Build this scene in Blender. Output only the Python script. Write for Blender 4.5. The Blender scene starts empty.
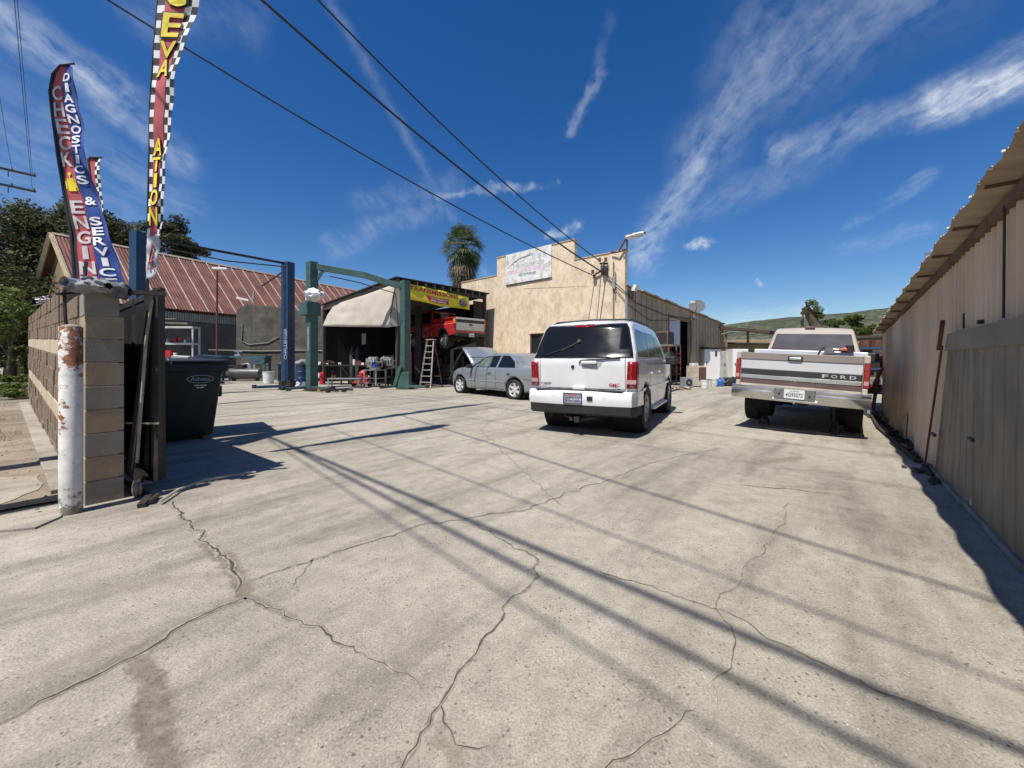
import bpy, bmesh, math, random
from mathutils import Vector, Matrix, noise
from mathutils.geometry import tessellate_polygon
random.seed(11)
R = math.radians
S = bpy.context.scene
COL = S.collection
F, CX, HY, CAMZ = 390.0, 512.0, 360.0, 1.22

def G(px, py, z=0.0):
    Y = (CAMZ - z) * F / (py - HY)
    return Vector(((px - CX) / F * Y, Y, z))
def P(px, py, Y):
    return Vector(((px - CX) / F * Y, Y, CAMZ + (HY - py) / F * Y))

# ------------------------------------------------------------------ materials
def new_mat(name):
    m = bpy.data.materials.new(name); m.use_nodes = True
    nt = m.node_tree; nt.nodes.clear()
    out = nt.nodes.new('ShaderNodeOutputMaterial'); b = nt.nodes.new('ShaderNodeBsdfPrincipled')
    nt.links.new(b.outputs[0], out.inputs[0])
    return m, nt, b
def N(nt, t, **k):
    n = nt.nodes.new(t)
    for a, v in k.items():
        if a.startswith('i_'):
            key = a[2:]; key = int(key) if key.isdigit() else key.replace('_', ' ')
            n.inputs[key].default_value = v
        else: setattr(n, a, v)
    return n
def L(nt, a, b): nt.links.new(a, b)
def ramp(nt, fac, stops):
    n = N(nt, 'ShaderNodeValToRGB'); e = n.color_ramp.elements
    while len(e) < len(stops): e.new(0.5)
    for i, (p, c) in enumerate(stops):
        e[i].position = p; e[i].color = c if len(c) == 4 else (*c, 1)
    L(nt, fac, n.inputs[0]); return n.outputs[0]
def mixc(nt, fac, a, b, mode='MIX'):
    n = N(nt, 'ShaderNodeMix', data_type='RGBA', blend_type=mode)
    for s, v in ((n.inputs[0], fac), (n.inputs[6], a), (n.inputs[7], b)):
        if isinstance(v, (int, float)): s.default_value = v
        elif isinstance(v, (tuple, list)): s.default_value = (*v, 1) if len(v) == 3 else v
        else: L(nt, v, s)
    return n.outputs[2]
def noise_t(nt, co, scale, detail=4, rough=.55, dist=0):
    n = N(nt, 'ShaderNodeTexNoise'); n.inputs['Scale'].default_value = scale
    n.inputs['Detail'].default_value = detail; n.inputs['Roughness'].default_value = rough
    n.inputs['Distortion'].default_value = dist
    if co is not None: L(nt, co, n.inputs['Vector'])
    return n.outputs[0]
def mapping(nt, co, scale=(1, 1, 1), rot=(0, 0, 0)):
    n = N(nt, 'ShaderNodeMapping'); n.inputs['Scale'].default_value = scale; n.inputs['Rotation'].default_value = rot
    L(nt, co, n.inputs['Vector']); return n.outputs[0]
def bump(nt, b, h, strength=.3, dist=.01):
    n = N(nt, 'ShaderNodeBump'); n.inputs['Strength'].default_value = strength; n.inputs['Distance'].default_value = dist
    L(nt, h, n.inputs['Height']); L(nt, n.outputs[0], b.inputs['Normal'])
MATS = {}
def M(name, col=(.5, .5, .5), rough=.6, metal=0, var=.25, vs=3, grime=.0, gcol=(.05, .04, .03), gs=1.5, bmp=0, bs=40, stretch=(1, 1, 1), coat=0, spec=.5, g0=.5, g1=.75, trans=0):
    """procedural principled material: base colour broken up by noise, optional grime patches and bump"""
    if name in MATS: return MATS[name]
    m, nt, b = new_mat(name)
    co = N(nt, 'ShaderNodeTexCoord').outputs['Object']
    if stretch != (1, 1, 1): co = mapping(nt, co, stretch)
    n1 = noise_t(nt, co, vs, 5)
    lo = tuple(c * (1 - var) for c in col); hi = tuple(min(1, c * (1 + var)) for c in col)
    c = ramp(nt, n1, [(.3, lo), (.7, hi)])
    if grime:
        g = ramp(nt, noise_t(nt, co, gs, 7, .65), [(g0, (0, 0, 0)), (g1, (grime,) * 3)])
        c = mixc(nt, g, c, gcol)
    L(nt, c, b.inputs['Base Color'])
    b.inputs['Metallic'].default_value = metal
    rr = N(nt, 'ShaderNodeMapRange'); rr.inputs[3].default_value = max(.03, rough - .1); rr.inputs[4].default_value = min(1, rough + .12)
    L(nt, n1, rr.inputs[0]); L(nt, rr.outputs[0], b.inputs['Roughness'])
    b.inputs['Specular IOR Level'].default_value = spec
    b.inputs['Coat Weight'].default_value = coat
    b.inputs['Coat Roughness'].default_value = .05
    if bmp: bump(nt, b, noise_t(nt, co, bs, 4, .6), bmp, .01)
    MATS[name] = m
    return m

# ------------------------------------------------------------------ mesh builder
def rotm(rx=0, ry=0, rz=0):
    return Matrix.Rotation(R(rz), 4, 'Z') @ Matrix.Rotation(R(ry), 4, 'Y') @ Matrix.Rotation(R(rx), 4, 'X')
TXT = {}
def text_geo(s):
    if s in TXT: return TXT[s]
    cu = bpy.data.curves.new('t', 'FONT'); cu.body = s; cu.align_x = 'CENTER'; cu.align_y = 'CENTER'; cu.offset = .022
    cu.resolution_u = 3
    o = bpy.data.objects.new('t', cu); COL.objects.link(o)
    dg = bpy.context.evaluated_depsgraph_get(); dg.update()
    me = o.evaluated_get(dg).to_mesh()
    v = [Vector(x.co) for x in me.vertices]; f = [tuple(p.vertices) for p in me.polygons]
    o.evaluated_get(dg).to_mesh_clear()
    bpy.data.objects.remove(o); bpy.data.curves.remove(cu)
    xs = [a.x for a in v]; ys = [a.y for a in v]
    cx, cy = (min(xs) + max(xs)) / 2, (min(ys) + max(ys)) / 2
    v = [Vector((a.x - cx, a.y - cy, 0)) for a in v]
    TXT[s] = (v, f, max(xs) - min(xs), max(ys) - min(ys))
    return TXT[s]

class MB:
    def __init__(s, mats=None):
        s.v = []; s.f = []; s.mi = []; s.sm = []; s.mats = list(mats) if mats else []; s.T = Matrix()
        s.m = 0; s.smooth = False
    def mat(s, m):
        if m not in s.mats: s.mats.append(m)
        s.m = s.mats.index(m); return s
    def add(s, vs, fs, smooth=None):
        b = len(s.v); T = s.T
        s.v += [T @ Vector(x) for x in vs]
        for f in fs:
            s.f.append(tuple(i + b for i in f)); s.mi.append(s.m); s.sm.append(s.smooth if smooth is None else smooth)
        return s
    def box(s, x0, x1, y0, y1, z0, z1):
        return s.add([(x0, y0, z0), (x1, y0, z0), (x1, y1, z0), (x0, y1, z0), (x0, y0, z1), (x1, y0, z1), (x1, y1, z1), (x0, y1, z1)],
                     [(0, 3, 2, 1), (4, 5, 6, 7), (0, 1, 5, 4), (1, 2, 6, 5), (2, 3, 7, 6), (3, 0, 4, 7)])
    def cbox(s, c, d, rot=None):
        T = s.T; s.T = T @ Matrix.Translation(c) @ (rot or Matrix())
        s.box(-d[0] / 2, d[0] / 2, -d[1] / 2, d[1] / 2, -d[2] / 2, d[2] / 2); s.T = T; return s
    def hexa(s, p8):   # bottom 4 ccw then top 4
        return s.add(p8, [(0, 3, 2, 1), (4, 5, 6, 7), (0, 1, 5, 4), (1, 2, 6, 5), (2, 3, 7, 6), (3, 0, 4, 7)])
    def bar(s, a, b, w, h, up=(0, 0, 1)):
        a = Vector(a); b = Vector(b); d = (b - a).normalized(); u = Vector(up)
        if abs(d.dot(u)) > .98: u = Vector((1, 0, 0))
        x = d.cross(u).normalized(); z = x.cross(d).normalized()
        q = lambda p, i, j: p + x * (w / 2 * i) + z * (h / 2 * j)
        return s.hexa([q(a, -1, -1), q(a, 1, -1), q(b, 1, -1), q(b, -1, -1), q(a, -1, 1), q(a, 1, 1), q(b, 1, 1), q(b, -1, 1)])
    def tube(s, pts, r, seg=8, caps=True):
        pts = [Vector(p) for p in pts]; n = len(pts); rr = r if isinstance(r, (list, tuple)) else [r] * n
        vs = []; up = Vector((.137, .27, .95)).normalized()
        d0 = (pts[1] - pts[0]).normalized(); x = d0.cross(up).normalized()
        for i, p in enumerate(pts):
            d = (pts[min(i + 1, n - 1)] - pts[max(i - 1, 0)]).normalized()
            x = (x - d * x.dot(d)).normalized(); y = d.cross(x)
            for k in range(seg):
                a = 2 * math.pi * k / seg; vs.append(p + (x * math.cos(a) + y * math.sin(a)) * rr[i])
        fs = [(i * seg + k, i * seg + (k + 1) % seg, (i + 1) * seg + (k + 1) % seg, (i + 1) * seg + k) for i in range(n - 1) for k in range(seg)]
        s.add(vs, fs, True)
        if caps: s.add(vs[:seg], [tuple(range(seg))[::-1]], False); s.add(vs[-seg:], [tuple(range(seg))], False)
        return s
    def lathe(s, prof, seg=24, smooth=True):   # prof list of (r,z) round local Z
        vs = []
        for r, z in prof:
            for k in range(seg):
                a = 2 * math.pi * k / seg; vs.append((r * math.cos(a), r * math.sin(a), z))
        fs = [(i * seg + k, i * seg + (k + 1) % seg, (i + 1) * seg + (k + 1) % seg, (i + 1) * seg + k) for i in range(len(prof) - 1) for k in range(seg)]
        return s.add(vs, fs, smooth)
    def cyl(s, c, r, h, seg=16, r2=None, T=None):
        o = s.T; s.T = o @ Matrix.Translation(c) @ (T or Matrix()); r2 = r if r2 is None else r2
        s.lathe([(0.0001, 0), (r, 0)], seg, False); s.lathe([(r, 0), (r2, h)], seg, True); s.lathe([(r2, h), (0.0001, h)], seg, False)
        s.T = o; return s
    def prism(s, pts, off):    # planar polygon extruded by vector
        pts = [Vector(p) for p in pts]; off = Vector(off); n = len(pts)
        tri = tessellate_polygon([pts]); vs = pts + [p + off for p in pts]
        fs = [tuple(t) for t in tri] + [tuple(i + n for i in t)[::-1] for t in tri] + [(i, (i + 1) % n, n + (i + 1) % n, n + i) for i in range(n)]
        return s.add(vs, fs)
    def poly(s, pts):
        pts = [Vector(p) for p in pts]
        return s.add(pts, [tuple(t) for t in tessellate_polygon([pts])]) if len(pts) > 4 else s.add(pts, [tuple(range(len(pts)))])
    def text(s, string, c, w=None, h=None, T=None, thick=.004):
        """text in local XY of T, facing +Z of T, fitted to w x h"""
        v, f, tw, th = text_geo(string)
        sx = (w / tw) if w else None; sy = (h / th) if h else None
        sx = sx or sy; sy = sy or sx
        o = s.T; s.T = o @ Matrix.Translation(c) @ (T or Matrix())
        s.add([(a.x * sx, a.y * sy, 0) for a in v], f)
        s.T = o; return s
    def blob(s, c, r, seed=0, amp=.25, sub=2, sc=1.5):
        bm = bmesh.new(); bmesh.ops.create_icosphere(bm, subdivisions=sub, radius=1)
        r = r if isinstance(r, (tuple, list)) else (r, r, r)
        for v in bm.verts:
            n = noise.noise(v.co * sc + Vector((seed * 7.1, seed * 3.3, 0)))
            v.co = v.co * (1 + amp * n)
        bm.verts.index_update()
        s.add([Vector((v.co.x * r[0] + c[0], v.co.y * r[1] + c[1], v.co.z * r[2] + c[2])) for v in bm.verts], [tuple(v.index for v in f.verts) for f in bm.faces], True)
        bm.free(); return s
    def build(s, name, parent=None, mat=None, world=False, bevel=0, sharp=35, weld=False):
        me = bpy.data.meshes.new(name)
        vs = s.v
        if world and parent is not None:
            inv = WM(parent).inverted(); vs = [inv @ x for x in vs]
        me.from_pydata([tuple(x) for x in vs], [], s.f)
        mats = s.mats or [mat]
        if mat is not None and not s.mats: mats = [mat]
        for m in mats: me.materials.append(m)
        me.polygons.foreach_set('material_index', s.mi if s.mats else [0] * len(s.f))
        me.polygons.foreach_set('use_smooth', s.sm)
        if weld or any(s.sm):
            bm = bmesh.new(); bm.from_mesh(me); bmesh.ops.remove_doubles(bm, verts=bm.verts, dist=.0004); bm.to_mesh(me); bm.free()
        if any(s.sm): me.set_sharp_from_angle(angle=R(sharp))
        me.update()
        o = bpy.data.objects.new(name, me); COL.objects.link(o)
        if parent is not None: o.parent = parent
        if bevel:
            b = o.modifiers.new('bevel', 'BEVEL'); b.width = bevel; b.segments = 2; b.limit_method = 'ANGLE'; b.angle_limit = R(40)
        return o
def WM(o):
    m = Matrix.Translation(o.location) @ o.rotation_euler.to_matrix().to_4x4() @ Matrix.Diagonal((*o.scale, 1))
    return (WM(o.parent) @ m) if o.parent else m
def tag(o, label=None, cat=None, group=None, kind=None):
    if label: o['label'] = label
    if cat: o['category'] = cat
    if group: o['group'] = group
    if kind: o['kind'] = kind
    return o
def thing(name, label, cat, loc=(0, 0, 0), rz=0, group=None):
    o = bpy.data.objects.new(name, None); COL.objects.link(o); o.empty_display_size = .2
    o.location = loc; o.rotation_euler = (0, 0, R(rz)); return tag(o, label, cat, group)
def dup(root, loc=None, rz=None, label=None):
    def cp(o, par):
        c = o.copy(); COL.objects.link(c); c.parent = par
        for ch in [x for x in bpy.data.objects if x.parent == o]: cp(ch, c)
        return c
    r = root.copy(); COL.objects.link(r)
    for ch in [x for x in bpy.data.objects if x.parent == root]: cp(ch, r)
    if loc is not None: r.location = loc
    if rz is not None: r.rotation_euler = (0, 0, R(rz))
    if label: r['label'] = label
    return r
TX = rotm(90, 0, 0)          # text facing -Y, upright
EXPO = 0.28
# ------------------------------------------------------------------ world, sun, camera
SUN_EL, SH = 60.0, Vector((.585, .811, 0)).normalized()      # shadows fall along SH
YR = -41.8                                               # the yard's own grid: local +y runs down the yard
E = Vector((math.cos(R(YR)), math.sin(R(YR)), 0)); D = Vector((-E.y, E.x, 0))
def px_dir(x, y): return Vector(((x - CX) / F, 1, (HY - y) / F)).normalized()

w = bpy.data.worlds.new('World'); S.world = w; w.use_nodes = True
nt = w.node_tree; nt.nodes.clear()
wo = N(nt, 'ShaderNodeOutputWorld'); bg = N(nt, 'ShaderNodeBackground'); L(nt, bg.outputs[0], wo.inputs[0])
sky = N(nt, 'ShaderNodeTexSky', sky_type='NISHITA'); sky.sun_disc = False
sky.sun_elevation = R(SUN_EL); sky.sun_rotation = math.atan2(-SH.x, -SH.y)
sky.altitude = 100; sky.air_density = 1.0; sky.dust_density = .35; sky.ozone_density = 3.0
bg.inputs[1].default_value = .080
geo = N(nt, 'ShaderNodeTexCoord').outputs['Generated']
nz = N(nt, 'ShaderNodeVectorMath', operation='NORMALIZE'); L(nt, geo, nz.inputs[0]); dirv = nz.outputs[0]
def wn(scale, detail, rough, co, dist=0):
    n = N(nt, 'ShaderNodeTexNoise'); n.inputs['Scale'].default_value = scale; n.inputs['Detail'].default_value = detail
    n.inputs['Roughness'].default_value = rough; n.inputs['Distortion'].default_value = dist; L(nt, co, n.inputs['Vector']); return n
def vm(op, a, b):
    n = N(nt, 'ShaderNodeVectorMath', operation=op)
    for i, x in enumerate((a, b)):
        if isinstance(x, (Vector, tuple)): n.inputs[i].default_value = tuple(x)
        elif isinstance(x, (int, float)): n.inputs['Scale'].default_value = x
        else: L(nt, x, n.inputs[i])
    return n
def mth(op, a, b=None, c=None, clamp=False):
    n = N(nt, 'ShaderNodeMath', operation=op, use_clamp=clamp)
    for i, x in enumerate((a, b, c)):
        if x is None: continue
        if isinstance(x, (int, float)): n.inputs[i].default_value = x
        else: L(nt, x, n.inputs[i])
    return n.outputs[0]
# domain warp makes the streak edges ragged
wa = wn(5, 5, .6, dirv).outputs['Color']; wa = vm('SUBTRACT', wa, (.5, .5, .5)).outputs[0]
wb = wn(28, 4, .6, dirv).outputs['Color']; wb = vm('SUBTRACT', wb, (.5, .5, .5)).outputs[0]
s1 = vm('SCALE', wa, .11); s2 = vm('SCALE', wb, .018)
wd = vm('ADD', vm('ADD', dirv, s1.outputs[0]).outputs[0], s2.outputs[0]).outputs[0]
total = None
# cirrus streaks: (start, end, half width at both, density) ; ends given as sky directions
STREAKS = [((905, -30), (770, 60), .17, .33), ((770, 60), (700, 160), .11, .36), ((700, 160), (640, 262), .07, .5),
           ((1080, 60), (930, 112), .055, 1.0), ((1070, 20), (960, 95), .05, .35), ((930, 112), (780, 150), .05, .38), ((840, 140), (690, 215), .06, .22),
           ((608, 20), (594, 78), .022, .14), ((594, 78), (578, 136), .024, .36),
           ((0, 20), (110, 90), .07, .55), ((110, 90), (190, 160), .05, .45), ((-60, 60), (60, 160), .12, .2), ((60, 130), (170, 200), .08, .25), ((0, 170), (130, 230), .10, .22),
           ((330, 250), (430, 205), .05, .24), ((430, 190), (565, 186), .016, .5), ((360, 205), (450, 182), .05, .2), ((684, 243), (716, 241), .016, .8), ((716, 241), (752, 244), .012, .6), ((545, 229), (580, 226), .016, .7),
           ((858, 222), (930, 185), .022, .35), ((850, 250), (930, 238), .03, .2),
           ((600, 330), (800, 315), .05, .4), ((752, 281), (756, 285), .008, .5), ((250, 20), (150, 10), .06, .18)]
for a, b_, wd_, den in STREAKS:
    A = px_dir(*a); B = px_dir(*b_); AB = B - A
    q = vm('SUBTRACT', wd, tuple(A)).outputs[0]
    dt = vm('DOT_PRODUCT', q, tuple(AB)).outputs['Value']
    t = mth('DIVIDE', dt, AB.length_squared, clamp=True)
    sc = N(nt, 'ShaderNodeVectorMath', operation='SCALE'); sc.inputs[0].default_value = tuple(AB); L(nt, t, sc.inputs['Scale'])
    dl = vm('LENGTH', vm('SUBTRACT', q, sc.outputs[0]).outputs[0], None).outputs['Value'] if False else None
    ln = N(nt, 'ShaderNodeVectorMath', operation='LENGTH'); sb = vm('SUBTRACT', q, sc.outputs[0]); L(nt, sb.outputs[0], ln.inputs[0])
    mr = N(nt, 'ShaderNodeMapRange', interpolation_type='SMOOTHERSTEP'); mr.inputs[1].default_value = wd_; mr.inputs[2].default_value = 0
    mr.inputs[3].default_value = 0; mr.inputs[4].default_value = den; L(nt, ln.outputs['Value'], mr.inputs[0])
    total = mr.outputs[0] if total is None else mth('MAXIMUM', total, mr.outputs[0])
# contrail, thin and straight
A = px_dir(330, 0); B = px_dir(455, 222); nrm = A.cross(B).normalized()
cd = mth('ABSOLUTE', vm('DOT_PRODUCT', vm('ADD', dirv, vm('SCALE', wb, .02).outputs[0]).outputs[0], tuple(nrm)).outputs['Value'])
mr = N(nt, 'ShaderNodeMapRange'); mr.inputs[1].default_value = .018; mr.inputs[2].default_value = 0; mr.inputs[3].default_value = 0; mr.inputs[4].default_value = .22
L(nt, cd, mr.inputs[0])
inb = N(nt, 'ShaderNodeMapRange'); inb.inputs[1].default_value = .05; inb.inputs[2].default_value = .15
L(nt, vm('DOT_PRODUCT', dirv, tuple((A - B).normalized())).outputs['Value'], inb.inputs[0])
ct = mth('MULTIPLY', mr.outputs[0], 1)
fwd = N(nt, 'ShaderNodeMapRange'); fwd.inputs[1].default_value = .75; fwd.inputs[2].default_value = .9
L(nt, vm('DOT_PRODUCT', dirv, tuple((A + B).normalized())).outputs['Value'], fwd.inputs[0])
total = mth('MAXIMUM', total, mth('MULTIPLY', ct, fwd.outputs[0]))
sxyz = N(nt, 'ShaderNodeSeparateXYZ'); L(nt, wd, sxyz.inputs[0]); zz_ = mth('MAXIMUM', mth('ADD', sxyz.outputs[2], .12), .02)
cxy = N(nt, 'ShaderNodeCombineXYZ'); L(nt, mth('MULTIPLY', mth('DIVIDE', sxyz.outputs[0], zz_), 6.0), cxy.inputs[0]); L(nt, mth('MULTIPLY', mth('DIVIDE', sxyz.outputs[1], zz_), 1.1), cxy.inputs[1])
fib = mth('ADD', mth('MULTIPLY', wn(2.6, 9, .62, cxy.outputs[0], .3).outputs[0], .6), mth('MULTIPLY', wn(34, 7, .6, dirv, .2).outputs[0], .4))
fr = N(nt, 'ShaderNodeMapRange'); fr.inputs[1].default_value = .36; fr.inputs[2].default_value = .66; fr.inputs[3].default_value = .06; fr.inputs[4].default_value = 1.15
L(nt, fib, fr.inputs[0])
cloud = mth('MULTIPLY', mth('POWER', total, 1.25), fr.outputs[0], clamp=True)
hs = N(nt, 'ShaderNodeHueSaturation'); hs.inputs['Saturation'].default_value = 1.36; hs.inputs['Value'].default_value = 1.14; hs.inputs['Hue'].default_value = .509; L(nt, sky.outputs[0], hs.inputs['Color'])
fin = mixc(nt, cloud, hs.outputs[0], (8.2, 8.8, 9.6))
L(nt, fin, bg.inputs[0])

sl = bpy.data.lights.new('sun', 'SUN'); sl.energy = 5.0; sl.angle = R(.53); sl.color = (1, .955, .88)
so = bpy.data.objects.new('sun', sl); COL.objects.link(so)
tosun = Vector((-SH.x * math.cos(R(SUN_EL)), -SH.y * math.cos(R(SUN_EL)), math.sin(R(SUN_EL))))
so.rotation_euler = tosun.to_track_quat('Z', 'Y').to_euler(); so.location = tosun * 40

cd_ = bpy.data.cameras.new('camera'); cam = bpy.data.objects.new('camera', cd_); COL.objects.link(cam); S.camera = cam
cam.location = (0, 0, CAMZ); cam.rotation_euler = (R(90), 0, 0)
cd_.sensor_width = 36; cd_.lens = F / 1024 * 36; cd_.shift_y = -24 / 1024; cd_.clip_start = .05; cd_.clip_end = 6000
S.view_settings.view_transform = 'Standard'; S.view_settings.look = 'None'; S.view_settings.gamma = 1; S.view_settings.exposure = EXPO
try:
    S.cycles.use_denoising = True; S.cycles.max_bounces = 6; S.cycles.transparent_max_bounces = 8
except Exception: pass

# ------------------------------------------------------------------ ground
def ground_mat(name, base, dark, light, speck=1.0):
    m, nt, b = new_mat(name)
    co = N(nt, 'ShaderNodeTexCoord').outputs['Object']
    big = ramp(nt, noise_t(nt, co, .35, 5, .6, .5), [(.32, tuple(c * .80 for c in base)), (.5, base), (.7, light)])
    st = mapping(nt, mapping(nt, co, (1, 1, 1), (0, 0, R(-50))), (.25, 1.5, 1))           # tyre-worn streaks along the drive
    big = mixc(nt, ramp(nt, noise_t(nt, st, 1.4, 6, .65), [(.47, (0, 0, 0)), (.66, (.72,) * 3)]), big, dark)
    mid = ramp(nt, noise_t(nt, co, 7, 8, .8), [(.3, (.70,) * 3), (.5, (.98,) * 3), (.7, (1.2,) * 3)])
    c = mixc(nt, 1, big, mid, 'MULTIPLY')
    fine = ramp(nt, noise_t(nt, co, 110, 4, .8), [(.34, (.42,) * 3), (.46, (.94,) * 3), (.66, (1.32,) * 3)])
    c = mixc(nt, .9 * speck, c, fine, 'MULTIPLY')
    v = N(nt, 'ShaderNodeTexVoronoi'); v.inputs['Scale'].default_value = 30; v.inputs['Randomness'].default_value = 1; L(nt, co, v.inputs['Vector'])
    peb = ramp(nt, v.outputs['Distance'], [(.13, (1, 1, 1)), (.21, (0, 0, 0))])
    pm = ramp(nt, noise_t(nt, co, 3, 3), [(.40, (.2,) * 3), (.60, (.95 * speck,) * 3)])
    pk = mixc(nt, 1, peb, pm, 'MULTIPLY')
    c = mixc(nt, pk, c, (.12, .105, .088))
    v2 = N(nt, 'ShaderNodeTexVoronoi'); v2.inputs['Scale'].default_value = 62; L(nt, co, v2.inputs['Vector'])
    lp = mixc(nt, 1, ramp(nt, v2.outputs['Distance'], [(.16, (1, 1, 1)), (.28, (0, 0, 0))]), ramp(nt, noise_t(nt, co, 5, 4, .7), [(.42, (0, 0, 0)), (.6, (.75 * speck,) * 3)]), 'MULTIPLY')
    c = mixc(nt, lp, c, mixc(nt, v2.outputs['Color'], (.30, .26, .2), (.66, .62, .55)))
    wear = ramp(nt, noise_t(nt, co, 1.7, 8, .78, .6), [(.52, (0, 0, 0)), (.60, (.42,) * 3)])      # worn patches with a ragged edge
    c = mixc(nt, wear, c, mixc(nt, fine, tuple(x * .55 for x in base), tuple(x * .9 for x in base)))
    stain = ramp(nt, noise_t(nt, co, .9, 7, .7, .3), [(.60, (0, 0, 0)), (.72, (.55,) * 3)])
    c = mixc(nt, stain, c, dark)
    if name == 'yard_concrete':      # earth washed into the broken joint of the slab, and oil spots where vehicles stand
        wv = N(nt, 'ShaderNodeVectorMath', operation='SCALE'); nn = N(nt, 'ShaderNodeTexNoise'); nn.inputs['Scale'].default_value = 9; nn.inputs['Detail'].default_value = 8; nn.inputs['Roughness'].default_value = .75; L(nt, co, nn.inputs['Vector'])
        sb_ = N(nt, 'ShaderNodeVectorMath', operation='SUBTRACT'); L(nt, nn.outputs['Color'], sb_.inputs[0]); sb_.inputs[1].default_value = (.5, .5, .5); L(nt, sb_.outputs[0], wv.inputs[0]); wv.inputs['Scale'].default_value = .17
        ad = N(nt, 'ShaderNodeVectorMath', operation='ADD'); L(nt, co, ad.inputs[0]); L(nt, wv.outputs[0], ad.inputs[1])
        fl_ = N(nt, 'ShaderNodeVectorMath', operation='MULTIPLY'); L(nt, ad.outputs[0], fl_.inputs[0]); fl_.inputs[1].default_value = (1, 1, 0)
        tot = None
        for p0, p1, wd2, den in [((140, 662), (155, 700), .05, .9), ((155, 700), (166, 800), .068, .9), ((225, 556), (246, 592), .065, .85), ((205, 545), (240, 572), .05, .8), ((246, 596), (190, 620), .05, .6), ((190, 620), (60, 690), .055, .55), ((60, 690), (-80, 760), .06, .5),
                                 ((20, 600), (220, 575), .10, .28), ((-20, 700), (120, 640), .12, .25), ((246, 596), (290, 618), .03, .6), ((440, 735), (460, 760), .05, .5),
                                 ((765, 462), (800, 458), .10, .6), ((815, 470), (845, 474), .12, .55), ((780, 486), (850, 490), .05, .45), ((560, 446), (600, 448), .2, .3), ((470, 455), (520, 452), .16, .35), ((360, 478), (440, 470), .12, .25), ((640, 455), (700, 470), .1, .2)]:
            A_, B_ = G(*p0), G(*p1); AB = B_ - A_
            q = N(nt, 'ShaderNodeVectorMath', operation='SUBTRACT'); L(nt, fl_.outputs[0], q.inputs[0]); q.inputs[1].default_value = tuple(A_)
            dt = N(nt, 'ShaderNodeVectorMath', operation='DOT_PRODUCT'); L(nt, q.outputs[0], dt.inputs[0]); dt.inputs[1].default_value = tuple(AB)
            t_ = N(nt, 'ShaderNodeMath', operation='DIVIDE', use_clamp=True); L(nt, dt.outputs['Value'], t_.inputs[0]); t_.inputs[1].default_value = AB.length_squared
            sc_ = N(nt, 'ShaderNodeVectorMath', operation='SCALE'); sc_.inputs[0].default_value = tuple(AB); L(nt, t_.outputs[0], sc_.inputs['Scale'])
            ds_ = N(nt, 'ShaderNodeVectorMath', operation='DISTANCE'); L(nt, q.outputs[0], ds_.inputs[0]); L(nt, sc_.outputs[0], ds_.inputs[1])
            mr = N(nt, 'ShaderNodeMapRange', interpolation_type='SMOOTHSTEP'); mr.inputs[1].default_value = wd2; mr.inputs[2].default_value = wd2 * (.45 if den > .55 else .05); mr.inputs[3].default_value = 0; mr.inputs[4].default_value = den; L(nt, ds_.outputs['Value'], mr.inputs[0])
            if tot is None: tot = mr.outputs[0]
            else: mx = N(nt, 'ShaderNodeMath', operation='MAXIMUM'); L(nt, tot, mx.inputs[0]); L(nt, mr.outputs[0], mx.inputs[1]); tot = mx.outputs[0]
        c = mixc(nt, tot, c, mixc(nt, ramp(nt, noise_t(nt, co, 22, 8, .8), [(.35, (0, 0, 0)), (.65, (1, 1, 1))]), (.10, .085, .062), (.27, .23, .175)))
    L(nt, c, b.inputs['Base Color']); b.inputs['Roughness'].default_value = .88; b.inputs['Specular IOR Level'].default_value = .3
    h = N(nt, 'ShaderNodeMath', operation='ADD'); L(nt, noise_t(nt, co, 60, 5, .75), h.inputs[0]); L(nt, noise_t(nt, co, 7, 5, .6), h.inputs[1])
    bump(nt, b, h.outputs[0], .55, .012)
    return m
CONC = ground_mat('yard_concrete', (.365, .329, .264), (.160, .143, .112), (.450, .409, .334))
EARTH = ground_mat('dry_dirt', (.25, .20, .145), (.13, .10, .07), (.36, .30, .22))
SLABM = ground_mat('sidewalk_concrete', (.36, .32, .26), (.2, .175, .14), (.42, .38, .32), .6)

g = MB(); nx = 90
xs = [-70 + 140 * i / nx for i in range(nx + 1)]; ys = [-12 + 100 * i / 70 for i in range(71)]
vs = [(x, y, 0) for y in ys for x in xs]
g.add(vs, [(j * (nx + 1) + i, j * (nx + 1) + i + 1, (j + 1) * (nx + 1) + i + 1, (j + 1) * (nx + 1) + i) for j in range(70) for i in range(nx)], True)
tag(g.build('ground', None, CONC), kind='structure')
g = MB(); g.add([(-3500, -60, -.35), (3500, -60, -.35), (3500, 5000, -.35), (-3500, 5000, -.35)], [(0, 1, 2, 3)])
tag(g.build('terrain', None, M('far_ground', (.16, .15, .09), .95, vs=.01)), kind='structure')

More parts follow.
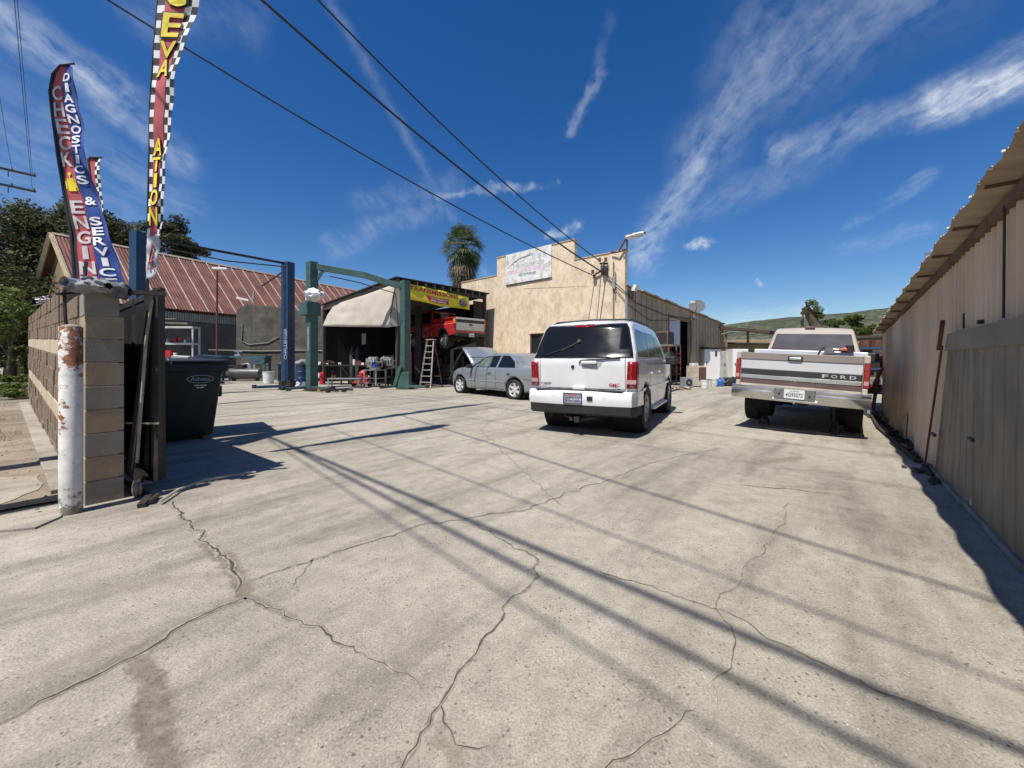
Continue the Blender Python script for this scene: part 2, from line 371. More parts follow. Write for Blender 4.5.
# dirt strip and slab pieces along the street side of the block wall
WA = Vector((-3.57, 3.26, 0)); WD = Vector((-.793, .609, 0)); WN = Vector((.609, .793, 0))    # wall start, direction, inward normal
def rag(pts, amp=.05, step=.25, seed=0):
    out = []; rnd = random.Random(seed)
    for i in range(len(pts)):
        a, b = Vector(pts[i]), Vector(pts[(i + 1) % len(pts)]); n = max(1, int((b - a).length / step))
        for k in range(n):
            p = a.lerp(b, k / n); out.append(p + Vector((rnd.uniform(-amp, amp), rnd.uniform(-amp, amp), 0)))
    return out
def sheet(name, pts, m, z, seed=0, amp=.04, step=.2):
    pts = [Vector((p[0], p[1], z)) for p in rag(pts, amp, step, seed)]
    mb = MB(); mb.poly(pts); return tag(mb.build(name, None, m), kind='structure')
s0 = WA + WD * .25
sheet('dirt', [s0 - WN * .02, s0 - WN * .55 + WD * .1, s0 - WN * .9 + WD * 1.2, WA + WD * 1.5 - WN * 3.2, WA + WD * 22 - WN * 3.5, WA + WD * 22 + WN * 4, WA + WD * 12.6 + WN * 4, WA + WD * 12.6 + WN * .05], EARTH, .022, 3)
def slab(name, pts, z0, z1, m, seed):
    pts = [Vector((p[0], p[1], z0)) for p in rag(pts, .03, .12, seed)]
    mb = MB(); mb.prism(pts, (0, 0, z1 - z0)); return tag(mb.build(name, None, m, bevel=.008), kind='structure')
slab('path', [G(-60, 512), G(-60, 484), G(34, 478), G(41, 492), G(2, 508)], .0, .027, SLABM, 5)
slab('kerb', [G(-60, 532), G(30, 520), G(62, 512), G(60, 519), G(34, 529), G(-60, 541)], .0, .012, SLABM, 6)
# footing of the block wall
mb = MB()
for k in range(24):
    a = WA + WD * (.55 + k * .5); b = a + WD * .497; o = random.uniform(-.003, .003)
    wdt = .16
    p = [a + WN * .0, b + WN * .0, b - WN * wdt, a - WN * wdt]
    mb.hexa([Vector((q.x, q.y, -.05)) for q in p] + [Vector((q.x, q.y, .06 + o)) for q in p])
FOOT = mb

# cracks: jagged dark ribbons where the concrete has opened
CRK = M('crack_fill', (.07, .058, .043), .95, var=.4, vs=9)
EDGE = MB([M('crack_edge', (.26, .235, .185), .95, var=.5, vs=30)])
def crack(pts, w, seed):
    rnd = random.Random(seed); g3 = [G(*p) for p in pts]; path = []
    for i in range(len(g3) - 1):
        a, b = g3[i], g3[i + 1]; n = max(2, int((b - a).length / .035))
        for k in range(n):
            p = a.lerp(b, k / n); d = (b - a).normalized(); nn = Vector((-d.y, d.x, 0))
            j = noise.noise(Vector((p.x * 6, p.y * 6, seed))) * .05 + noise.noise(Vector((p.x * 22, p.y * 22, seed))) * .022
            path.append((p + nn * j, nn))
    vs = []
    for i, (p, nn) in enumerate(path):
        f = (.62 if w > .015 else .45) * (.15 + 1.5 * abs(noise.noise(Vector((p.x * 5, p.y * 5, seed + 9)))) + rnd.uniform(0, .6)) * (min(1, (len(path) - i) / 8)) * w
        for s_ in (-1, 1):
            q = p + nn * f * s_ * .5; vs.append((q.x, q.y, .0035))
    mb = MB(); mb.add(vs, [(2 * i, 2 * i + 2, 2 * i + 3, 2 * i + 1) for i in range(len(path) - 1)])
    vs = []                                            # crumbled edge beside the crack
    for i, (p, nn) in enumerate(path):
        for s_ in (-1, 1):
            f = w * (.8 + 2.6 * max(0, noise.noise(Vector((p.x * 9, p.y * 9, seed + 20 * s_)))) + rnd.uniform(0, .7)) * min(1, (len(path) - i) / 8); q = p + nn * f * s_ * .55; vs.append((q.x, q.y, .0018))
    EDGE.add(vs, [(2 * i, 2 * i + 2, 2 * i + 3, 2 * i + 1) for i in range(len(path) - 1)])
    return mb
allc = MB([CRK])
for i, (pts, w_) in enumerate([
    ([(168, 503), (205, 540), (238, 568), (245, 597)], .026), ([(245, 597), (190, 622), (130, 655), (75, 685), (0, 722), (-60, 750)], .018),
    ([(245, 597), (275, 612), (330, 637), (370, 657), (405, 676), (435, 692)], .013), ([(435, 692), (452, 688)], .01),
    ([(395, 780), (432, 715), (445, 693), (470, 660), (497, 632), (502, 608), (540, 577), (537, 560), (510, 546), (480, 526), (478, 516)], .012),
    ([(250, 580), (300, 563), (360, 545), (420, 525), (475, 517), (530, 509), (570, 492), (610, 480), (650, 463), (720, 448)], .011),
    ([(439, 708), (443, 722), (457, 741), (490, 745), (506, 770)], .012), ([(312, 560), (303, 572), (287, 590)], .009),
    ([(592, 770), (640, 745), (665, 735), (683, 721), (705, 708)], .008), ([(788, 503), (785, 520), (763, 548), (725, 600), (722, 620), (735, 640), (728, 660), (705, 712)], .005),
    ([(740, 485), (800, 490), (850, 497)], .014), ([(600, 572), (660, 590), (720, 610), (800, 655), (900, 700), (1024, 752)], .006), ([(560, 505), (480, 430), (520, 400)], .006)]):
    c = crack(pts, w_, i * 3 + 1); allc.add(c.v, c.f)
tag(allc.build('ground_crack', None), kind='structure'); tag(EDGE.build('ground_crack_edge', None), kind='structure')
# loose grit and pebbles on the drive: nobody could count it
PEB = M('grit_stone', (.2, .17, .14), .9, var=.5, vs=2)
mb = MB()
for i in range(900):
    if i < 500:
        y = random.uniform(.9, 9); x = random.uniform(-1.2, 1.25) * y
        if (x * E.x + y * E.y) > .55: continue
        sz = random.uniform(.002, .0055)
    else:
        s_ = random.uniform(.1, 11); o = random.uniform(.15, 1.6); q = WA + WD * s_ - WN * o; x, y = q.x, q.y; sz = random.uniform(.004, .022)
    a = random.uniform(0, 6.3); z = .015
    ca, sa = math.cos(a) * sz, math.sin(a) * sz; z = .001 if i < 500 else .021
    mb.add([(x - ca, y - sa, z), (x + sa, y - ca, z), (x + ca, y + sa, z), (x - sa * .8, y + ca * .8, z), (x, y, z + sz * .9)], [(0, 1, 4), (1, 2, 4), (2, 3, 4), (3, 0, 4)])
tag(mb.build('gravel', None, PEB), kind='stuff')

# ------------------------------------------------------------------ hills
def hill(name, prof, Y, depth, m, seed):
    """prof: (px, py) skyline of the hill at distance Y"""
    mb = MB(); n = 120; rows = 26; vs = []
    for j in range(rows):
        t = j / (rows - 1)
        for i in range(n):
            x = prof[0][0] + (prof[-1][0] - prof[0][0]) * i / (n - 1)
            for a, b in zip(prof, prof[1:]):
                if a[0] <= x <= b[0]: yy = a[1] + (b[1] - a[1]) * (x - a[0]) / (b[0] - a[0]); break
            top = P(x, yy, Y); h = top.z
            k = math.sin(t * math.pi / 2) if t < 1 else 1
            YY = Y - depth * (1 - t); xx = top.x * (YY / Y * .5 + .5)
            z = h * k + (noise.noise(Vector((xx * .012, YY * .012, seed))) * 16 + noise.noise(Vector((xx * .04, YY * .04, seed))) * 5) * (1 - t * .75) * min(1, t * 4)
            vs.append((xx, YY, z - .3))
    mb.add(vs, [(j * n + i, j * n + i + 1, (j + 1) * n + i + 1, (j + 1) * n + i) for j in range(rows - 1) for i in range(n - 1)], True)
    # back slope so the hill is solid
    b = (rows - 1) * n
    back = [(vs[b + i][0], vs[b + i][1] + depth * .8, 0) for i in range(n)]
    mb.add([vs[b + i] for i in range(n)] + back, [(i, i + 1, n + i + 1, n + i) for i in range(n - 1)], True)
    return tag(mb.build(name, None, m), kind='structure')
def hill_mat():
    m, nt, b = new_mat('hazy_scrub'); co = N(nt, 'ShaderNodeTexCoord').outputs['Object']
    c = ramp(nt, noise_t(nt, co, .018, 8, .7), [(.35, (.06, .072, .05)), (.5, (.095, .105, .072)), (.66, (.17, .165, .115))])  # scrub colours desaturated so distance haze is in the tone
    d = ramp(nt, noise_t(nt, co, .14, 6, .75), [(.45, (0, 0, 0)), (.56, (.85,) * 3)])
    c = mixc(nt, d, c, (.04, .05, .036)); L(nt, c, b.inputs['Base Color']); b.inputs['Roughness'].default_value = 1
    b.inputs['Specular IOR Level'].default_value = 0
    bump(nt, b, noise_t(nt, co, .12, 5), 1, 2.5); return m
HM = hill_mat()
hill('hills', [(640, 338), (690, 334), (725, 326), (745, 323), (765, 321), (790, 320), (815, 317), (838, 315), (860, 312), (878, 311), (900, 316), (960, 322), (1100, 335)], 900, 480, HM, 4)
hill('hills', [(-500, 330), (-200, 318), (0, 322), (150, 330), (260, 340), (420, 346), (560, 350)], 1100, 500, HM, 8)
# ------------------------------------------------------------------ shared materials
RUST = M('rusty_steel', (.11, .045, .028), .85, 0, .45, 9, bmp=.3)
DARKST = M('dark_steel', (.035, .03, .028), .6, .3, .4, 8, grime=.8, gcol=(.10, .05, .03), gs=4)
BLACK = M('black_rubber', (.018, .018, .018), .75, 0, .2)
BPLAST = M('black_plastic', (.025, .025, .027), .5)
WHITEP = M('white_paint', (.72, .71, .68), .5, 0, .06, 4, grime=.35, gcol=(.3, .25, .18), gs=2)
GALV = M('galvanised', (.42, .43, .44), .45, .6, .2, 6)
WOOD = M('old_wood', (.20, .14, .085), .85, 0, .35, 3, stretch=(1, 1, .15), bmp=.3)
GREYW = M('grey_timber', (.17, .15, .125), .9, 0, .35, 3, bmp=.3)
CHROME = M('chrome', (.56, .56, .55), .22, .9, .08, 6)
ALU = M('cast_aluminium', (.45, .45, .44), .45, .75, .3, 12)
CABLE = M('cable_black', (.02, .02, .02), .6)

# ---- block wall along the street
TAN = M('tan_block', (.33, .25, .165), .95, 0, .16, 8, grime=.5, gcol=(.22, .16, .10), gs=3, bmp=.5, bs=70)
GREYB = M('grey_block', (.255, .225, .178), .95, 0, .14, 8, grime=.4, gcol=(.15, .13, .10), gs=3, bmp=.5, bs=70)
BROWN = M('brown_split_block', (.185, .13, .085), .97, 0, .45, 14, bmp=1.0, bs=38)
CREAM = M('cream_block', (.50, .41, .29), .95, 0, .15, 7, bmp=.5, bs=60)
MORT = M('mortar', (.36, .32, .26), .95, 0, .15, 10)
bw = thing('block_wall', 'long low wall of brown split blocks with two cream courses beside the dirt verge', 'wall', tuple(WA), math.degrees(math.atan2(WD.y, WD.x)))
mb = MB([BROWN, CREAM, MORT]); Lw = 12.2
# local +x runs along the wall; local -y is the yard side, +y the street side (wall direction is rotated past 90 degrees)
for c in range(-1, 11):
    z0 = c * .2 + .004; m_ = CREAM if c in (2, 6) else BROWN
    if c == 10: continue
    n = 31; off = .2 if c % 2 else 0
    for k in range(n):
        x0 = .42 + k * .4 - off; x1 = x0 + .39; x0 = max(.405, x0)
        if x1 > Lw: x1 = Lw
        if x1 - x0 < .05: continue
        if c == 9 and not (k > 3): continue
        dz0, dz1 = (x0 - .3) * .033, (x1 - .3) * .033; j = random.uniform(-.003, .004) if m_ is CREAM else random.uniform(-.006, .012)
        mb.mat(m_)
        y0, y1 = -.197, .004 + j
        mb.hexa([(x0, y0, z0 + dz0), (x1, y0, z0 + dz1), (x1, y1, z0 + dz1), (x0, y1, z0 + dz0),
                 (x0, y0, z0 + dz0 + .19), (x1, y0, z0 + dz1 + .19), (x1, y1, z0 + dz1 + .19), (x0, y1, z0 + dz0 + .19)])
mb.mat(MORT); mb.hexa([(.41, -.19, -.2), (Lw - .01, -.19, 0), (Lw - .01, -.006, 0), (.41, -.006, -.2), (.41, -.19, 1.78), (Lw - .01, -.19, 2.19), (Lw - .01, -.006, 2.19), (.41, -.006, 1.78)])
mb.build('blocks', bw, bevel=.006)
FOOT.mats = [SLABM]; FOOT.mi = [0] * len(FOOT.f); FOOT.build('footing', bw, world=True, bevel=.004)
pm = MB([TAN, GREYB, MORT])
for c in range(9):
    pm.mat(TAN if c % 2 else GREYB)
    if c == 8: pm.mat(GREYB)
    x1 = .40; z0 = c * .2 + .003
    o = .0 if c < 8 else .03
    pm.box(0 + random.uniform(-.002, .002), x1, -.235 + o, .0 + random.uniform(-.002, .002), z0, z0 + .193)
pm.mat(MORT); pm.box(.008, .395, -.2, -.008, -.05, 1.79)
pm.build('end_pillar', bw, bevel=.005)

# ---- bollards
BOLM, ntb, bb = new_mat('rusted_white_paint'); co = N(ntb, 'ShaderNodeTexCoord').outputs['Object']
cw = ramp(ntb, noise_t(ntb, co, 6, 6, .7), [(.35, (.52, .50, .46)), (.6, (.74, .72, .68))])
spz = N(ntb, 'ShaderNodeSeparateXYZ'); L(ntb, co, spz.inputs[0])
hz = N(ntb, 'ShaderNodeMapRange'); hz.inputs[1].default_value = .3; hz.inputs[2].default_value = 1.4; hz.inputs[3].default_value = -.09; hz.inputs[4].default_value = .09; L(ntb, spz.outputs[2], hz.inputs[0])
nr = N(ntb, 'ShaderNodeMath', operation='ADD'); L(ntb, noise_t(ntb, co, 7, 7, .72), nr.inputs[0]); L(ntb, hz.outputs[0], nr.inputs[1])
rf = ramp(ntb, nr.outputs[0], [(.53, (0, 0, 0)), (.58, (1, 1, 1))])
cc = mixc(ntb, rf, cw, ramp(ntb, noise_t(ntb, co, 24, 4), [(.3, (.10, .035, .015)), (.7, (.34, .12, .045))]))
dz = N(ntb, 'ShaderNodeMapRange'); dz.inputs[1].default_value = .32; dz.inputs[2].default_value = 0; dz.inputs[3].default_value = -.12; dz.inputs[4].default_value = .16; L(ntb, spz.outputs[2], dz.inputs[0])
nd = N(ntb, 'ShaderNodeMath', operation='ADD'); L(ntb, noise_t(ntb, co, 16, 6, .75), nd.inputs[0]); L(ntb, dz.outputs[0], nd.inputs[1])
cc = mixc(ntb, ramp(ntb, nd.outputs[0], [(.55, (0, 0, 0)), (.62, (.85,) * 3)]), cc, (.13, .10, .065))
L(ntb, cc, bb.inputs['Base Color']); bb.inputs['Roughness'].default_value = .6; bump(ntb, bb, noise_t(ntb, co, 30, 5), .35, .006)
def bollard(name, loc, r, h, label):
    t = thing(name, label, 'bollard', loc)
    m = MB([BOLM]); m.lathe([(r * 1.02, -.05), (r, .02), (r, h), (r * .96, h + .004)], 28)
    m.build('post', t)
    m = MB([M('concrete_fill', (.3, .27, .22), .95, bmp=.4)]); m.lathe([(r * .955, h - .01), (r * .8, h + .012), (r * .4, h + .022), (.001, h + .025)], 24); m.build('cap', t); return t
bollard('bollard', G(71, 513), .067, 1.48, 'white steel pipe bollard with rust patches in front of the block pillar')

# ---- rolled tarp / muffler pile on the pillar
GT = M('grey_tarp', (.11, .115, .12), .6, 0, .35, 6, bmp=.6, bs=14)
GT2 = M('pale_cloth', (.20, .20, .205), .7, 0, .3, 6, bmp=.6, bs=14)
def crumple(mb, a, b, r, seed, n=18, seg=16, flat=.75, amp=.3):
    a, b = Vector(a), Vector(b); d = (b - a).normalized(); x = d.cross(Vector((0, 0, 1))).normalized(); y = x.cross(d)
    vs = []
    for i in range(n):
        t = i / (n - 1); p = a.lerp(b, t); rr = r * (1 + .35 * noise.noise(Vector((t * 5, seed, 0)))) * min(1, .55 + 3 * min(t, 1 - t))
        for k in range(seg):
            an = 2 * math.pi * k / seg; q = 1 + amp * noise.noise(Vector((math.cos(an) * 2.4, math.sin(an) * 2.4, t * 7 + seed)))
            vs.append(p + (x * math.cos(an) + y * math.sin(an) * flat) * rr * q)
    mb.add(vs, [(i * seg + k, i * seg + (k + 1) % seg, (i + 1) * seg + (k + 1) % seg, (i + 1) * seg + k) for i in range(n - 1) for k in range(seg)], True)
    return vs
t = thing('tarp_bundle', 'crumpled grey tarp rolled round a pipe end lying on top of the block pillar', 'tarp', tuple(P(95, 292, 3.35)))
m = MB([GT]); crumple(m, P(78, 284, 3.3), P(130, 292, 3.45), .088, 3, n=30, seg=22, amp=.55); o = m.build('tarp', t, world=True, sharp=80)
m = MB([GT2]); crumple(m, P(70, 287, 3.2), P(108, 286, 3.2), .062, 8, n=26, seg=20, amp=.6); m.build('cloth', t, world=True, sharp=80)
m = MB([GALV]); a, b = P(64, 282, 3.12), P(90, 286, 3.3)
d_ = (b - a); m.tube([a, a + d_ * .25, b], [.046, .042, .04], 18, caps=False); m.tube([b, a + d_ * .35, a + d_ * .004], [.034, .036, .040], 18, caps=False); m.build('pipe', t, world=True)
m = MB([DARKST]); m.tube([P(64, 290, 3.15), P(66, 330, 3.15)], .012, 6); m.bar(P(58, 294, 3.1), P(80, 292, 3.3), .03, .02); m.tube([P(86, 262, 3.4), P(84, 292, 3.35)], .012, 6); m.build('bracket', t, world=True)
t = thing('junk_pile', 'tangle of silver trim and wire heaped on the far part of the block wall', 'scrap pile', tuple(P(40, 316, 8.2)))
m = MB([GALV, GT2]); 
for k in range(30):
    p = P(random.uniform(31, 62), 0, 7.2); tt = (p.x - WA.x) / WD.x; q = WA + WD * tt + WN * .1; zt = 1.8 + .19 + (tt - .3) * .033
    z = zt + random.uniform(.0, .16); dd = Vector((random.uniform(-1, 1), random.uniform(-1, 1), random.uniform(-.2, .35))).normalized() * random.uniform(.08, .2)
    m.mat(random.choice([GALV, GT2, DARKST])); p0 = Vector((q.x, q.y, z)); m.tube([p0 - dd, p0 + Vector((0, 0, .04)), p0 + dd], random.uniform(.006, .016), 6)
m.build('scrap', t, world=True)

# ---- rolling gate parked behind the pillar
gt = thing('rolling_gate', 'dark rusty steel gate rolled back behind the block pillar', 'gate', tuple(G(140, 492)))
GD = WD; g0 = Vector((-3.30, 3.63, 0))
m = MB([DARKST]); A_, B_ = g0, g0 + GD * 3.6
for z in (.14, 1.02, 1.84): m.bar(A_ + Vector((0, 0, z)), B_ + Vector((0, 0, z)), .06, .06)
for k in range(5): q = g0 + GD * (k * .9); m.bar(q + Vector((0, 0, .1)), q + Vector((0, 0, 1.87)), .06, .06, (1, 0, 0))
m.build('frame', gt, world=True)
m = MB([M('black_sheet', (.016, .015, .015), .6, .2, .3)]); n_ = Vector((-GD.y, GD.x, 0)) * .02
m.hexa([A_ + Vector((0, 0, .17)), B_ + Vector((0, 0, .17)), B_ + n_ + Vector((0, 0, .17)), A_ + n_ + Vector((0, 0, .17)), A_ + Vector((0, 0, 1.8)), B_ + Vector((0, 0, 1.8)), B_ + n_ + Vector((0, 0, 1.8)), A_ + n_ + Vector((0, 0, 1.8))]); m.build('sheet', gt, world=True)
e0 = P(133, 485, 3.50)
m = MB([DARKST]); m.bar(P(160, 478, 3.75), P(159, 288, 3.75), .07, .05, (0, 1, 0)); m.bar(P(150, 480, 3.7), P(148, 292, 3.75), .04, .04, (0, 1, 0))
m.bar(P(131, 470, 3.5), P(152, 296, 3.6), .05, .03, (0, 1, 0)); m.bar(P(125, 462, 3.52), P(143, 480, 3.52), .05, .09, (0, 0, 1)); m.bar(P(87, 290, 3.35), P(165, 294, 3.55), .05, .035); m.bar(P(146, 470, 3.6), P(160, 300, 3.7), .03, .03, (0, 1, 0))
m.build('end_frame', gt, world=True)
m = MB([M('worn_edge', (.30, .27, .2), .7, .2, .4, 9)]); m.bar(P(137, 463, 3.47), P(146, 340, 3.5), .012, .02, (0, 1, 0)); m.bar(P(146, 340, 3.5), P(152, 300, 3.55), .012, .02, (0, 1, 0)); m.bar(P(126, 423, 3.5), P(159, 423.5, 3.6), .012, .014); m.build('brace_rod', gt, world=True)
m = MB([DARKST]); m.bar(P(96, 320, 3.5), P(108, 288, 3.4), .012, .012); m.build('hook_rod', gt, world=True)
wl = thing_ = None
m = MB([M('gate_wheel', (.26, .20, .15), .6, .4, .35)]); wc = P(137, 490, 3.47)
tw = Matrix.Translation((wc.x, wc.y, .072)) @ rotm(0, 0, math.degrees(math.atan2(GD.y, GD.x))) @ rotm(90, 0, 0)
m.T = tw; m.lathe([(.001, -.026), (.02, -.03), (.05, -.028), (.055, -.018), (.076, -.02), (.076, -.01), (.066, -.004), (.066, .004), (.076, .01), (.076, .02), (.055, .02), (.05, .028), (.02, .03), (.001, .026)], 24)
m.build('wheel', gt, world=True)
m = MB([DARKST]); m.bar(G(150, 497) + Vector((0, 0, .02)), G(141, 508) + Vector((0, 0, .02)), .05, .03); m.bar(G(150, 505) + Vector((0, 0, .03)), G(158, 498) + Vector((0, 0, .03)), .03, .03)
m.bar(G(154, 500) + Vector((0, 0, .016)), G(60, 444) + Vector((0, 0, .016)), .03, .02)
m.build('track', gt, world=True)
# hose on the ground
t = MB([M('pale_hose', (.38, .34, .28), .7)]); t.tube([G(160, 505) + Vector((0, 0, .03)), G(178, 493) + Vector((0, 0, .03)), G(205, 483) + Vector((0, 0, .03)), G(232, 478) + Vector((0, 0, .03)), G(256, 475) + Vector((0, 0, .03))], .012, 8)
tag(t.build('hose'), 'pale hose curving over the concrete from the foot of the rolling gate', 'hose')

# ---- dumpster
ds = thing('dumpster', 'dark green plastic dumpster with sloping lid and oval white emblem behind the gate', 'dumpster', (0, 0, 0))
DG = M('dumpster_green', (.006, .026, .019), .45, 0, .2, 3, grime=.35, gcol=(.07, .07, .055), gs=3)
fr = G(213, 438); ds.location = fr; ds.rotation_euler = (0, 0, R(43))   # local origin: front right bottom corner
m = MB([DG]); W_ = 1.25; Dp = 1.1; zt = 1.18
m.hexa([(-W_, 0, .06), (-.0, 0, .06), (-.06, Dp, .06), (-W_, Dp, .06), (-W_ - .1, -.06, zt), (.13, -.06, zt), (.08, Dp + .08, zt), (-W_ - .1, Dp + .08, zt)])
m.box(-W_ - .12, .18, -.09, -.05, zt - .14, zt + .0); m.box(.14, .19, -.09, Dp + .1, zt - .14, zt)
m.box(.07, .15, .3, .55, .62, .80)
m.build('body', ds, bevel=.03)
m = MB([M('lid_dark', (.012, .022, .026), .35, 0, .2, 4, grime=.3, gcol=(.12, .12, .1))])
for x0, x1 in ((-W_ - .13, -.52), (-.5, .2)):
    m.hexa([(x0, -.12, zt + .005), (x1, -.12, zt + .005), (x1, Dp + .1, zt + .06), (x0, Dp + .1, zt + .06), (x0, -.12, zt + .035), (x1, -.12, zt + .035), (x1, Dp + .1, zt + .1), (x0, Dp + .1, zt + .1)])
m.build('lid', ds, bevel=.012)
m = MB([M('emblem_white', (.38, .42, .42), .6)])
ex, ez = -.16, .93; Te = Matrix.Translation((ex, -.062, ez)) @ rotm(86, 0, 0)
o = m.T; m.T = Te
outer = [(.165 * math.cos(a * math.pi / 20), .062 * math.sin(a * math.pi / 20), .012) for a in range(40)]; inner = [(p[0] * .92, p[1] * .82, .012) for p in outer]
m.add(outer + inner, [(i, (i + 1) % 40, 40 + (i + 1) % 40, 40 + i) for i in range(40)])
m.text('Athens', (0, .004, .012), .24, .062); m.text('SERVICES', (0, -.095, .012), .15, .022); m.text('DUMP', (0, -.13, .012), .09, .02); m.T = o
m.build('emblem', ds)
m = MB([BLACK])
for x in (-W_ + .12, -.14):
    for y in (.12, Dp - .12): m.T = Matrix.Translation((x, y, .055)) @ rotm(0, 90, 0); m.lathe([(.01, -.025), (.055, -.02), (.055, .02), (.01, .025)], 14)
m.T = Matrix(); m.build('caster', ds)
t = thing('paper_scraps', 'pale cardboard scraps lying on the dumpster lid', 'litter', tuple(fr + Vector((-.6, .4, zt + .1))))
m = MB([WHITEP, M('blue_plastic', (.02, .05, .09), .5)]); m.mat(WHITEP); m.cbox(fr + Vector((-.75, .3, zt + .09)), (.22, .12, .03), rotm(5, 3, 20)); m.mat(m.mats[1]); m.cbox(fr + Vector((-.4, .5, zt + .10)), (.5, .16, .03), rotm(3, 3, -10)); m.build('scrap', t, world=True)

# ---- red-roofed building at the back left
rb = thing('red_roof_building', 'old block building with rusty red corrugated roof', 'building', tuple(P(170, 378, 23)))
rA, rB = P(52, 234, 22), P(355, 290, 40); rB.z = rA.z
rd = (rB - rA); rl = rd.length; rd.normalize(); rn = Vector((rd.y, -rd.x, 0))
RR, ntr, br = new_mat('rusty_red_roof'); co = N(ntr, 'ShaderNodeTexCoord').outputs['Object']
cr = ramp(ntr, noise_t(ntr, mapping(ntr, co, (1, 1, .3)), 1.3, 7, .7), [(.3, (.085, .031, .023)), (.5, (.15, .053, .038)), (.7, (.22, .092, .067))])
L(ntr, cr, br.inputs['Base Color']); br.inputs['Roughness'].default_value = .75; br.inputs['Metallic'].default_value = .1
m = MB([RR]); slope = (rn * 4.3 + Vector((0, 0, -4.05))); nseg = int(rl / .075); vs = []
upn = rd.cross(slope).normalized(); upn = upn if upn.z > 0 else -upn
for j in range(2):
    for i in range(nseg + 1):
        vs.append(rA + rd * (i * .075) + slope * (j) + upn * (.022 * math.sin(i * math.pi)) + upn * (.03 if i % 2 else 0))
m.add(vs, [(i, i + 1, nseg + 2 + i, nseg + 1 + i) for i in range(nseg)])
vs = [v - upn * .02 for v in vs]; m.add(vs, [(i, i + 1, nseg + 2 + i, nseg + 1 + i) for i in range(nseg)])
slopeb = (rn * -4.3 + Vector((0, 0, -4.05)))
m.hexa([rA, rB, rB + slopeb, rA + slopeb] + [x + Vector((0, 0, .03)) for x in (rA, rB, rB + slopeb, rA + slopeb)])
m.build('roof', rb, world=True)
m = MB([M('pale_strip', (.46, .41, .34), .7, 0, .25, 5)])
for k in range(0, int(rl / .82) + 1):
    q = rA + rd * (k * .82 + random.uniform(-.03, .03)); m.bar(q + upn * .045, q + slope * (1 if k else 1) + upn * .045, .055 if k else .12, .02, upn)
m.build('seam_strip', rb, world=True)
m = MB([M('ridge_metal', (.32, .25, .2), .7, .2, .3, 6)]); m.bar(rA + upn * .05, rB + upn * .05, .2, .04, upn); m.build('ridge_cap', rb, world=True)
CMU, ntc, bc = new_mat('grey_cmu'); co = N(ntc, 'ShaderNodeTexCoord').outputs['Object']
sx = N(ntc, 'ShaderNodeSeparateXYZ'); L(ntc, co, sx.inputs[0]); cx_ = N(ntc, 'ShaderNodeCombineXYZ'); L(ntc, sx.outputs[0], cx_.inputs[0]); L(ntc, sx.outputs[2], cx_.inputs[1])
bk = N(ntc, 'ShaderNodeTexBrick'); bk.inputs['Scale'].default_value = 1; bk.inputs['Brick Width'].default_value = .6; bk.inputs['Row Height'].default_value = .3; bk.inputs['Mortar Size'].default_value = .012
bk.inputs['Color1'].default_value = (.125, .115, .10, 1); bk.inputs['Color2'].default_value = (.09, .083, .073, 1); bk.inputs['Mortar'].default_value = (.075, .07, .06, 1); L(ntc, cx_.outputs[0], bk.inputs['Vector'])
cm = mixc(ntc, 1, bk.outputs[0], ramp(ntc, noise_t(ntc, co, .9, 7, .7), [(.35, (.55, .52, .48)), (.65, (1.25, 1.22, 1.15))]), 'MULTIPLY')
L(ntc, cm, bc.inputs['Base Color']); bc.inputs['Roughness'].default_value = .95; bump(ntc, bc, bk.outputs['Fac'], -.5, .02)
eA, eB = rA + slope, rB + slope
w0 = eA - rn * .5; w1 = w0 + rd * 11
m = MB([M('dark_wall', (.10, .09, .075), .95, 0, .3, 1.2)]); m.hexa([Vector((p.x, p.y, 0)) for p in (w0, w1, w1 - rn * .2, w0 - rn * .2)] + [Vector((p.x, p.y, 4.2)) for p in (w0, w1, w1 - rn * .2, w0 - rn * .2)]); m.build('wall', rb, world=True)
m = MB([M('whitish_corrugated', (.30, .30, .29), .7, .1, .3, 3, grime=.6, gcol=(.10, .09, .08))])
for k in range(60): q = w0 + rd * (k * .12 + .5) + rn * .03; m.box(0, 0, 0, 0, 0, 0) if False else m.bar(Vector((q.x, q.y, 3.65)), Vector((q.x, q.y, 4.15)), .09, .03 + .02 * (k % 2), rn)
m.build('cladding', rb, world=True)
# gable end timber framing seen at the left
m = MB([M('cream_gable', (.42, .34, .2), .8, 0, .2, 4), WOOD]); m.mat(m.mats[0])
ga = rA - rd * .06; m.bar(ga - upn * .03, ga + slope, .09, .22, upn); m.mat(m.mats[0])
gp = [Vector((rA.x, rA.y, rA.z)) + rd * .35, Vector((eA.x, eA.y, eA.z)) + rd * .35 - rn * .4, Vector((eA.x, eA.y, .0)) + rd * .35 - rn * .4, Vector((rA.x, rA.y, 0)) - rn * 3.5 + rd * .35, Vector((rA.x, rA.y, 0)) - rn * 3.5 + rd * .35 + Vector((0, 0, 4.8))]
m.mat(WOOD); m.prism(gp, rd * .1); m.mat(m.mats[0]); m.bar(ga, ga + slopeb, .09, .22, upn)
m.build('gable', rb, world=True)

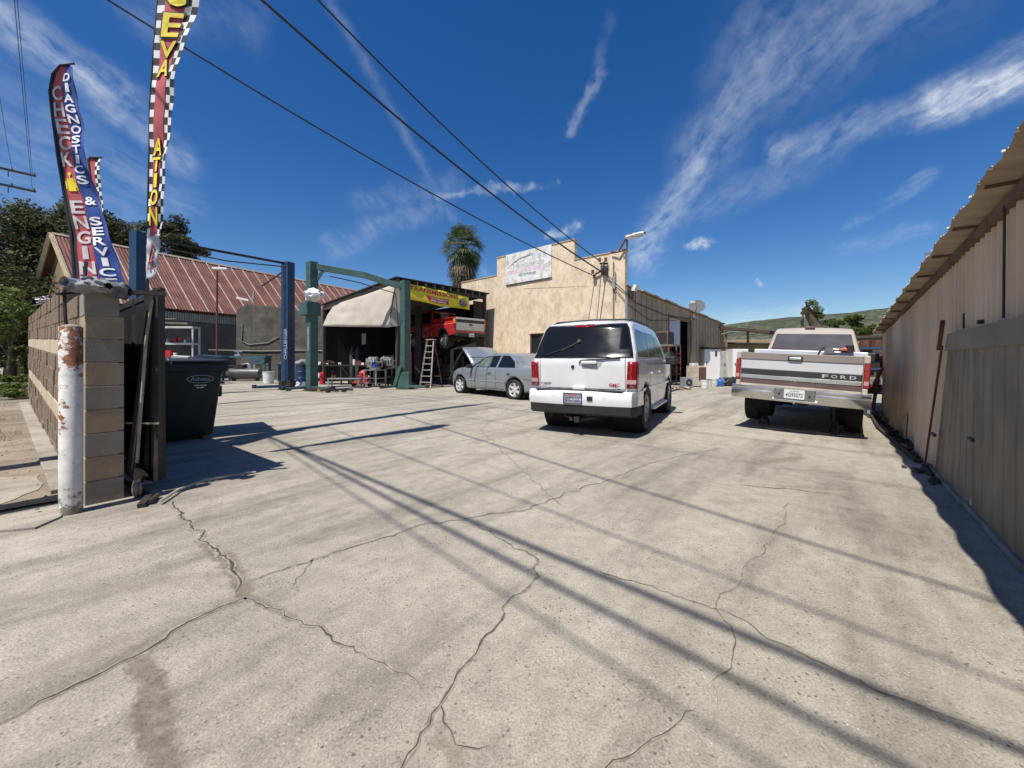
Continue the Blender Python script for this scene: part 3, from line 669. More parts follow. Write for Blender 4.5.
# dark block wall at the back of the yard
bk0, bk1 = Vector((-17.4, 24.6, 0)), Vector((-5.5, 25.6, 0)); ang = math.degrees(math.atan2(1.0, 11.9))
dw = thing('rear_block_wall', 'weathered dark grey block wall at the back of the yard behind the lift posts', 'wall', tuple(bk0), ang)
m = MB([CMU]); ln_ = (bk1 - bk0).length
prof = [(0, 0), (ln_, 0), (ln_, 3.9), (5.4, 4.15), (2.0, 4.65), (.55, 4.72), (.0, 4.3)]
m.prism([(x, 0, z) for x, z in prof], (0, .2, 0)); m.build('blockwork', dw)
m = MB([M('conduit_dull', (.26, .245, .22), .7)]); # conduit runs fixed on it
m.tube([(2.9, -.04, 4.5), (2.9, -.04, 1.9), (3.1, -.04, 1.7)], .03, 6); m.tube([(-1.6, -.05, 1.85), (1.5, -.05, 1.78), (4.5, -.05, 1.85), (9, -.05, 1.6)], .03, 6)
m.tube([(.4, -.04, 3.6), (.35, -.04, 2.4), (.8, -.04, 2.2), (1.9, -.04, 2.3), (2.6, -.04, 2.7)], .025, 6)
m.build('conduit', dw)

# ---- carport (lift bay) : local +x along the yard's grid (down the yard), local +y to the left
C0 = Vector((-5.0, 16.9, 0))
cp = thing('lift_shed', 'open lift shed with sloping timber roof between the green posts and the stucco building', 'shed', tuple(C0), YR)
# local: +y = D (down the yard), -x = left. open on the +x side and on the -y side
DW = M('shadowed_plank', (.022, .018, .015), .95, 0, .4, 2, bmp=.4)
m = MB([DW, GREYW]); LY, LX = 5.35, 7.4; zr = lambda x: 4.74 + x * .062
m.mat(DW)
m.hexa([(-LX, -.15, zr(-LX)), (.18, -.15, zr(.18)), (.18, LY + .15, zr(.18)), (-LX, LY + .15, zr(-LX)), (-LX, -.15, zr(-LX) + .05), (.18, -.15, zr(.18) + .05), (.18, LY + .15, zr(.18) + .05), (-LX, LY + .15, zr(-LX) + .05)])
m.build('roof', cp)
m = MB([GREYW])
for k in range(12): y = k * .48; m.bar((-LX, y, zr(-LX) - .1), (.16, y, zr(.16) - .1), .07, .15)
m.build('rafters', cp)
m = MB([M('shaded_timber', (.05, .04, .032), .95, 0, .4, 3)]); m.box(-.05, .07, 0, LY, 4.45, 4.62); m.box(-LX, 0, -.05, .05, 4.0, 4.18)  # interior timber colour darkened to stand in for the bay's shade
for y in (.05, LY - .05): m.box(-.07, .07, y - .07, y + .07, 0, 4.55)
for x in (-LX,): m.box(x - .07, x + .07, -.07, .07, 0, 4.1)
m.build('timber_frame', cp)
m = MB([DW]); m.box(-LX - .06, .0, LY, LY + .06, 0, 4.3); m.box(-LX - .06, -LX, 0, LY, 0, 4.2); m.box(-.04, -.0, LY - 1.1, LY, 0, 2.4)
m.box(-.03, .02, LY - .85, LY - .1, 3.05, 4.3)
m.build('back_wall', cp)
# banner over the opening
bn = thing('yellow_banner', 'yellow vinyl banner lettered TRANSMISSIONS hung over the lift bay', 'banner', tuple(C0), YR)
YEL = M('banner_yellow', (.72, .60, .02), .5, 0, .1, 3); RED = M('banner_red', (.42, .02, .04), .5); WHT = M('banner_white', (.75, .73, .7), .5)
def yz(p): return (.115, p[0], p[1])
b0, b1 = .36, 4.08; zt0, zt1, zb0, zb1 = 4.60, 4.42, 3.87, 3.74
nU, nV = 34, 8; vs = []
def bsurf(u, v):
    y = b0 + (b1 - b0) * u; zt_ = zt0 + (zt1 - zt0) * u; zb_ = zb0 + (zb1 - zb0) * u + .03 * math.sin(u * 9); z = zb_ + (zt_ - zb_) * v
    return Vector((.14 + .025 * math.sin(u * 21 + v * 3) + .02 * math.sin(v * 5 + u * 6), y, z))
m = MB([YEL]); vs = [bsurf(i / nU, j / nV) for j in range(nV + 1) for i in range(nU + 1)]
m.add(vs, [(j * (nU + 1) + i, j * (nU + 1) + i + 1, (j + 1) * (nU + 1) + i + 1, (j + 1) * (nU + 1) + i) for j in range(nV) for i in range(nU)], True)
so_ = m.build('vinyl', bn, sharp=90); sm_ = so_.modifiers.new('thick', 'SOLIDIFY'); sm_.thickness = .004
def on_banner(string, u0, u1, v0, v1, mat_, name, skew=0):
    v, f, tw_, th_ = text_geo(string); m = MB([mat_])
    m.add([bsurf(u0 + (a.x / tw_ + .5) * (u1 - u0), v0 + (a.y / th_ + .5) * (v1 - v0)) + Vector((.012, 0, 0)) for a in v], f); return m
m = on_banner('TRANSMISSIONS', .06, .80, .64, .92, RED, ''); m.build('lettering', bn)
m = MB([RED]); pts = [(.28, .50), (.64, .50), (.64, .16), (.33, .16)]
gr = [[(pts[0][0] + (pts[1][0] - pts[0][0]) * i / 10, .50) for i in range(11)], [(pts[3][0] + (pts[2][0] - pts[3][0]) * i / 10, .16) for i in range(11)]]
m.add([bsurf(*p) + Vector((.010, 0, 0)) for p in gr[0] + gr[1]], [(i, i + 1, 12 + i, 11 + i) for i in range(10)]); m.build('red_panel', bn)
for s_, v0, v1 in (('TRANSMISSION', .36, .46), ('AND REPAIR', .21, .31)):
    m = on_banner(s_, .36, .61, v0, v1, WHT, ''); m.v = [x + Vector((.006, 0, 0)) for x in m.v]; m.build('lettering', bn)
m = MB([M('gearbox_print', (.16, .15, .14), .5, 0, .6, 22)]); cc0 = []
cpt = bsurf(.89, .47); ring = [bsurf(.89 + .075 * math.cos(a * .3142), .47 + .33 * math.sin(a * .3142)) + Vector((.012, 0, 0)) for a in range(20)]; m.add([cpt + Vector((.012, 0, 0))] + ring, [(0, i + 1, (i + 1) % 20 + 1) for i in range(20)]); m.build('gearbox_picture', bn)
# canvas awning on the left opening
aw = thing('canvas_awning', 'pale canvas tarp hanging as an awning from the open side of the lift shed', 'awning', tuple(C0), YR)
CANV = M('canvas', (.44, .395, .33), .9, 0, .14, 1.5, grime=.25, gcol=(.3, .26, .2), gs=1.5, bmp=.5, bs=3)
tl, tr, br_, bl = P(334, 305, 21.0), P(396, 284, 16.75), P(389, 327, 16.6), P(323, 326, 20.8)
m = MB([CANV]); vs = []
for j in range(13):
    for i in range(25):
        u, v = i / 24, j / 12; p = tl.lerp(tr, u).lerp(bl.lerp(br_, u), v)
        p = p + Vector((-.35, -.55, 0)) * (math.sin(v * math.pi) * .06 + .035 * math.sin(u * 8 + v * 2) + .06 * noise.noise(Vector((u * 5, v * 5, 1))))
        p.z += .02 * math.sin(u * 7) * v; vs.append(p)
m.add(vs, [(j * 25 + i, j * 25 + i + 1, (j + 1) * 25 + i + 1, (j + 1) * 25 + i) for j in range(12) for i in range(24)], True)
o = m.build('canvas', aw, world=True, sharp=90); q = o.modifiers.new('thick', 'SOLIDIFY'); q.thickness = .006
m = MB([CANV]); m.hexa([br_, br_ + Vector((.5, .35, .1)), tr + Vector((.35, .25, -.1)), tr] + [p + Vector((0, .02, 0)) for p in (br_, br_ + Vector((.5, .35, .1)), tr + Vector((.35, .25, -.1)), tr)]); m.build('side_flap', aw, world=True)
m = MB([GREYW]); m.tube([bl, br_], .02, 6); m.build('hem_pole', aw, world=True)

# ---- stucco building
SA = Vector((4.69, 16.2, 0))
sb = thing('stucco_building', 'cream stucco workshop with stepped parapet and long tan side wall', 'building', tuple(SA), YR)
def stucco(name, base, dark):
    m, nt, b = new_mat(name); co = N(nt, 'ShaderNodeTexCoord').outputs['Object']
    c = ramp(nt, noise_t(nt, co, 1.1, 7, .65, .4), [(.32, tuple(x * .80 for x in base)), (.5, base), (.68, tuple(min(1, x * 1.12) for x in base))])
    k = ramp(nt, noise_t(nt, mapping(nt, co, (1, 1, .5)), 5.5, 6, .7, .6), [(.36, (.86, .80, .72)), (.55, (1.05, 1.04, 1.02))]); c = mixc(nt, 1, c, k, 'MULTIPLY')
    st = ramp(nt, noise_t(nt, mapping(nt, co, (3.2, 3.2, .35)), 1.3, 6, .7), [(.56, (0, 0, 0)), (.72, (.5,) * 3)]); c = mixc(nt, st, c, dark)
    L(nt, c, b.inputs['Base Color']); b.inputs['Roughness'].default_value = .95; b.inputs['Specular IOR Level'].default_value = .2
    bump(nt, b, noise_t(nt, co, 9, 7, .75), .5, .03); return m
STU = stucco('cream_stucco', (.66, .55, .415), (.42, .31, .20)); STS = stucco('tan_side_wall', (.40, .315, .225), (.24, .185, .125))
FX = 10.3
m = MB([STU]); zw = 5.78
# facade with window hole: polygons around x in local (x from -FX..0), stepped parapet between -7.45 and -2.55
WX0, WX1, WZ0, WZ1 = -2.9, -1.75, 1.25, 2.95
wpx = P(533, 0, 1); 
def fx(px_):   # local x on the facade seen at pixel column px_
    r_ = (px_ - CX) / F; s_ = (r_ * SA.y - SA.x) / (E.x - r_ * E.y); return s_
WX0, WX1 = fx(530), fx(552)
WZ1 = CAMZ + (HY - 334) / F * (SA + E * WX0).y; WZ0 = .9
st0, st1 = fx(497), fx(574.5)
for x0, x1, z0, z1 in [(-FX, st0, 0, zw), (st0, WX0, 0, 6.72), (WX0, WX1, WZ1, 6.72), (WX0, WX1, 0, WZ0)] + ([(WX1, st1, 0, 6.72), (st1, 0, 0, zw)] if WX1 < st1 else [(WX1, 0, 0, zw)]):
    m.box(x0, x1, 0, .25, z0, z1)
m.build('facade', sb)
m = MB([M('parapet_cap', (.42, .32, .21), .9, 0, .2, 5)])
for x0, x1, z in [(-FX - .02, st0, zw), (st0 - .03, st1 + .03, 6.72), (st1, .03, zw)]: m.box(x0, x1, -.03, .28, z, z + .05)
m.build('parapet_cap', sb)
# side wall with garage door opening
def sy(px_, off=0.0):  # local y on the side wall seen at pixel column
    r_ = (px_ - CX) / F; return (r_ * SA.y - SA.x) / (D.x - r_ * D.y)
g0y, g1y = sy(669), sy(691); gz = CAMZ + (HY - 317) / F * (SA + D * g0y).y
SL = sy(724); zs = lambda y: 4.28 - .55 * y / SL
m = MB([STS])
def sw(y0, y1, z0, z1a, z1b): m.hexa([(-.2, y0, z0), (0, y0, z0), (0, y1, z0), (-.2, y1, z0), (-.2, y0, z1a), (0, y0, z1a), (0, y1, z1b), (-.2, y1, z1b)])
sw(.25, g0y, 0, zs(0), zs(g0y)); sw(g0y, g1y, gz, zs(g0y), zs(g1y)); sw(g1y, SL, 0, zs(g1y), zs(SL)); m.box(-4, -.2, SL - .2, SL, 0, zs(SL) - .05)
m.build('side_wall', sb)
m = MB([M('panel_seam', (.22, .17, .12), .95)])
for k in range(int(SL / .6)):
    y = .4 + k * .6
    if g0y - .1 < y < g1y + .1: continue
    m.box(.001, .014, y, y + .03, .1, zs(y) - .05)
m.build('batten', sb)
m = MB([M('tin_roof', (.45, .36, .27), .6, .2, .35, 3, grime=.6, gcol=(.2, .09, .05), gs=1)])
k = 0; y = 0.0
while y < SL:
    y2 = min(SL + .1, y + random.uniform(.7, 1.1)); lift = random.uniform(0, .05); ov = random.uniform(.1, .22)
    m.hexa([(-5.5, y, zs(y) + .55), (ov, y, zs(y) + .01 + lift), (ov, y2, zs(y2) + .01 + lift * .5), (-5.5, y2, zs(y2) + .55), (-5.5, y, zs(y) + .58), (ov, y, zs(y) + .045 + lift), (ov, y2, zs(y2) + .045 + lift * .5), (-5.5, y2, zs(y2) + .58)]); y = y2
m.build('roof', sb)
# interior: dark room behind garage door + half-open shutter
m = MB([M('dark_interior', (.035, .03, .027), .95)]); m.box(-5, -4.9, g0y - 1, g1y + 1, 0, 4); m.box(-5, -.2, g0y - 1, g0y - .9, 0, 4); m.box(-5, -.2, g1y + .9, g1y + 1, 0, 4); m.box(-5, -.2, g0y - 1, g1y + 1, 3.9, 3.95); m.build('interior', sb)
gd = MB([M('shutter_white', (.55, .56, .56), .5, .1, .12, 4)]); sh1 = g0y + (g1y - g0y) * .56; zz = 1.95
while zz < gz: gd.hexa([(-.14, g0y + .04, zz), (-.09, g0y + .04, zz), (-.09, sh1, zz), (-.14, sh1, zz), (-.14, g0y + .04, zz + .1), (-.11, g0y + .04, zz + .1), (-.11, sh1, zz + .1), (-.14, sh1, zz + .1)]); zz += .105
gd.build('roller_door', sb)
m = MB([WOOD]); m.box(-.02, .03, g0y - .08, g0y, 0, gz + .1); m.box(-.02, .03, g1y, g1y + .08, 0, gz + .1); m.box(-.02, .03, g0y - .08, g1y + .08, gz, gz + .1); m.build('door_frame', sb)
# facade window
wf = MB([M('window_frame_brown', (.10, .05, .035), .6)]); fw = .07
wf.box(WX0, WX0 + fw, .03, .12, WZ0, WZ1); wf.box(WX1 - fw, WX1, .03, .12, WZ0, WZ1); wf.box(WX0 + fw, WX1 - fw, .03, .12, WZ1 - fw, WZ1); wf.box(WX0 + fw, WX1 - fw, .03, .12, WZ0, WZ0 + fw)
wf.box((WX0 + WX1) / 2 - .03, (WX0 + WX1) / 2 + .03, .04, .11, WZ0 + fw, WZ1 - fw)
wfo = wf.build('window', sb)
GLD = M('dark_glass', (.02, .022, .025), .08, 0, .1); wg = MB([GLD]); wg.box(WX0 + fw, WX1 - fw, .08, .09, WZ0 + fw, WZ1 - fw); wg.build('pane', wfo)
m = MB([STU]); m.box(WX0 - .05, WX1 + .05, -.04, .02, WZ1 + .01, WZ1 + .08); m.build('window_hood', sb)

# faded sign
sg = thing('faded_sign', 'weathered white sign board with faded lettering high on the stucco parapet', 'sign', tuple(SA + E * fx(529) + Vector((0, 0, 5.9))), YR)
sx0, sx1 = fx(506.5), fx(552); cxs = (sx0 + sx1) / 2; hw = (sx1 - sx0) / 2; zc0 = CAMZ + (HY - 285) / F * (SA + E * sx0).y; zc1 = CAMZ + (HY - 255.5) / F * (SA + E * sx0).y; zc = (zc0 + zc1) / 2; hh = (zc1 - zc0) / 2
sg.location = SA + E * cxs + Vector((0, 0, zc))
m = MB([M('faded_white', (.68, .68, .66), .7, 0, .12, 3, grime=.8, gcol=(.42, .38, .30), gs=4, g0=.48, g1=.62)]); m.box(-hw, hw, -.05, -.005, -hh, hh); m.build('board', sg)
m = MB([M('faded_edge', (.09, .08, .07), .9)]); m.box(-hw, hw, -.058, -.0, -hh - .05, -hh); m.build('bottom_rail', sg)
FB = M('faded_black_ink', (.47, .48, .48), .8, 0, .4, 14); PK = M('pink_ink', (.66, .44, .54), .8, 0, .35, 20); BK = M('black_ink', (.24, .24, .25), .8)
m = MB([PK]); m.text('805 525-8833', (0, -.055, -hh * .22), hw * 1.8, hh * .26, TX); m.build('phone_lettering', sg)
m = MB([BK]); m.text('AUTO REPAIR', (-hw * .02, -.055, -hh * .52), hw * .8, hh * .17, TX); m.build('lettering', sg)
m = MB([FB]); m.text('Transmissions', (0, -.055, hh * .12), hw * 1.4, hh * .3, TX); m.text('R & R', (hw * .5, -.055, hh * .52), hw * .6, hh * .4, TX); 
for k in range(3): m.tube([(-hw * .9 + k * .25, -.056, hh * .1 + k * .1), (-hw * .6 + k * .25, -.056, hh * (.45 + k * .1)), (-hw * .1 + k * .25, -.056, hh * .62), (hw * .15, -.056, hh * .75)], .012, 4)
m.build('faded_lettering', sg)

# street lamp arm on the corner
sl_ = thing('street_lamp', 'white cobra-head lamp on rusty bracket at the stucco corner', 'street lamp', tuple(SA + Vector((0, 0, 5.85))))
q0 = P(619, 251, 16.2); m = MB([RUST]); m.tube([P(611, 252, 16.5), P(619, 252, 16.2)], .03, 6); m.tube([P(619, 251, 16.2), P(625, 240, 16.0), P(627, 238, 16.0)], .045, 6); m.tube([P(622, 250, 16.1), P(627, 249, 16.0), P(627, 238, 16.0)], .035, 6); m.build('bracket', sl_, world=True)
m = MB([WHITEP]); hp = [P(626, 238, 16), P(628, 234, 15.9), P(633, 232, 15.7), P(640, 232.5, 15.4), P(645, 233.5, 15.2)]
crumple(m, hp[0], hp[-1] + Vector((0, 0, .03)), .15, 1, n=14, seg=14, flat=.55, amp=.0); mm = m.build('lamp_head', sl_, world=True)
m = MB([M('lamp_lens', (.5, .5, .48), .2)]); m.tube([P(633, 235, 15.7), P(638, 235.5, 15.5), P(643, 235.5, 15.25)], [.06, .09, .03], 10); m.build('lens', sl_, world=True)
# service drop hardware, conduit, flood light, pole standing at the corner
ms = thing('service_bracket', 'steel service bracket and porcelain insulators where the overhead wires meet the facade', 'bracket', tuple(P(604, 270, 15.2)))
m = MB([DARKST]); 
def fp(px_, py_, off=.1):
    s_ = fx(px_); q = SA + E * s_; return Vector((q.x, q.y, CAMZ + (HY - py_) / F * q.y)) - D * off
m.bar(fp(601, 264), fp(609, 264), .07, .07); m.bar(fp(605, 262), fp(605, 271), .05, .05, (1, 0, 0)); m.bar(fp(596, 275), fp(603, 271), .06, .06); m.cbox(fp(606, 272, .12), (.22, .15, .28)); m.cbox(fp(596, 277, .14), (.1, .1, .14)); m.build('bracket', ms, world=True)
m = MB([M('porcelain', (.12, .06, .04), .3)]); 
for px_, py_ in ((602, 262), (608, 262), (595, 274)): m.cyl(fp(px_, py_ + .5, .2), .06, .16, 10)
m.build('insulator', ms, world=True)
cn = thing('conduit_riser', 'thin grey conduit with small meter box down the corner end of the stucco facade', 'conduit', tuple(fp(614, 300)))
m = MB([GREYW]); m.tube([fp(614, 262, .05), fp(614, 345, .05)], .025, 6); m.tube([fp(616, 272, .05), fp(616, 300, .05)], .02, 6); m.build('pipe', cn, world=True); m = MB([GALV]); m.cbox(fp(614.5, 283, .08), (.12, .1, .5)); m.build('box', cn, world=True)
fl = thing('flood_light', 'white twin flood light under the side roof corner', 'lamp', tuple(SA + D * .3 + E * .2 + Vector((0, 0, 4.3))))
m = MB([WHITEP]); c_ = SA + D * .35 + E * .25 + Vector((0, 0, 4.1)); m.cyl(c_, .12, .14, 12); m.cbox(c_ + Vector((.08, -.05, .15)), (.26, .16, .16), rotm(20, 10, 30)); m.build('housing', fl, world=True)
m = MB([DARKST]); m.cbox(c_ + Vector((-.12, 0, -.15)), (.18, .14, .3)); m.build('junction_box', fl, world=True)
vp = MB([GALV]); q = P(626, 0, 15.6); vp.tube([(q.x, q.y, 0), (q.x, q.y, 3.7)], .045, 10); tag(vp.build('vent_pipe'), 'upright white pipe at the corner between facade and tan side wall', 'pipe')
# satellite dish on the roof edge
sd = thing('satellite_dish', 'round grey satellite dish on the edge of the tan side roof', 'satellite dish', tuple(P(695, 320, 22.5)))
q = P(697, 306, 22.3); m = MB([M('dish_grey', (.13, .13, .135), .9, 0, .15, 6, spec=.1)])
m.T = Matrix.Translation(q) @ rotm(62, 0, -22); rr = [(.001, .06)] + [(.42 * k / 6, .06 - .06 * (k / 6) ** 2) for k in range(1, 7)]; m.lathe([(r_, -z_) for r_, z_ in rr], 24); m.lathe([(r_, -z_ - .012) for r_, z_ in rr][::-1], 24); m.lathe([(.42, 0), (.435, -.005), (.42, -.012)], 24); m.T = Matrix(); m.build('reflector', sd, world=True)
m = MB([GALV]); m.tube([P(690, 320, 22.3), P(695, 314, 22.3), q], .03, 6); m.tube([q, P(693, 301, 21.8)], .018, 6); m.bar(P(692, 317, 22.2), P(697, 318, 22.6), .1, .05); m.build('mast', sd, world=True)
m = MB([WHITEP]); m.cbox(P(693, 302, 21.8), (.22, .12, .10), rotm(0, 0, 20)); m.build('receiver', sd, world=True)
# ---- corrugated building on the right
RW = Vector((3.25, 2.49, 0)); RWA = -39.3
rg = thing('corrugated_shed', 'long beige corrugated metal building with overhanging roof and a row of white cap screws', 'building', tuple(RW), RWA)
BEI, nb_, bb_ = new_mat('beige_corrugated'); co = N(nb_, 'ShaderNodeTexCoord').outputs['Object']
c = ramp(nb_, noise_t(nb_, mapping(nb_, co, (1, 1, .25)), 1.8, 6, .65), [(.3, (.53, .38, .255)), (.5, (.65, .475, .325)), (.7, (.70, .53, .375))])
sz = N(nb_, 'ShaderNodeSeparateXYZ'); L(nb_, co, sz.inputs[0])
st = ramp(nb_, noise_t(nb_, mapping(nb_, co, (3, 3, .5)), 3.5, 7, .75), [(.60, (0, 0, 0)), (.74, (.6,) * 3)]); c = mixc(nb_, st, c, (.24, .18, .13))
L(nb_, c, bb_.inputs['Base Color']); bb_.inputs['Roughness'].default_value = .6; bb_.inputs['Metallic'].default_value = .15; bump(nb_, bb_, noise_t(nb_, co, 5, 5), .25, .02)
Y0, Y1 = -9.0, 8.3; ztop = lambda y: 2.27 - .050 * y
m = MB([BEI]); pr = []; y = Y0; pat = [(0, 0), (.05, 0), (.06, -.02), (.09, -.02), (.10, 0)]
sheet_i = 0
while y < Y1:
    for a, b in pat: pr.append((y + a, b))
    y += .135
vs = []; nz_ = 9
for j in range(nz_):
    t = j / (nz_ - 1)
    for yy, xx in pr:
        z = .03 + (ztop(yy) - .03) * t
        sh = int((yy + 20) / .9); bulge = (-.035 - .05 * noise.noise(Vector((sh * 3.7, 0, 2)))) * (1 - t) ** 3 * 1.4 + .012 * noise.noise(Vector((yy * 1.2, z * 1.5, 5)))
        zz = z + (.05 * noise.noise(Vector((sh * 2.3, 7, 0))) if j == 0 else 0)
        vs.append((xx + bulge + (.006 if sh % 2 else 0), yy, zz))
n = len(pr); m.add(vs, [(j * n + i, j * n + i + 1, (j + 1) * n + i + 1, (j + 1) * n + i) for j in range(nz_ - 1) for i in range(n - 1)])
o = m.build('wall', rg); q = o.modifiers.new('thick', 'SOLIDIFY'); q.thickness = .006; q.offset = 1
m = MB([BEI]); m.box(.1, 6, Y1 - .05, Y1, 0, ztop(Y1)); m.box(.12, 6, Y0, Y0 + .05, 0, 2.8); m.box(5.95, 6, Y0, Y1, 0, 1.7); m.build('end_wall', rg)
ROOFU = M('roof_sheet_beige', (.40, .32, .24), .7, .1, .2, 3, grime=.5, gcol=(.2, .12, .08), gs=2)
zeave = lambda y: 2.35 - .060 * y
m = MB([ROOFU]); vs = []; ys_ = []
y = Y0
while y < Y1 + .15:
    for a, b in [(0, 0), (.10, 0), (.125, .018), (.175, .018), (.2, 0)]: ys_.append((y + a, b))
    y += .225
ov = lambda y: -.17
for x_, dz_ in ((0, 0), (1, 0)):
    for yy, b in ys_:
        xx = -.19 + .012 * math.sin(yy * 9) if x_ == 0 else 6.2
        vs.append((xx, yy, zeave(yy) + b + (-.45 if x_ else 0)))
n = len(ys_); m.add(vs, [(i, i + 1, n + i + 1, n + i) for i in range(n - 1)])
o = m.build('roof', rg); q = o.modifiers.new('thick', 'SOLIDIFY'); q.thickness = .006
m = MB([M('white_screw_cap', (.75, .74, .72), .4)])
for k in range(int((Y1 - Y0) / .225)): yy = Y0 + k * .225 + .15; m.cyl((-.186, yy, zeave(yy) + .012), .009, .012, 8)
m.build('edge_caps', rg)
m = MB([M('purlin_brown', (.13, .075, .05), .85, 0, .4, 5)])
m.hexa([(-.045, Y0, ztop(Y0) - .04), (.03, Y0, ztop(Y0) - .04), (.03, Y1, ztop(Y1) - .04), (-.045, Y1, ztop(Y1) - .04), (-.045, Y0, ztop(Y0) + .035), (.03, Y0, ztop(Y0) + .035), (.03, Y1, ztop(Y1) + .035), (-.045, Y1, ztop(Y1) + .035)])
k = Y0 + .3
while k < Y1: m.box(-.17, .0, k, k + .016, zeave(k) - .03, zeave(k) - .008); k += .86
m.build('fascia_board', rg)
# grey panel gate leaning against the wall
pg = thing('panel_gate', 'grey weathered corrugated panel gate with plywood head against the beige wall', 'gate', tuple(RW), RWA)
PG = M('grey_panel', (.225, .188, .132), .85, 0, .3, 4, grime=.7, gcol=(.11, .095, .07), gs=2.5, stretch=(1, 1, .35), bmp=.3, bs=15)
m = MB([PG]); y = -7.0; pts_ = []
while y < 2.3:
    for a, b in [(0, 0), (.10, 0), (.108, -.007), (.15, -.007), (.158, 0)]: pts_.append((y + a, b))
    y += .23
pts_ = [p for p in pts_ if p[0] < 2.3]; vs = []
for j in range(5):
    t = j / 4
    for yy, b in pts_:
        lean = max(0, yy - .8) / 1.5 * .62 * t
        vs.append((-.060 + b - .012 * (1 - t) + .01 * noise.noise(Vector((yy * 2, t * 3, 4))), yy - lean, .03 + 1.30 * t))
n = len(pts_); m.add(vs, [(j * n + i, j * n + i + 1, (j + 1) * n + i + 1, (j + 1) * n + i) for j in range(4) for i in range(n - 1)])
o = m.build('panel', pg); q = o.modifiers.new('thick', 'SOLIDIFY'); q.thickness = .008; q.offset = 1
m = MB([M('plywood_grey', (.215, .19, .15), .9, 0, .3, 3, grime=.5, gcol=(.13, .11, .08), stretch=(1, .3, 1))]); m.hexa([(-.078, -7, 1.33), (-.055, -7, 1.33), (-.055, 1.66, 1.31), (-.078, 1.66, 1.31), (-.078, -7, 1.50), (-.055, -7, 1.50), (-.055, 1.55, 1.47), (-.078, 1.55, 1.47)])
m.build('head_board', pg)
m = MB([M('concrete_curb', (.26, .235, .20), .95, 0, .3, 5, bmp=.5)])
for k in range(14): y = -7 + k * .66; m.box(-.095 - random.uniform(0, .015), -.03, y, y + .655, 0, .045 + random.uniform(-.005, .006))
m.build('concrete_foot', pg, bevel=.01)
m = MB([M('red_oxide_post', (.14, .045, .035), .8, 0, .4, 6)]); m.bar((-.13, 2.33, 0), (-.10, 1.62, 1.36), .016, .016); m.bar((-.12, 1.64, 1.32), (-.11, 1.52, 1.60), .03, .02); m.build('post', pg)
m = MB([DARKST]); m.bar((-.06, 1.05, 1.49), (-.06, 1.05, 1.62), .012, .012); m.tube([(-.045, .12, 1.5), (-.045, .10, 2.25)], .007, 6); m.cbox((-.12, .25, 1.49), (.03, .04, .03)); m.cbox((-.12, .5, .62), (.02, .12, .02)); m.cbox((-.12, 1.9, .45), (.02, .16, .03)); m.build('bracket', pg)
# eave light
el = thing('eave_lamp', 'small white lamp fixture tucked under the eave of the beige building', 'lamp', tuple(P(938, 253, 4.1)))
m = MB([WHITEP]); m.bar(P(930, 254.5, 4.3), P(945, 252.5, 3.9), .09, .05); m.build('housing', el, world=True)
m = MB([DARKST]); m.tube([P(944, 252, 3.95), P(955, 250, 3.75)], .02, 6); m.build('arm', el, world=True)
# debris line along wall foot
DB = M('debris_dark', (.05, .04, .03), .95, 0, .5, 9, bmp=.5); m = MB([DB, RUST, SLABM])
for k in range(150):
    yy = random.uniform(1.5, 8.6); xx = -.06 - abs(random.gauss(0, .07)) - .03 * max(0, yy - 4); m.mat(random.choice([DB, DB, RUST, SLABM])) if k % 5 == 0 else m.mat(DB)
    r_ = random.uniform(.012, .045); m.blob((xx, yy, r_ * .5), (r_, r_ * random.uniform(1, 2.5), r_ * .6), k, .6, 1)
m.tube([(-.16, 2.6, .03), (-.22, 4, .03), (-.3, 5.5, .04), (-.28, 7, .05), (-.42, 8.3, .04)], .022, 6)
db = m.build('debris', None); db.location = RW; db.rotation_euler = (0, 0, R(RWA)); tag(db, kind='stuff')
t = MB([M('pale_board', (.45, .36, .26), .8, 0, .2, 4)]); t.hexa([(-.09, 4.3, .03), (-.07, 4.3, .03), (-.07, 4.85, .03), (-.09, 4.85, .03), (-.07, 4.33, .42), (-.05, 4.33, .42), (-.05, 4.6, .36), (-.07, 4.6, .36)])
o = t.build('board_offcut'); o.location = RW; o.rotation_euler = (0, 0, R(RWA)); tag(o, 'small pale board offcut leaning at the foot of the beige wall', 'board')

# ---- sheds beyond the stucco building (far end of the yard)
fs = thing('far_shed', 'low tan shed with long dark overhanging roof at the far end of the yard', 'shed', tuple(P(760, 378, 28)))
m = MB([M('tan_shed_wall', (.34, .26, .17), .95, 0, .2, 2)]); a, b = P(722, 352, 29.5), P(905, 352, 26.5); zt_ = 2.75
m.hexa([Vector((a.x, a.y, 0)), Vector((b.x, b.y, 0)), Vector((b.x + .3, b.y + 2, 0)), Vector((a.x + .3, a.y + 2, 0)), Vector((a.x, a.y, zt_)), Vector((b.x, b.y, zt_)), Vector((b.x + .3, b.y + 2, zt_)), Vector((a.x + .3, a.y + 2, zt_))]); m.build('wall', fs, world=True)
m = MB([M('dark_roof_edge', (.06, .045, .035), .85, 0, .3, 2)]); m.bar(P(722, 343.0, 29), P(905, 346, 26), 1.2, .08); m.build('lower_roof', fs, world=True)
m = MB([M('brown_roof', (.07, .048, .038), .85, 0, .3, 2)]); m.bar(P(723, 328, 27.5), P(772, 332.5, 25.5), 1.6, .18); m.bar(P(772, 332.5, 25.5), P(905, 342, 23), 1.6, .16); m.build('roof', fs, world=True)
m = MB([GREYW]); 
for px_ in (726, 748): q = P(px_, 360, 27); m.bar((q.x, q.y, 0), (q.x, q.y, 3.2), .12, .12, (1, 0, 0))
m.build('post', fs, world=True)
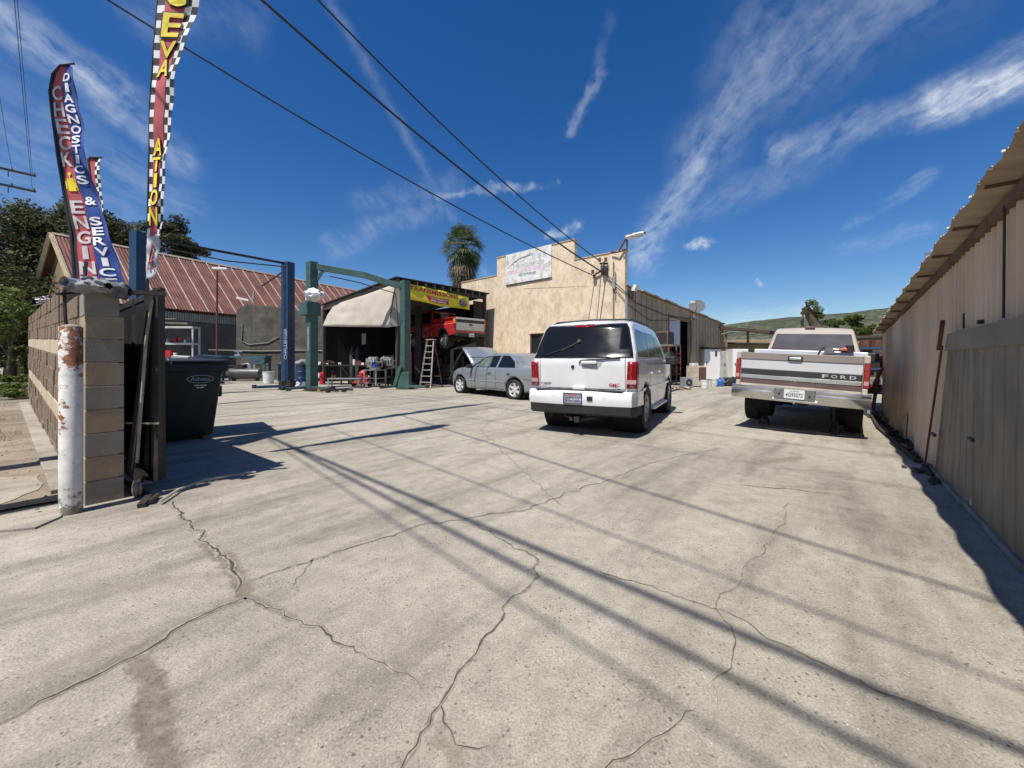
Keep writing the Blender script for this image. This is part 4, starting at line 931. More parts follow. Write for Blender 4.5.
t = MB([GALV]); t.bar(P(724, 334, 26), P(736, 331.5, 25.2), .5, .06); tag(t.build('tin_sheet'), 'bent pale tin sheet sticking out under the dark shed roof', 'metal sheet')

# cabinets, boxes and buckets by the garage
def cab(name, label, cat, px0, px1, pyt, Y, dep, m_, rz=0, door=True, extra=None, handle=True):
    a = P(px0, 360, Y); b = P(px1, 360, Y); wd_ = b.x - a.x; h = CAMZ + (HY - pyt) / F * Y
    t = thing(name, label, cat, ((a.x + b.x) / 2, Y, 0), rz)
    m = MB([m_]); m.box(-wd_ / 2, wd_ / 2, 0, dep, 0.04, h); m.build('carcass', t, bevel=.01)
    if door:
        m = MB([m_]); m.box(-wd_ / 2 + .02, wd_ / 2 - .02, -.022, -.002, .08, h - .03); dd = m.build('door', t, bevel=.006)
        if handle:
            m = MB([DARKST]); m.box(-wd_ / 2 + .1, -wd_ / 2 + .14, -.05, -.022, h * .5, h * .58); m.build('handle', dd)
    return t, wd_, h
APW = M('appliance_white', (.74, .74, .72), .4, 0, .05, 3, grime=.25, gcol=(.4, .33, .25), gs=3)
t, wd_, h = cab('refrigerator', 'tall white cabinet standing against the far tan side wall', 'cabinet', 704, 721.5, 349, 23.5, .7, APW, 5)
m = MB([DARKST]); m.cbox((wd_ * .18, -.035, h - .28), (.12, .02, .3)); m.build('label_plate', t)
m = MB([DARKST]); m.box(-wd_ / 2 - .12, wd_ / 2 + .35, -.1, .8, h + .02, h + .12); m.build('top_board', t)
cab('locker', 'narrow grey metal locker between the white cabinet and pale board', 'locker', 722.5, 728, 351, 23.2, .6, M('locker_grey', (.42, .43, .43), .5, .2))
cab('white_freezer', 'white upright freezer with dark recessed top half hidden behind the lifted pickup', 'freezer', 733, 748, 349, 21.5, .7, APW, -4)
t = thing('plank_board', 'upright tan plank leaning between white freezer and grey locker', 'board', tuple(P(728, 378, 22)))
m = MB([M('pale_plank', (.52, .40, .26), .8, 0, .15, 3)]); q = P(730.5, 360, 22); m.hexa([(q.x - .13, q.y, .0), (q.x + .13, q.y, 0), (q.x + .13, q.y + .03, 0), (q.x - .13, q.y + .03, 0), (q.x - .13, q.y + .25, 1.75), (q.x + .1, q.y + .25, 1.75), (q.x + .1, q.y + .28, 1.75), (q.x - .13, q.y + .28, 1.75)]); m.build('plank', t, world=True)
t, wd_, h = cab('wood_cabinet', 'stained cream and brown wooden cabinet missing its door near the garage opening', 'cabinet', 691.5, 707, 366, 17.6, .45, M('stained_cream', (.50, .43, .33), .8, 0, .2, 4, grime=.6, gcol=(.28, .13, .06), gs=5), 8, door=False)
m = MB([M('open_brown', (.10, .05, .035), .9)]); m.box(-.02, wd_ / 2 - .02, -.012, -.002, .3, h - .06); m.build('open_bay', t)
m = MB([M('basket_white', (.6, .6, .58), .6, 0, .3, 9)]); m.box(-wd_ / 2 + .05, 0, .05, .3, h + .002, h + .12); m.build('tray', t, bevel=.02)
t = thing('floor_heater', 'small silver metal box heater on the ground beside the garage door', 'heater', tuple(G(689, 388)), 12)
m = MB([GALV]); m.box(-.2, .2, 0, .35, .02, .46); m.build('casing', t, bevel=.02)
m = MB([DARKST]); m.T = Matrix.Translation((0, -.004, .24)) @ rotm(90, 0, 0); m.lathe([(.06, 0), (.07, .012), (.15, .012), (.16, 0)], 16); m.build('grille', t)
def bucket(loc, label, mt, r=.15, h=.36, name='bucket', lidm=None):
    t = thing(name, label, 'bucket', loc)
    m = MB([mt]); m.lathe([(.001, .01), (r * .86, .01), (r, h), (r * 1.05, h), (r * 1.05, h - .03), (r * 1.01, h - .035)], 20); m.lathe([(r * .97, h), (r * .85, .03)], 20); m.build('shell', t)
    m = MB([GALV]); m.tube([(-r * 1.04, 0, h - .05), (-r * .8, -r * .9, h - .16), (0, -r * 1.25, h - .2), (r * .8, -r * .9, h - .16), (r * 1.04, 0, h - .05)], .005, 5); m.build('handle', t)
    return t
WB = M('white_plastic', (.70, .70, .68), .4, 0, .06, 5, grime=.4, gcol=(.3, .27, .22), gs=6)
bucket(tuple(G(704.5, 388.5)), 'white plastic bucket in front of the wooden cabinet by the garage', WB)
bucket(tuple(G(714, 387)), 'second white bucket with dirty base beside the blue jug', M('dirty_white', (.55, .55, .50), .5, 0, .3, 8, grime=.8, gcol=(.12, .13, .1), gs=5))
t = MB([M('blue_jug', (.02, .14, .42), .4)]); q = G(720, 386.5); t.T = Matrix.Translation(q); t.lathe([(.001, 0), (.13, 0), (.15, .04), (.15, .26), (.10, .33), (.04, .36), (.04, .42), (.001, .42)], 16); tag(t.build('jug'), 'blue plastic jug on the ground beside the white buckets', 'jug')
t = MB([BPLAST]); 
for k in range(6): q = G(random.uniform(722, 734), 386); t.blob((q.x, q.y, .18), (.28, .2, .22), k, .5)
tag(t.build('trash_bags'), 'heap of black rubbish bags beside the blue jug', 'rubbish bags')
t = thing('rag_pile', 'row of pale rags and parts strewn on the ground in front of the garage door', 'litter', tuple(G(675, 390)))
m = MB([GT2, WOOD, WHITEP, DARKST])
for k in range(22): q = G(random.uniform(664, 690), random.uniform(388, 391)); m.mat(random.choice(m.mats)); m.blob((q.x, q.y, .04), (random.uniform(.05, .14), .08, .05), k, .6, 1)
m.mat(BLACK); m.tube([G(667, 393) + Vector((0, 0, .03)), G(674, 391) + Vector((0, 0, .03)), G(686, 388.8) + Vector((0, 0, .03))], .03, 6); m.build('rags', t, world=True)
# wall-mounted cooler, crate stack, hose reel
t = thing('air_cooler', 'brown box air cooler mounted on the tan side wall above the crates', 'air conditioner', tuple(SA + D * (sy(663) - .75) + Vector((0, 0, 1.95))), YR)
m = MB([M('cooler_brown', (.13, .10, .08), .8, 0, .3)]); m.box(.02, .62, -.3, .5, 0, .62); m.build('casing', t, bevel=.01); m = MB([DARKST])
for k in range(7): m.box(.62, .64, -.27, .47, .06 + k * .075, .09 + k * .075)
for k in range(7): m.box(.06, .58, -.32, -.30, .06 + k * .075, .09 + k * .075)
m.build('louvre', t); m = MB([GREYW]); m.box(0, .9, -.45, .6, -.09, -.01); m.build('shelf', t)
t = thing('wood_crate', 'rusty brown wooden crate stacked beside the garage door opening', 'crate', tuple(SA + D * (sy(666) - .1) + E * .25), YR)
m = MB([M('crate_red', (.20, .075, .035), .85, 0, .35, 5)]); 
for z in (1.05, 1.5): m.box(-.1, .4, -.3, .3, z, z + .05)
for x in (-.1, .36):
    for y in (-.3, .26): m.box(x, x + .05, y, y + .05, 0, 1.95)
m.box(-.1, .4, -.3, .3, 1.93, 1.97); m.box(-.1, .4, -.3, .3, .5, .55); m.build('frame', t)
m = MB([DARKST]); m.box(-.05, .35, -.25, .25, 1.1, 1.4); m.box(0, .3, -.2, .2, .56, .9); m.build('contents', t)
t = thing('shop_fan', 'round dark shop fan with pale blue hub beside the garage opening', 'fan', tuple(G(671, 390)))
q = P(670.5, 359, 16.5); m = MB([DARKST]); m.tube([(q.x, q.y, 0), (q.x, q.y, 1.2)], .025, 8); m.bar((q.x - .25, q.y, .03), (q.x + .25, q.y, .03), .06, .04); m.bar((q.x, q.y - .25, .03), (q.x, q.y + .25, .03), .06, .04); m.build('stand', t, world=True)
m = MB([M('fan_cage', (.05, .07, .08), .5, .3)]); m.T = Matrix.Translation(q) @ rotm(90, 0, 25)
for r_ in (.10, .17, .24, .30): m.lathe([(r_, -.01), (r_ + .008, 0), (r_, .01)], 20)
m.lathe([(.30, -.14), (.31, -.07), (.30, 0)], 20)
for k in range(12): a = k * .5236; m.bar((0, 0, .01), (.3 * math.cos(a), .3 * math.sin(a), .01), .008, .008)
m.build('cage', t, world=True)
m = MB([M('fan_blue', (.16, .36, .44), .4)]); m.T = Matrix.Translation(q) @ rotm(90, 0, 25); m.lathe([(.001, .03), (.08, .025), (.09, -.02)], 16)
for k in range(4): a = k * 1.57; m.add([(.05 * math.cos(a), .05 * math.sin(a), -.03), (.26 * math.cos(a - .3), .26 * math.sin(a - .3), -.06), (.26 * math.cos(a + .35), .26 * math.sin(a + .35), -.02)], [(0, 1, 2)])
m.build('blade', t, world=True)

# ---- vehicle lifts
def lift_post(mb, x, y, w_, d_, h, rz, M_):
    mb.T = Matrix.Translation((x, y, 0)) @ rotm(0, 0, rz); t_ = .02
    mb.box(-w_ / 2, w_ / 2, -d_ / 2, -d_ / 2 + t_, 0, h); mb.box(-w_ / 2, -w_ / 2 + t_, -d_ / 2 + t_, d_ / 2, 0, h); mb.box(w_ / 2 - t_, w_ / 2, -d_ / 2 + t_, d_ / 2, 0, h)
    mb.box(-w_ / 2 - .12, w_ / 2 + .12, -d_ / 2 - .1, d_ / 2 + .15, .0, .025); mb.box(-w_ / 2 + t_, w_ / 2 - t_, d_ / 2 - .12, d_ / 2 - .05, .05, h - .1); mb.T = Matrix()
BLU = M('lift_blue', (.014, .045, .105), .45, .1, .3, 4, grime=.4, gcol=(.03, .03, .04), gs=3)
GRN = M('lift_green', (.05, .105, .092), .5, .1, .25, 4, grime=.4, gcol=(.04, .05, .045), gs=3)
lb = thing('blue_lift', 'dark blue two-post vehicle lift with thin overhead bar between its posts', 'vehicle lift', (-9.42, 16.3, 0))
BF, BN = Vector((-9.42, 16.4, 0)), Vector((-12.0, 12.55, 0)); hz_ = 5.32
for k, (q, rz) in enumerate(((BF, -20), (BN, -20))):
    m = MB([BLU]); lift_post(m, q.x, q.y, .38, .34, hz_, rz, BLU); pp = m.build('post', lb, world=True, bevel=.006)
    m = MB([M('lettering_grey', (.60, .62, .64), .6)]); m.T = Matrix.Translation((q.x, q.y, 0)) @ rotm(0, 0, rz); 
    m.T = m.T @ Matrix.Translation((.06, -.176, 1.9)) @ rotm(90, 0, 0) @ rotm(0, 0, 90)
    m.text('CHALLENGER', (0, 0, 0), 1.3, .17); m.build('lettering', pp, world=True)
m = MB([DARKST]); m.bar(BN + Vector((0, 0, hz_ - .12)), BF + Vector((0, 0, hz_ - .06)), .06, .08); m.tube([BN + Vector((.1, 0, hz_ - .35)), BN.lerp(BF, .5) + Vector((.1, 0, hz_ - .42)), BF + Vector((.1, 0, hz_ - .2))], .025, 6)
m.bar(BF + Vector((0, 0, hz_ - .25)), P(262, 286, 17.5), .05, .05); m.build('overhead_bar', lb, world=True)
def lift_arm(parent, mt, a, b_, w_):
    m = MB([mt, DARKST]); m.mat(mt); m.bar(a, b_, w_, w_ * .85); m.mat(DARKST); m.cyl(Vector((b_.x, b_.y, .07)), .09, .14, 12); m.build('lift_arm', parent, world=True, bevel=.01)
for q in (BF, BN):
    lift_arm(lb, BLU, q + Vector((-.1, -.2, .14)), q + Vector((-1.05, -.55, .12)), .13); lift_arm(lb, BLU, q + Vector((.15, -.25, .14)), q + Vector((.55, -1.1, .12)), .13)
    m = MB([DARKST]); m.cbox(q + Vector((0, -.05, .2)), (.5, .42, .32)); m.build('carriage', lb, world=True, bevel=.01)
lg = thing('green_lift', 'faded green two-post vehicle lift with curved overhead beam in front of the shed', 'vehicle lift', (-8.0, 15.2, 0))
A1, A2 = Vector((-7.95, 15.5, 0)), Vector((-4.48, 16.35, 0)); h1 = CAMZ + (HY - 262) / F * 15.5; h2 = CAMZ + (HY - 281) / F * 16.35
for q, h, rz in ((A1, h1, -34), (A2, h2, -34)):
    m = MB([GRN]); lift_post(m, q.x, q.y, .34 if q is A1 else .30, .32, h, rz, GRN); pp = m.build('post', lg, world=True, bevel=.006)
    if q is A1:
        m = MB([M('sticker_pale', (.42, .44, .44), .6)]); m.T = Matrix.Translation((q.x, q.y, 0)) @ rotm(0, 0, rz); m.T = m.T @ Matrix.Translation((.06, -.186, 2.05)) @ rotm(90, 0, 0) @ rotm(0, 0, 90); m.text('CHALLENGER', (0, 0, 0), .95, .12); m.build('lettering', pp, world=True)
        m = MB([M('sticker_red', (.5, .05, .06), .5), WHITEP]); m.T = Matrix.Translation((q.x, q.y, 0)) @ rotm(0, 0, rz); m.mat(m.mats[0]); m.box(-.186, -.181, -.1, .02, 2.15, 2.42); m.mat(WHITEP); m.box(-.187, -.182, -.1, .02, 2.0, 2.13); m.build('sticker', pp, world=True)
        m = MB([GRN]); m.T = Matrix.Translation((q.x, q.y, 0)) @ rotm(0, 0, rz); m.box(-.36, .22, -.34, .26, 2.98, 3.5); m.build('power_unit', pp, world=True, bevel=.03)
        m = MB([M('white_bag', (.66, .66, .66), .5, 0, .15, 4, bmp=.5, bs=12)]); m.blob((q.x + .15, q.y - .15, 3.76), (.34, .28, .25), 4, .5, 3, 2.2); m.build('wrapped_motor', pp, world=True)
m = MB([GRN]); up = A2 - A1; T1 = A1 + Vector((0, 0, h1 - .15)); T2 = A2 + Vector((0, 0, h2 - .35))
pts_ = [T1, A1 + up * .12 + Vector((0, 0, h1 - .22)), A1 + up * .55 + Vector((0, 0, h1 - .42)), A1 + up * .82 + Vector((0, 0, h2 - .12)), T2 + Vector((0, 0, .1))]
for a, b in zip(pts_, pts_[1:]): m.bar(a, b, .14, .24)
m.bar(A1 + up * .05 + Vector((0, 0, h1 - .7)), A1 + up * .12 + Vector((0, 0, h1 - .28)), .1, .12)
m.build('overhead_beam', lg, world=True, bevel=.01)
m = MB([DARKST]); m.tube([A1 + up * .2 + Vector((0, -.1, h1 - .55)), A1 + up * .5 + Vector((0, -.1, h1 - .75)), A1 + up * .9 + Vector((0, -.1, h2 - .55)), A2 + Vector((-.25, -.15, 2.8)), A2 + Vector((-.28, -.15, 1.5)), A2 + Vector((-.3, -.15, .3))], .022, 6); m.build('hose', lg, world=True)
for q in (A1, A2):
    lift_arm(lg, GRN, q + Vector((.1, -.2, .14)), q + Vector((1.0, -.35, .12)), .11); lift_arm(lg, GRN, q + Vector((-.2, -.1, .14)), q + Vector((-.75, -.7, .12)), .11)
m = MB([GRN]); m.cbox(A2 + Vector((0, -.05, .38)), (.46, .44, .7)); m.build('carriage', lg, world=True, bevel=.01)
m = MB([GRN]); m.bar(A2 + Vector((-.38, -.2, .1)), A2 + Vector((-.12, -.25, .95)), .14, .14); m.build('arm_brace', lg, world=True, bevel=.01)
# yellow-tipped adapters on the ground
t = MB([M('yellow_tip', (.35, .28, .07), .5), DARKST]); 
for k in range(5): q = G(312 + k * 8, 391.5 + (k * 7 % 3) * .6); t.mat(t.mats[0 if k == 1 else 1]); t.cyl((q.x, q.y, .02), .09, .10, 10); t.mat(DARKST); t.bar((q.x - .3, q.y, .1), (q.x + .3, q.y + .1, .08), .1, .06)
tag(t.build('lift_adapter'), 'dark and yellow lift pads at the foot of the green post with the power unit', 'lift pads')

# ---- utility pole (out of frame at left; its shadow crosses the yard) and cables
PW = M('pole_wood', (.14, .095, .06), .9, 0, .3, 3, stretch=(1, 1, .1))
def upole(loc, h, name, label, arms, rz, r=.16, trunk_off=0):
    t = thing(name, label, 'utility pole', loc, rz)
    m = MB([PW]); m.lathe([(r, 0), (r * .75, h), (.001, h + .02)], 14); m.build('trunk', t)
    for z, hl in arms:
        m = MB([PW]); m.box(-.06, .06, -hl, hl, z - .07, z + .07); m.box(-.03, .03, -.6, -.55, z - .5, z - .07); a = m.build('crossarm', t)
        m = MB([M('insulator_grey', (.25, .27, .28), .3)])
        for y in (-hl + .1, -hl * .4, hl * .4, hl - .1): m.lathe([(.04, z + .07), (.06, z + .1), (.03, z + .14), (.05, z + .17), (.001, z + .2)], 8) if False else m.cyl((0, y, z + .07), .05, .17, 8)
        m.build('insulator', a)
    return t
WDIR = Vector((-6.16, 5.59, 0)).normalized(); wang = math.degrees(math.atan2(WDIR.y, WDIR.x))
NP = Vector((-6.55, 3.05, 0)); 
p_near = upole(tuple(NP), 15.8, 'utility_pole', 'tall wooden utility pole with crossarms just outside the end of the block wall', [(15.2, 1.25), (13.9, 1.25)], wang)
FPp = P(-5, 360, 27.6); FPp.z = 0
fdir = (FPp - NP).normalized(); fang = math.degrees(math.atan2(fdir.y, fdir.x))
p_far = upole(tuple(FPp), 15.8, 'utility_pole', 'distant utility pole whose two dark crossarms carry the street wires', [(14.9, 1.85), (13.75, 1.85)], fang)
def wire(name, label, pts, r, sag=.0, n=24):
    m = MB([CABLE]); out = []
    for a, b in zip(pts, pts[1:]):
        a, b = Vector(a), Vector(b)
        for i in range(n): t = i / n; p = a.lerp(b, t); p.z -= sag * 4 * t * (1 - t); out.append(p)
    out.append(Vector(pts[-1])); m.tube(out, r, 6); o = m.build(name); tag(o, label, 'cable'); return o
side = Vector((-fdir.y, fdir.x, 0))
k = 0
def back(p, dd, l): return p - dd * l
for nm, off, z0, z1 in (('first', -1.15, 15.37, 15.07), ('second', -.5, 15.37, 15.07), ('third', 1.15, 15.37, 15.07), ('fourth', -1.15, 14.07, 13.92)):
    a = NP + side * off + Vector((0, 0, z0)); b = FPp + side * off * 1.45 + Vector((0, 0, z1)); c_ = NP + side * off - WDIR * 40 + Vector((0, 0, z0))
    o = wire('power_line', 'thin power line strung high along the street between the pole crossarms', [c_, a, b], .011, .6); o['group'] = 'street power lines on the crossarms'
# low telecom cables whose shadows cross the drive
def from_shadow(p0, p1, h):
    A_, B_ = G(*p0), G(*p1); sh_ = SH * (h / math.tan(R(SUN_EL))); return A_ - sh_ + Vector((0, 0, h)), B_ - sh_ + Vector((0, 0, h))
for i, (p0, p1, h, r) in enumerate([((1024, 752), (262, 434), 6.7, .025), ((905, 768), (290, 447), 6.5, .020), ((770, 768), (300, 460), 6.3, .009), ((1024, 690), (330, 428), 7.0, .010), ((1024, 610), (400, 415), 7.6, .016)]):
    A_, B_ = from_shadow(p0, p1, h); dd = (B_ - A_).normalized()
    tpole = (NP - B_).dot(dd); Bp = B_ + dd * max(.3, tpole)
    o = wire('telephone_cable', ['thick telephone cable passing overhead whose dark shadow crosses the middle of the drive', 'second telephone cable overhead beside the thickest one', 'thin low telephone wire overhead nearest the viewer', 'thin telephone wire overhead beyond the thick cable', 'upper telephone wire overhead whose faint shadow reaches the white vehicle'][i],
             [A_ - dd * 30, Bp], r, .0); o['group'] = 'telephone cables over the drive'
# service drops to the facade
def svc(name, label, end, mid_px, mid_py, Ymid, ext, r, sag):
    mid = P(mid_px, mid_py, Ymid); mid.z += sag * 4 / ext * (1 - 1 / ext); d = mid - end; far = end + d * ext; n = 40; out = []
    for i in range(n + 1):
        t = i / n; p = end.lerp(far, t); tm = 1 / ext; p.z -= sag * 4 * t * (1 - t) ; out.append(p)
    m = MB([CABLE]); m.tube(out, r, 6); tag(m.build(name), label, 'cable')
svc('service_cable', 'thick black service cable running from the facade bracket up across the sky', fp(606, 274, .15), 262, 0, 8.6, 1.9, .030, 1.2)
svc('service_cable', 'thinner service cable ending at the insulator above the other two', fp(602, 262, .15), 318, 0, 8.6, 1.9, .022, 1.2)
svc('service_cable', 'lowest service cable passing across the faded sign board', fp(595, 276, .15), 108, 0, 8.0, 1.9, .020, 1.1)
m = MB([CABLE]); q = [fp(607, 274, .12), fp(612, 279, .1), SA + E * .1 + Vector((0, 0, 3.95)) - D * .05, SA + D * 1 + E * .03 + Vector((0, 0, 3.7)), SA + D * 4.5 + E * .04 + Vector((0, 0, 3.45)), SA + D * 9 + E * .05 + Vector((0, 0, 3.6))]
m.tube(q, .018, 6); m.tube([fp(607, 275, .12), fp(613, 283, .1), SA + E * .1 + Vector((0, 0, 3.55)) - D * .05, SA + D * 2.5 + E * .04 + Vector((0, 0, 3.05)), SA + D * 6 + E * .04 + Vector((0, 0, 3.3))], .014, 6)
tag(m.build('wall_cable'), 'sagging black cables clipped along the facade corner and tan side wall', 'cable')
bollard('bollard', (-4.36, 2.82, 0), .13, 1.5, 'second thicker white bollard whose shadow crosses the slab')
# ------------------------------------------------------------------ vehicles
def interp(tab, x):
    if x <= tab[0][0]: return tab[0][1]
    for a, b in zip(tab, tab[1:]):
        if x <= b[0]: return a[1] + (b[1] - a[1]) * (x - a[0]) / (b[0] - a[0])
    return tab[-1][1]
def densify(pts, step=.12):
    out = []
    for i in range(len(pts)):
        a, b = Vector((*pts[i], 0)), Vector((*pts[(i + 1) % len(pts)], 0)); n = max(1, int((b - a).length / step + .5))
        out += [(a.lerp(b, k / n).x, a.lerp(b, k / n).y) for k in range(n)]
    return out
def arch(cy, cz, r, z0, n=12):
    """points of a wheel arch, front to rear (decreasing y)"""
    a0 = math.asin((z0 - cz) / r); return [(cy + r * math.cos(a0 + (math.pi - 2 * a0) * k / n), cz + r * math.sin(a0 + (math.pi - 2 * a0) * k / n)) for k in range(n + 1)]
class Car:
    """w(y,z): half width. outline: (y,z) polygon. bend(y,s): end bulge"""
    def __init__(s, w, rb=.08, yr=0, fb=.15, yf=3, rtop=0):
        s.w = w; s.rb = rb; s.yr = yr; s.fb = fb; s.yf = yf; s.crown = .02
    def bend(s, y, x, z):
        wv = max(.3, s.w(y, z)); q = (abs(x) / wv) ** 2
        if y < s.yr: y += s.rb * q * min(1, (s.yr - y) / .25)
        if y > s.yf: y -= s.fb * q * min(1, (y - s.yf) / .5)
        return y
    def shell(s, outline, r=.05, crown=.02, cuts=True):
        pts = densify(outline); n = len(pts)
        area = sum(pts[i][0] * pts[(i + 1) % n][1] - pts[(i + 1) % n][0] * pts[i][1] for i in range(n))
        if area < 0: pts = pts[::-1]
        P2 = [Vector(p) for p in pts]; nr = []
        for i in range(n):
            a = (P2[i] - P2[i - 1]).normalized(); b = (P2[(i + 1) % n] - P2[i]).normalized(); t = (a + b)
            t = t.normalized() if t.length > .1 else a; c = max(.5, t.dot(a)); nr.append(Vector((-t.y, t.x)) / c)   # inward
        rings = []
        zmx = max(p[1] for p in pts)
        def ring(inset, f, dx):
            o = []
            for p, q in zip(P2, nr):
                y, z = p + q * inset; x = max(.02, (s.w(y, z) - dx)) * f
                if z > zmx - .5: z += crown * (1 - f * f) * (1 if q.y < -.8 else 0)
                o.append(Vector((x, s.bend(y, x, z), z)))
            return o
        for f, ins, dx in [(1, r, 0), (1, r * .45, r * .08), (1, r * .12, r * .4), (1, 0, r), (.8, 0, r), (.55, 0, r), (.28, 0, r), (0, 0, r)]: rings.append(ring(ins, f, dx))
        full = rings + [[Vector((-v.x, v.y, v.z)) for v in rg_] for rg_ in rings[-2::-1]]
        vs = [v for rg_ in full for v in rg_]; fs = [(j * n + i, j * n + (i + 1) % n, (j + 1) * n + (i + 1) % n, (j + 1) * n + i) for j in range(len(full) - 1) for i in range(n)]
        m = MB(); m.add(vs, fs, True)
        side = [(p + q * r) for p, q in zip(P2, nr)]
        v, f = s.flat(side); vv = [Vector((s.w(y, z), s.bend(y, s.w(y, z), z), z)) for y, z in v]
        m.add(vv, f, True); m.add([Vector((-a.x, a.y, a.z)) for a in vv], [t[::-1] for t in f], True)
        return m
    def flat(s, poly, dz=.13, dy=.45):
        """triangulate a (y,z) polygon and slice it so it can follow the body curve"""
        bm = bmesh.new(); P3 = [Vector((0, p[0], p[1])) for p in poly]
        tri = tessellate_polygon([P3]); bv = [bm.verts.new(p) for p in P3]
        for t in tri:
            try: bm.faces.new([bv[i] for i in t])
            except Exception: pass
        ys = [p[0] for p in poly]; zs_ = [p[1] for p in poly]
        z = min(zs_) + dz
        while z < max(zs_): bmesh.ops.bisect_plane(bm, geom=bm.verts[:] + bm.edges[:] + bm.faces[:], plane_co=(0, 0, z), plane_no=(0, 0, 1)); z += dz
        y = min(ys) + dy
        while y < max(ys): bmesh.ops.bisect_plane(bm, geom=bm.verts[:] + bm.edges[:] + bm.faces[:], plane_co=(0, y, 0), plane_no=(0, 1, 0)); y += dy
        bm.verts.index_update(); v = [(q.co.y, q.co.z) for q in bm.verts]; f = [tuple(q.index for q in t.verts) for t in bm.faces]; bm.free(); return v, f
    def side_panel(s, poly, off=.006, sides=(1, -1)):
        m = MB(); v, f = s.flat(densify(poly, .2), .1, .3)
        for sd in sides:
            m.add([Vector((sd * (s.w(y, z) + off), s.bend(y, s.w(y, z), z), z)) for y, z in v], f, True)
        return m
    def side_line(s, pts, wd=.009, off=.003, sides=(1, -1)):
        m = MB(); out = []
        for a, b in zip(pts, pts[1:]):
            n = max(1, int(math.dist(a, b) / .12)); out += [(a[0] + (b[0] - a[0]) * k / n, a[1] + (b[1] - a[1]) * k / n) for k in range(n)]
        out.append(pts[-1])
        for sd in sides:
            vs = []
            for i, (y, z) in enumerate(out):
                a = Vector(out[max(0, i - 1)]); b = Vector(out[min(len(out) - 1, i + 1)]); t = (b - a).normalized(); nn = Vector((-t.y, t.x)) * wd / 2
                for q in (1, -1):
                    yy, zz = y + nn.x * q, z + nn.y * q; x = s.w(yy, zz) + off; vs.append((sd * x, s.bend(yy, x, zz), zz))
            m.add(vs, [(2 * i, 2 * i + 2, 2 * i + 3, 2 * i + 1) for i in range(len(out) - 1)])
        return m
    def rear_panel(s, poly, yz, off=.006, thick=0):
        """poly in (x,z); yz(z) gives the rear surface"""
        v, f = s.flat(densify(poly, .15), .12, .2); return MB().add([Vector((x, s.bend(yz(z), x, z) - off, z)) for x, z in v], [t for t in f], True)
def wheel(parent, loc, r, wd, side, rimr=.62, spokes=6, name='wheel', rimmat=None, tyre=None, dish=.0, style='spoke', cam_=0):
    w_ = thing(name, None, None, loc); del_ = None
    w_.parent = parent; w_.rotation_euler = (0, R(90 * side), R(cam_)); 
    for k_ in ('label', 'category'):
        if k_ in w_: del w_[k_]
    # local +z points outward
    m = MB([tyre or BLACK]); h = wd / 2; ri = r * rimr
    m.lathe([(ri, -h * .8), (r * .93, -h), (r * .985, -h * .82), (r, -h * .6), (r, h * .6), (r * .985, h * .82), (r * .93, h), (r * .80, h * 1.03), (ri, h * .8), (ri * .97, h * .4)], 40)
    for k in range(44):
        a = k * 2 * math.pi / 44; T = m.T; m.T = Matrix.Rotation(a, 4, 'Z')
        m.box(r - .004, r + .007, -.012, .012, -h * .85, -h * .1); m.box(r - .004, r + .007, .012, .034, h * .1, h * .85); m.T = T
    m.build('tyre', w_, sharp=50)
    rm = rimmat or ALU; m = MB([rm])
    m.lathe([(ri * 1.0, h * .82), (ri * .97, h * .86), (ri * .93, h * .78), (ri * .9, h * .2 - dish), (ri * .86, -h * .6), (ri * .98, -h * .8)], 40)
    z0 = h * .5 - dish
    if style == 'spoke':
        m.lathe([(.001, z0 + .02), (ri * .2, z0 + .02), (ri * .26, z0 - .01), (ri * .26, z0 - .05)], 24)
        for k in range(spokes):
            a = k * 2 * math.pi / spokes; T = m.T; m.T = Matrix.Rotation(a, 4, 'Z')
            wi, wo_ = ri * .16, ri * .13
            m.hexa([(ri * .18, -wi, z0 - .035), (ri * .93, -wo_, z0 - .01), (ri * .93, wo_, z0 - .01), (ri * .18, wi, z0 - .035), (ri * .18, -wi, z0 + .01), (ri * .93, -wo_, z0 + .03), (ri * .93, wo_, z0 + .03), (ri * .18, wi, z0 + .01)]); m.T = T
        for k in range(5): a = k * 1.2566; m.cyl((ri * .13 * math.cos(a), ri * .13 * math.sin(a), z0 + .018), .009, .008, 6)
    else:   # deep modular steel rim
        m.lathe([(.001, z0 - .02), (ri * .3, z0 - .02), (ri * .35, z0 - .05), (ri * .9, z0 - .05)], 24); 
        for k in range(8): a = k * .785; m.cyl((ri * .62 * math.cos(a), ri * .62 * math.sin(a), z0 - .052), ri * .1, .02, 10)
        m.cyl((0, 0, z0 - .03), ri * .16, .09, 14)
    m.build('rim', w_, sharp=40)
    m = MB([DARKST]); m.lathe([(.001, z0 - .08), (ri * .86, z0 - .08)], 24); m.build('brake_disc', w_)
    return w_
def plate(parent, loc, T, s_, bgm, fgm, sub=None, w_=.31, h_=.155, name='licence_plate', subm=None):
    m = MB([bgm]); m.T = T; m.add([(-w_ / 2, -h_ / 2, 0), (w_ / 2, -h_ / 2, 0), (w_ / 2, h_ / 2, 0), (-w_ / 2, h_ / 2, 0), (-w_ / 2, -h_ / 2, .004), (w_ / 2, -h_ / 2, .004), (w_ / 2, h_ / 2, .004), (-w_ / 2, h_ / 2, .004)], [(0, 1, 2, 3)[::-1], (4, 5, 6, 7), (0, 1, 5, 4), (1, 2, 6, 5), (2, 3, 7, 6), (3, 0, 4, 7)])
    p = m.build(name, parent, bevel=.002); m = MB([fgm]); m.T = T; m.text(s_, (0, -.012, .0065), w_ * .84, h_ * .48); m.build('plate_number', p)
    if sub: m = MB([subm or fgm]); m.T = T; m.text(sub, (0, h_ * .34, .0065), w_ * .45, h_ * .16); m.build('plate_state', p)
    return p
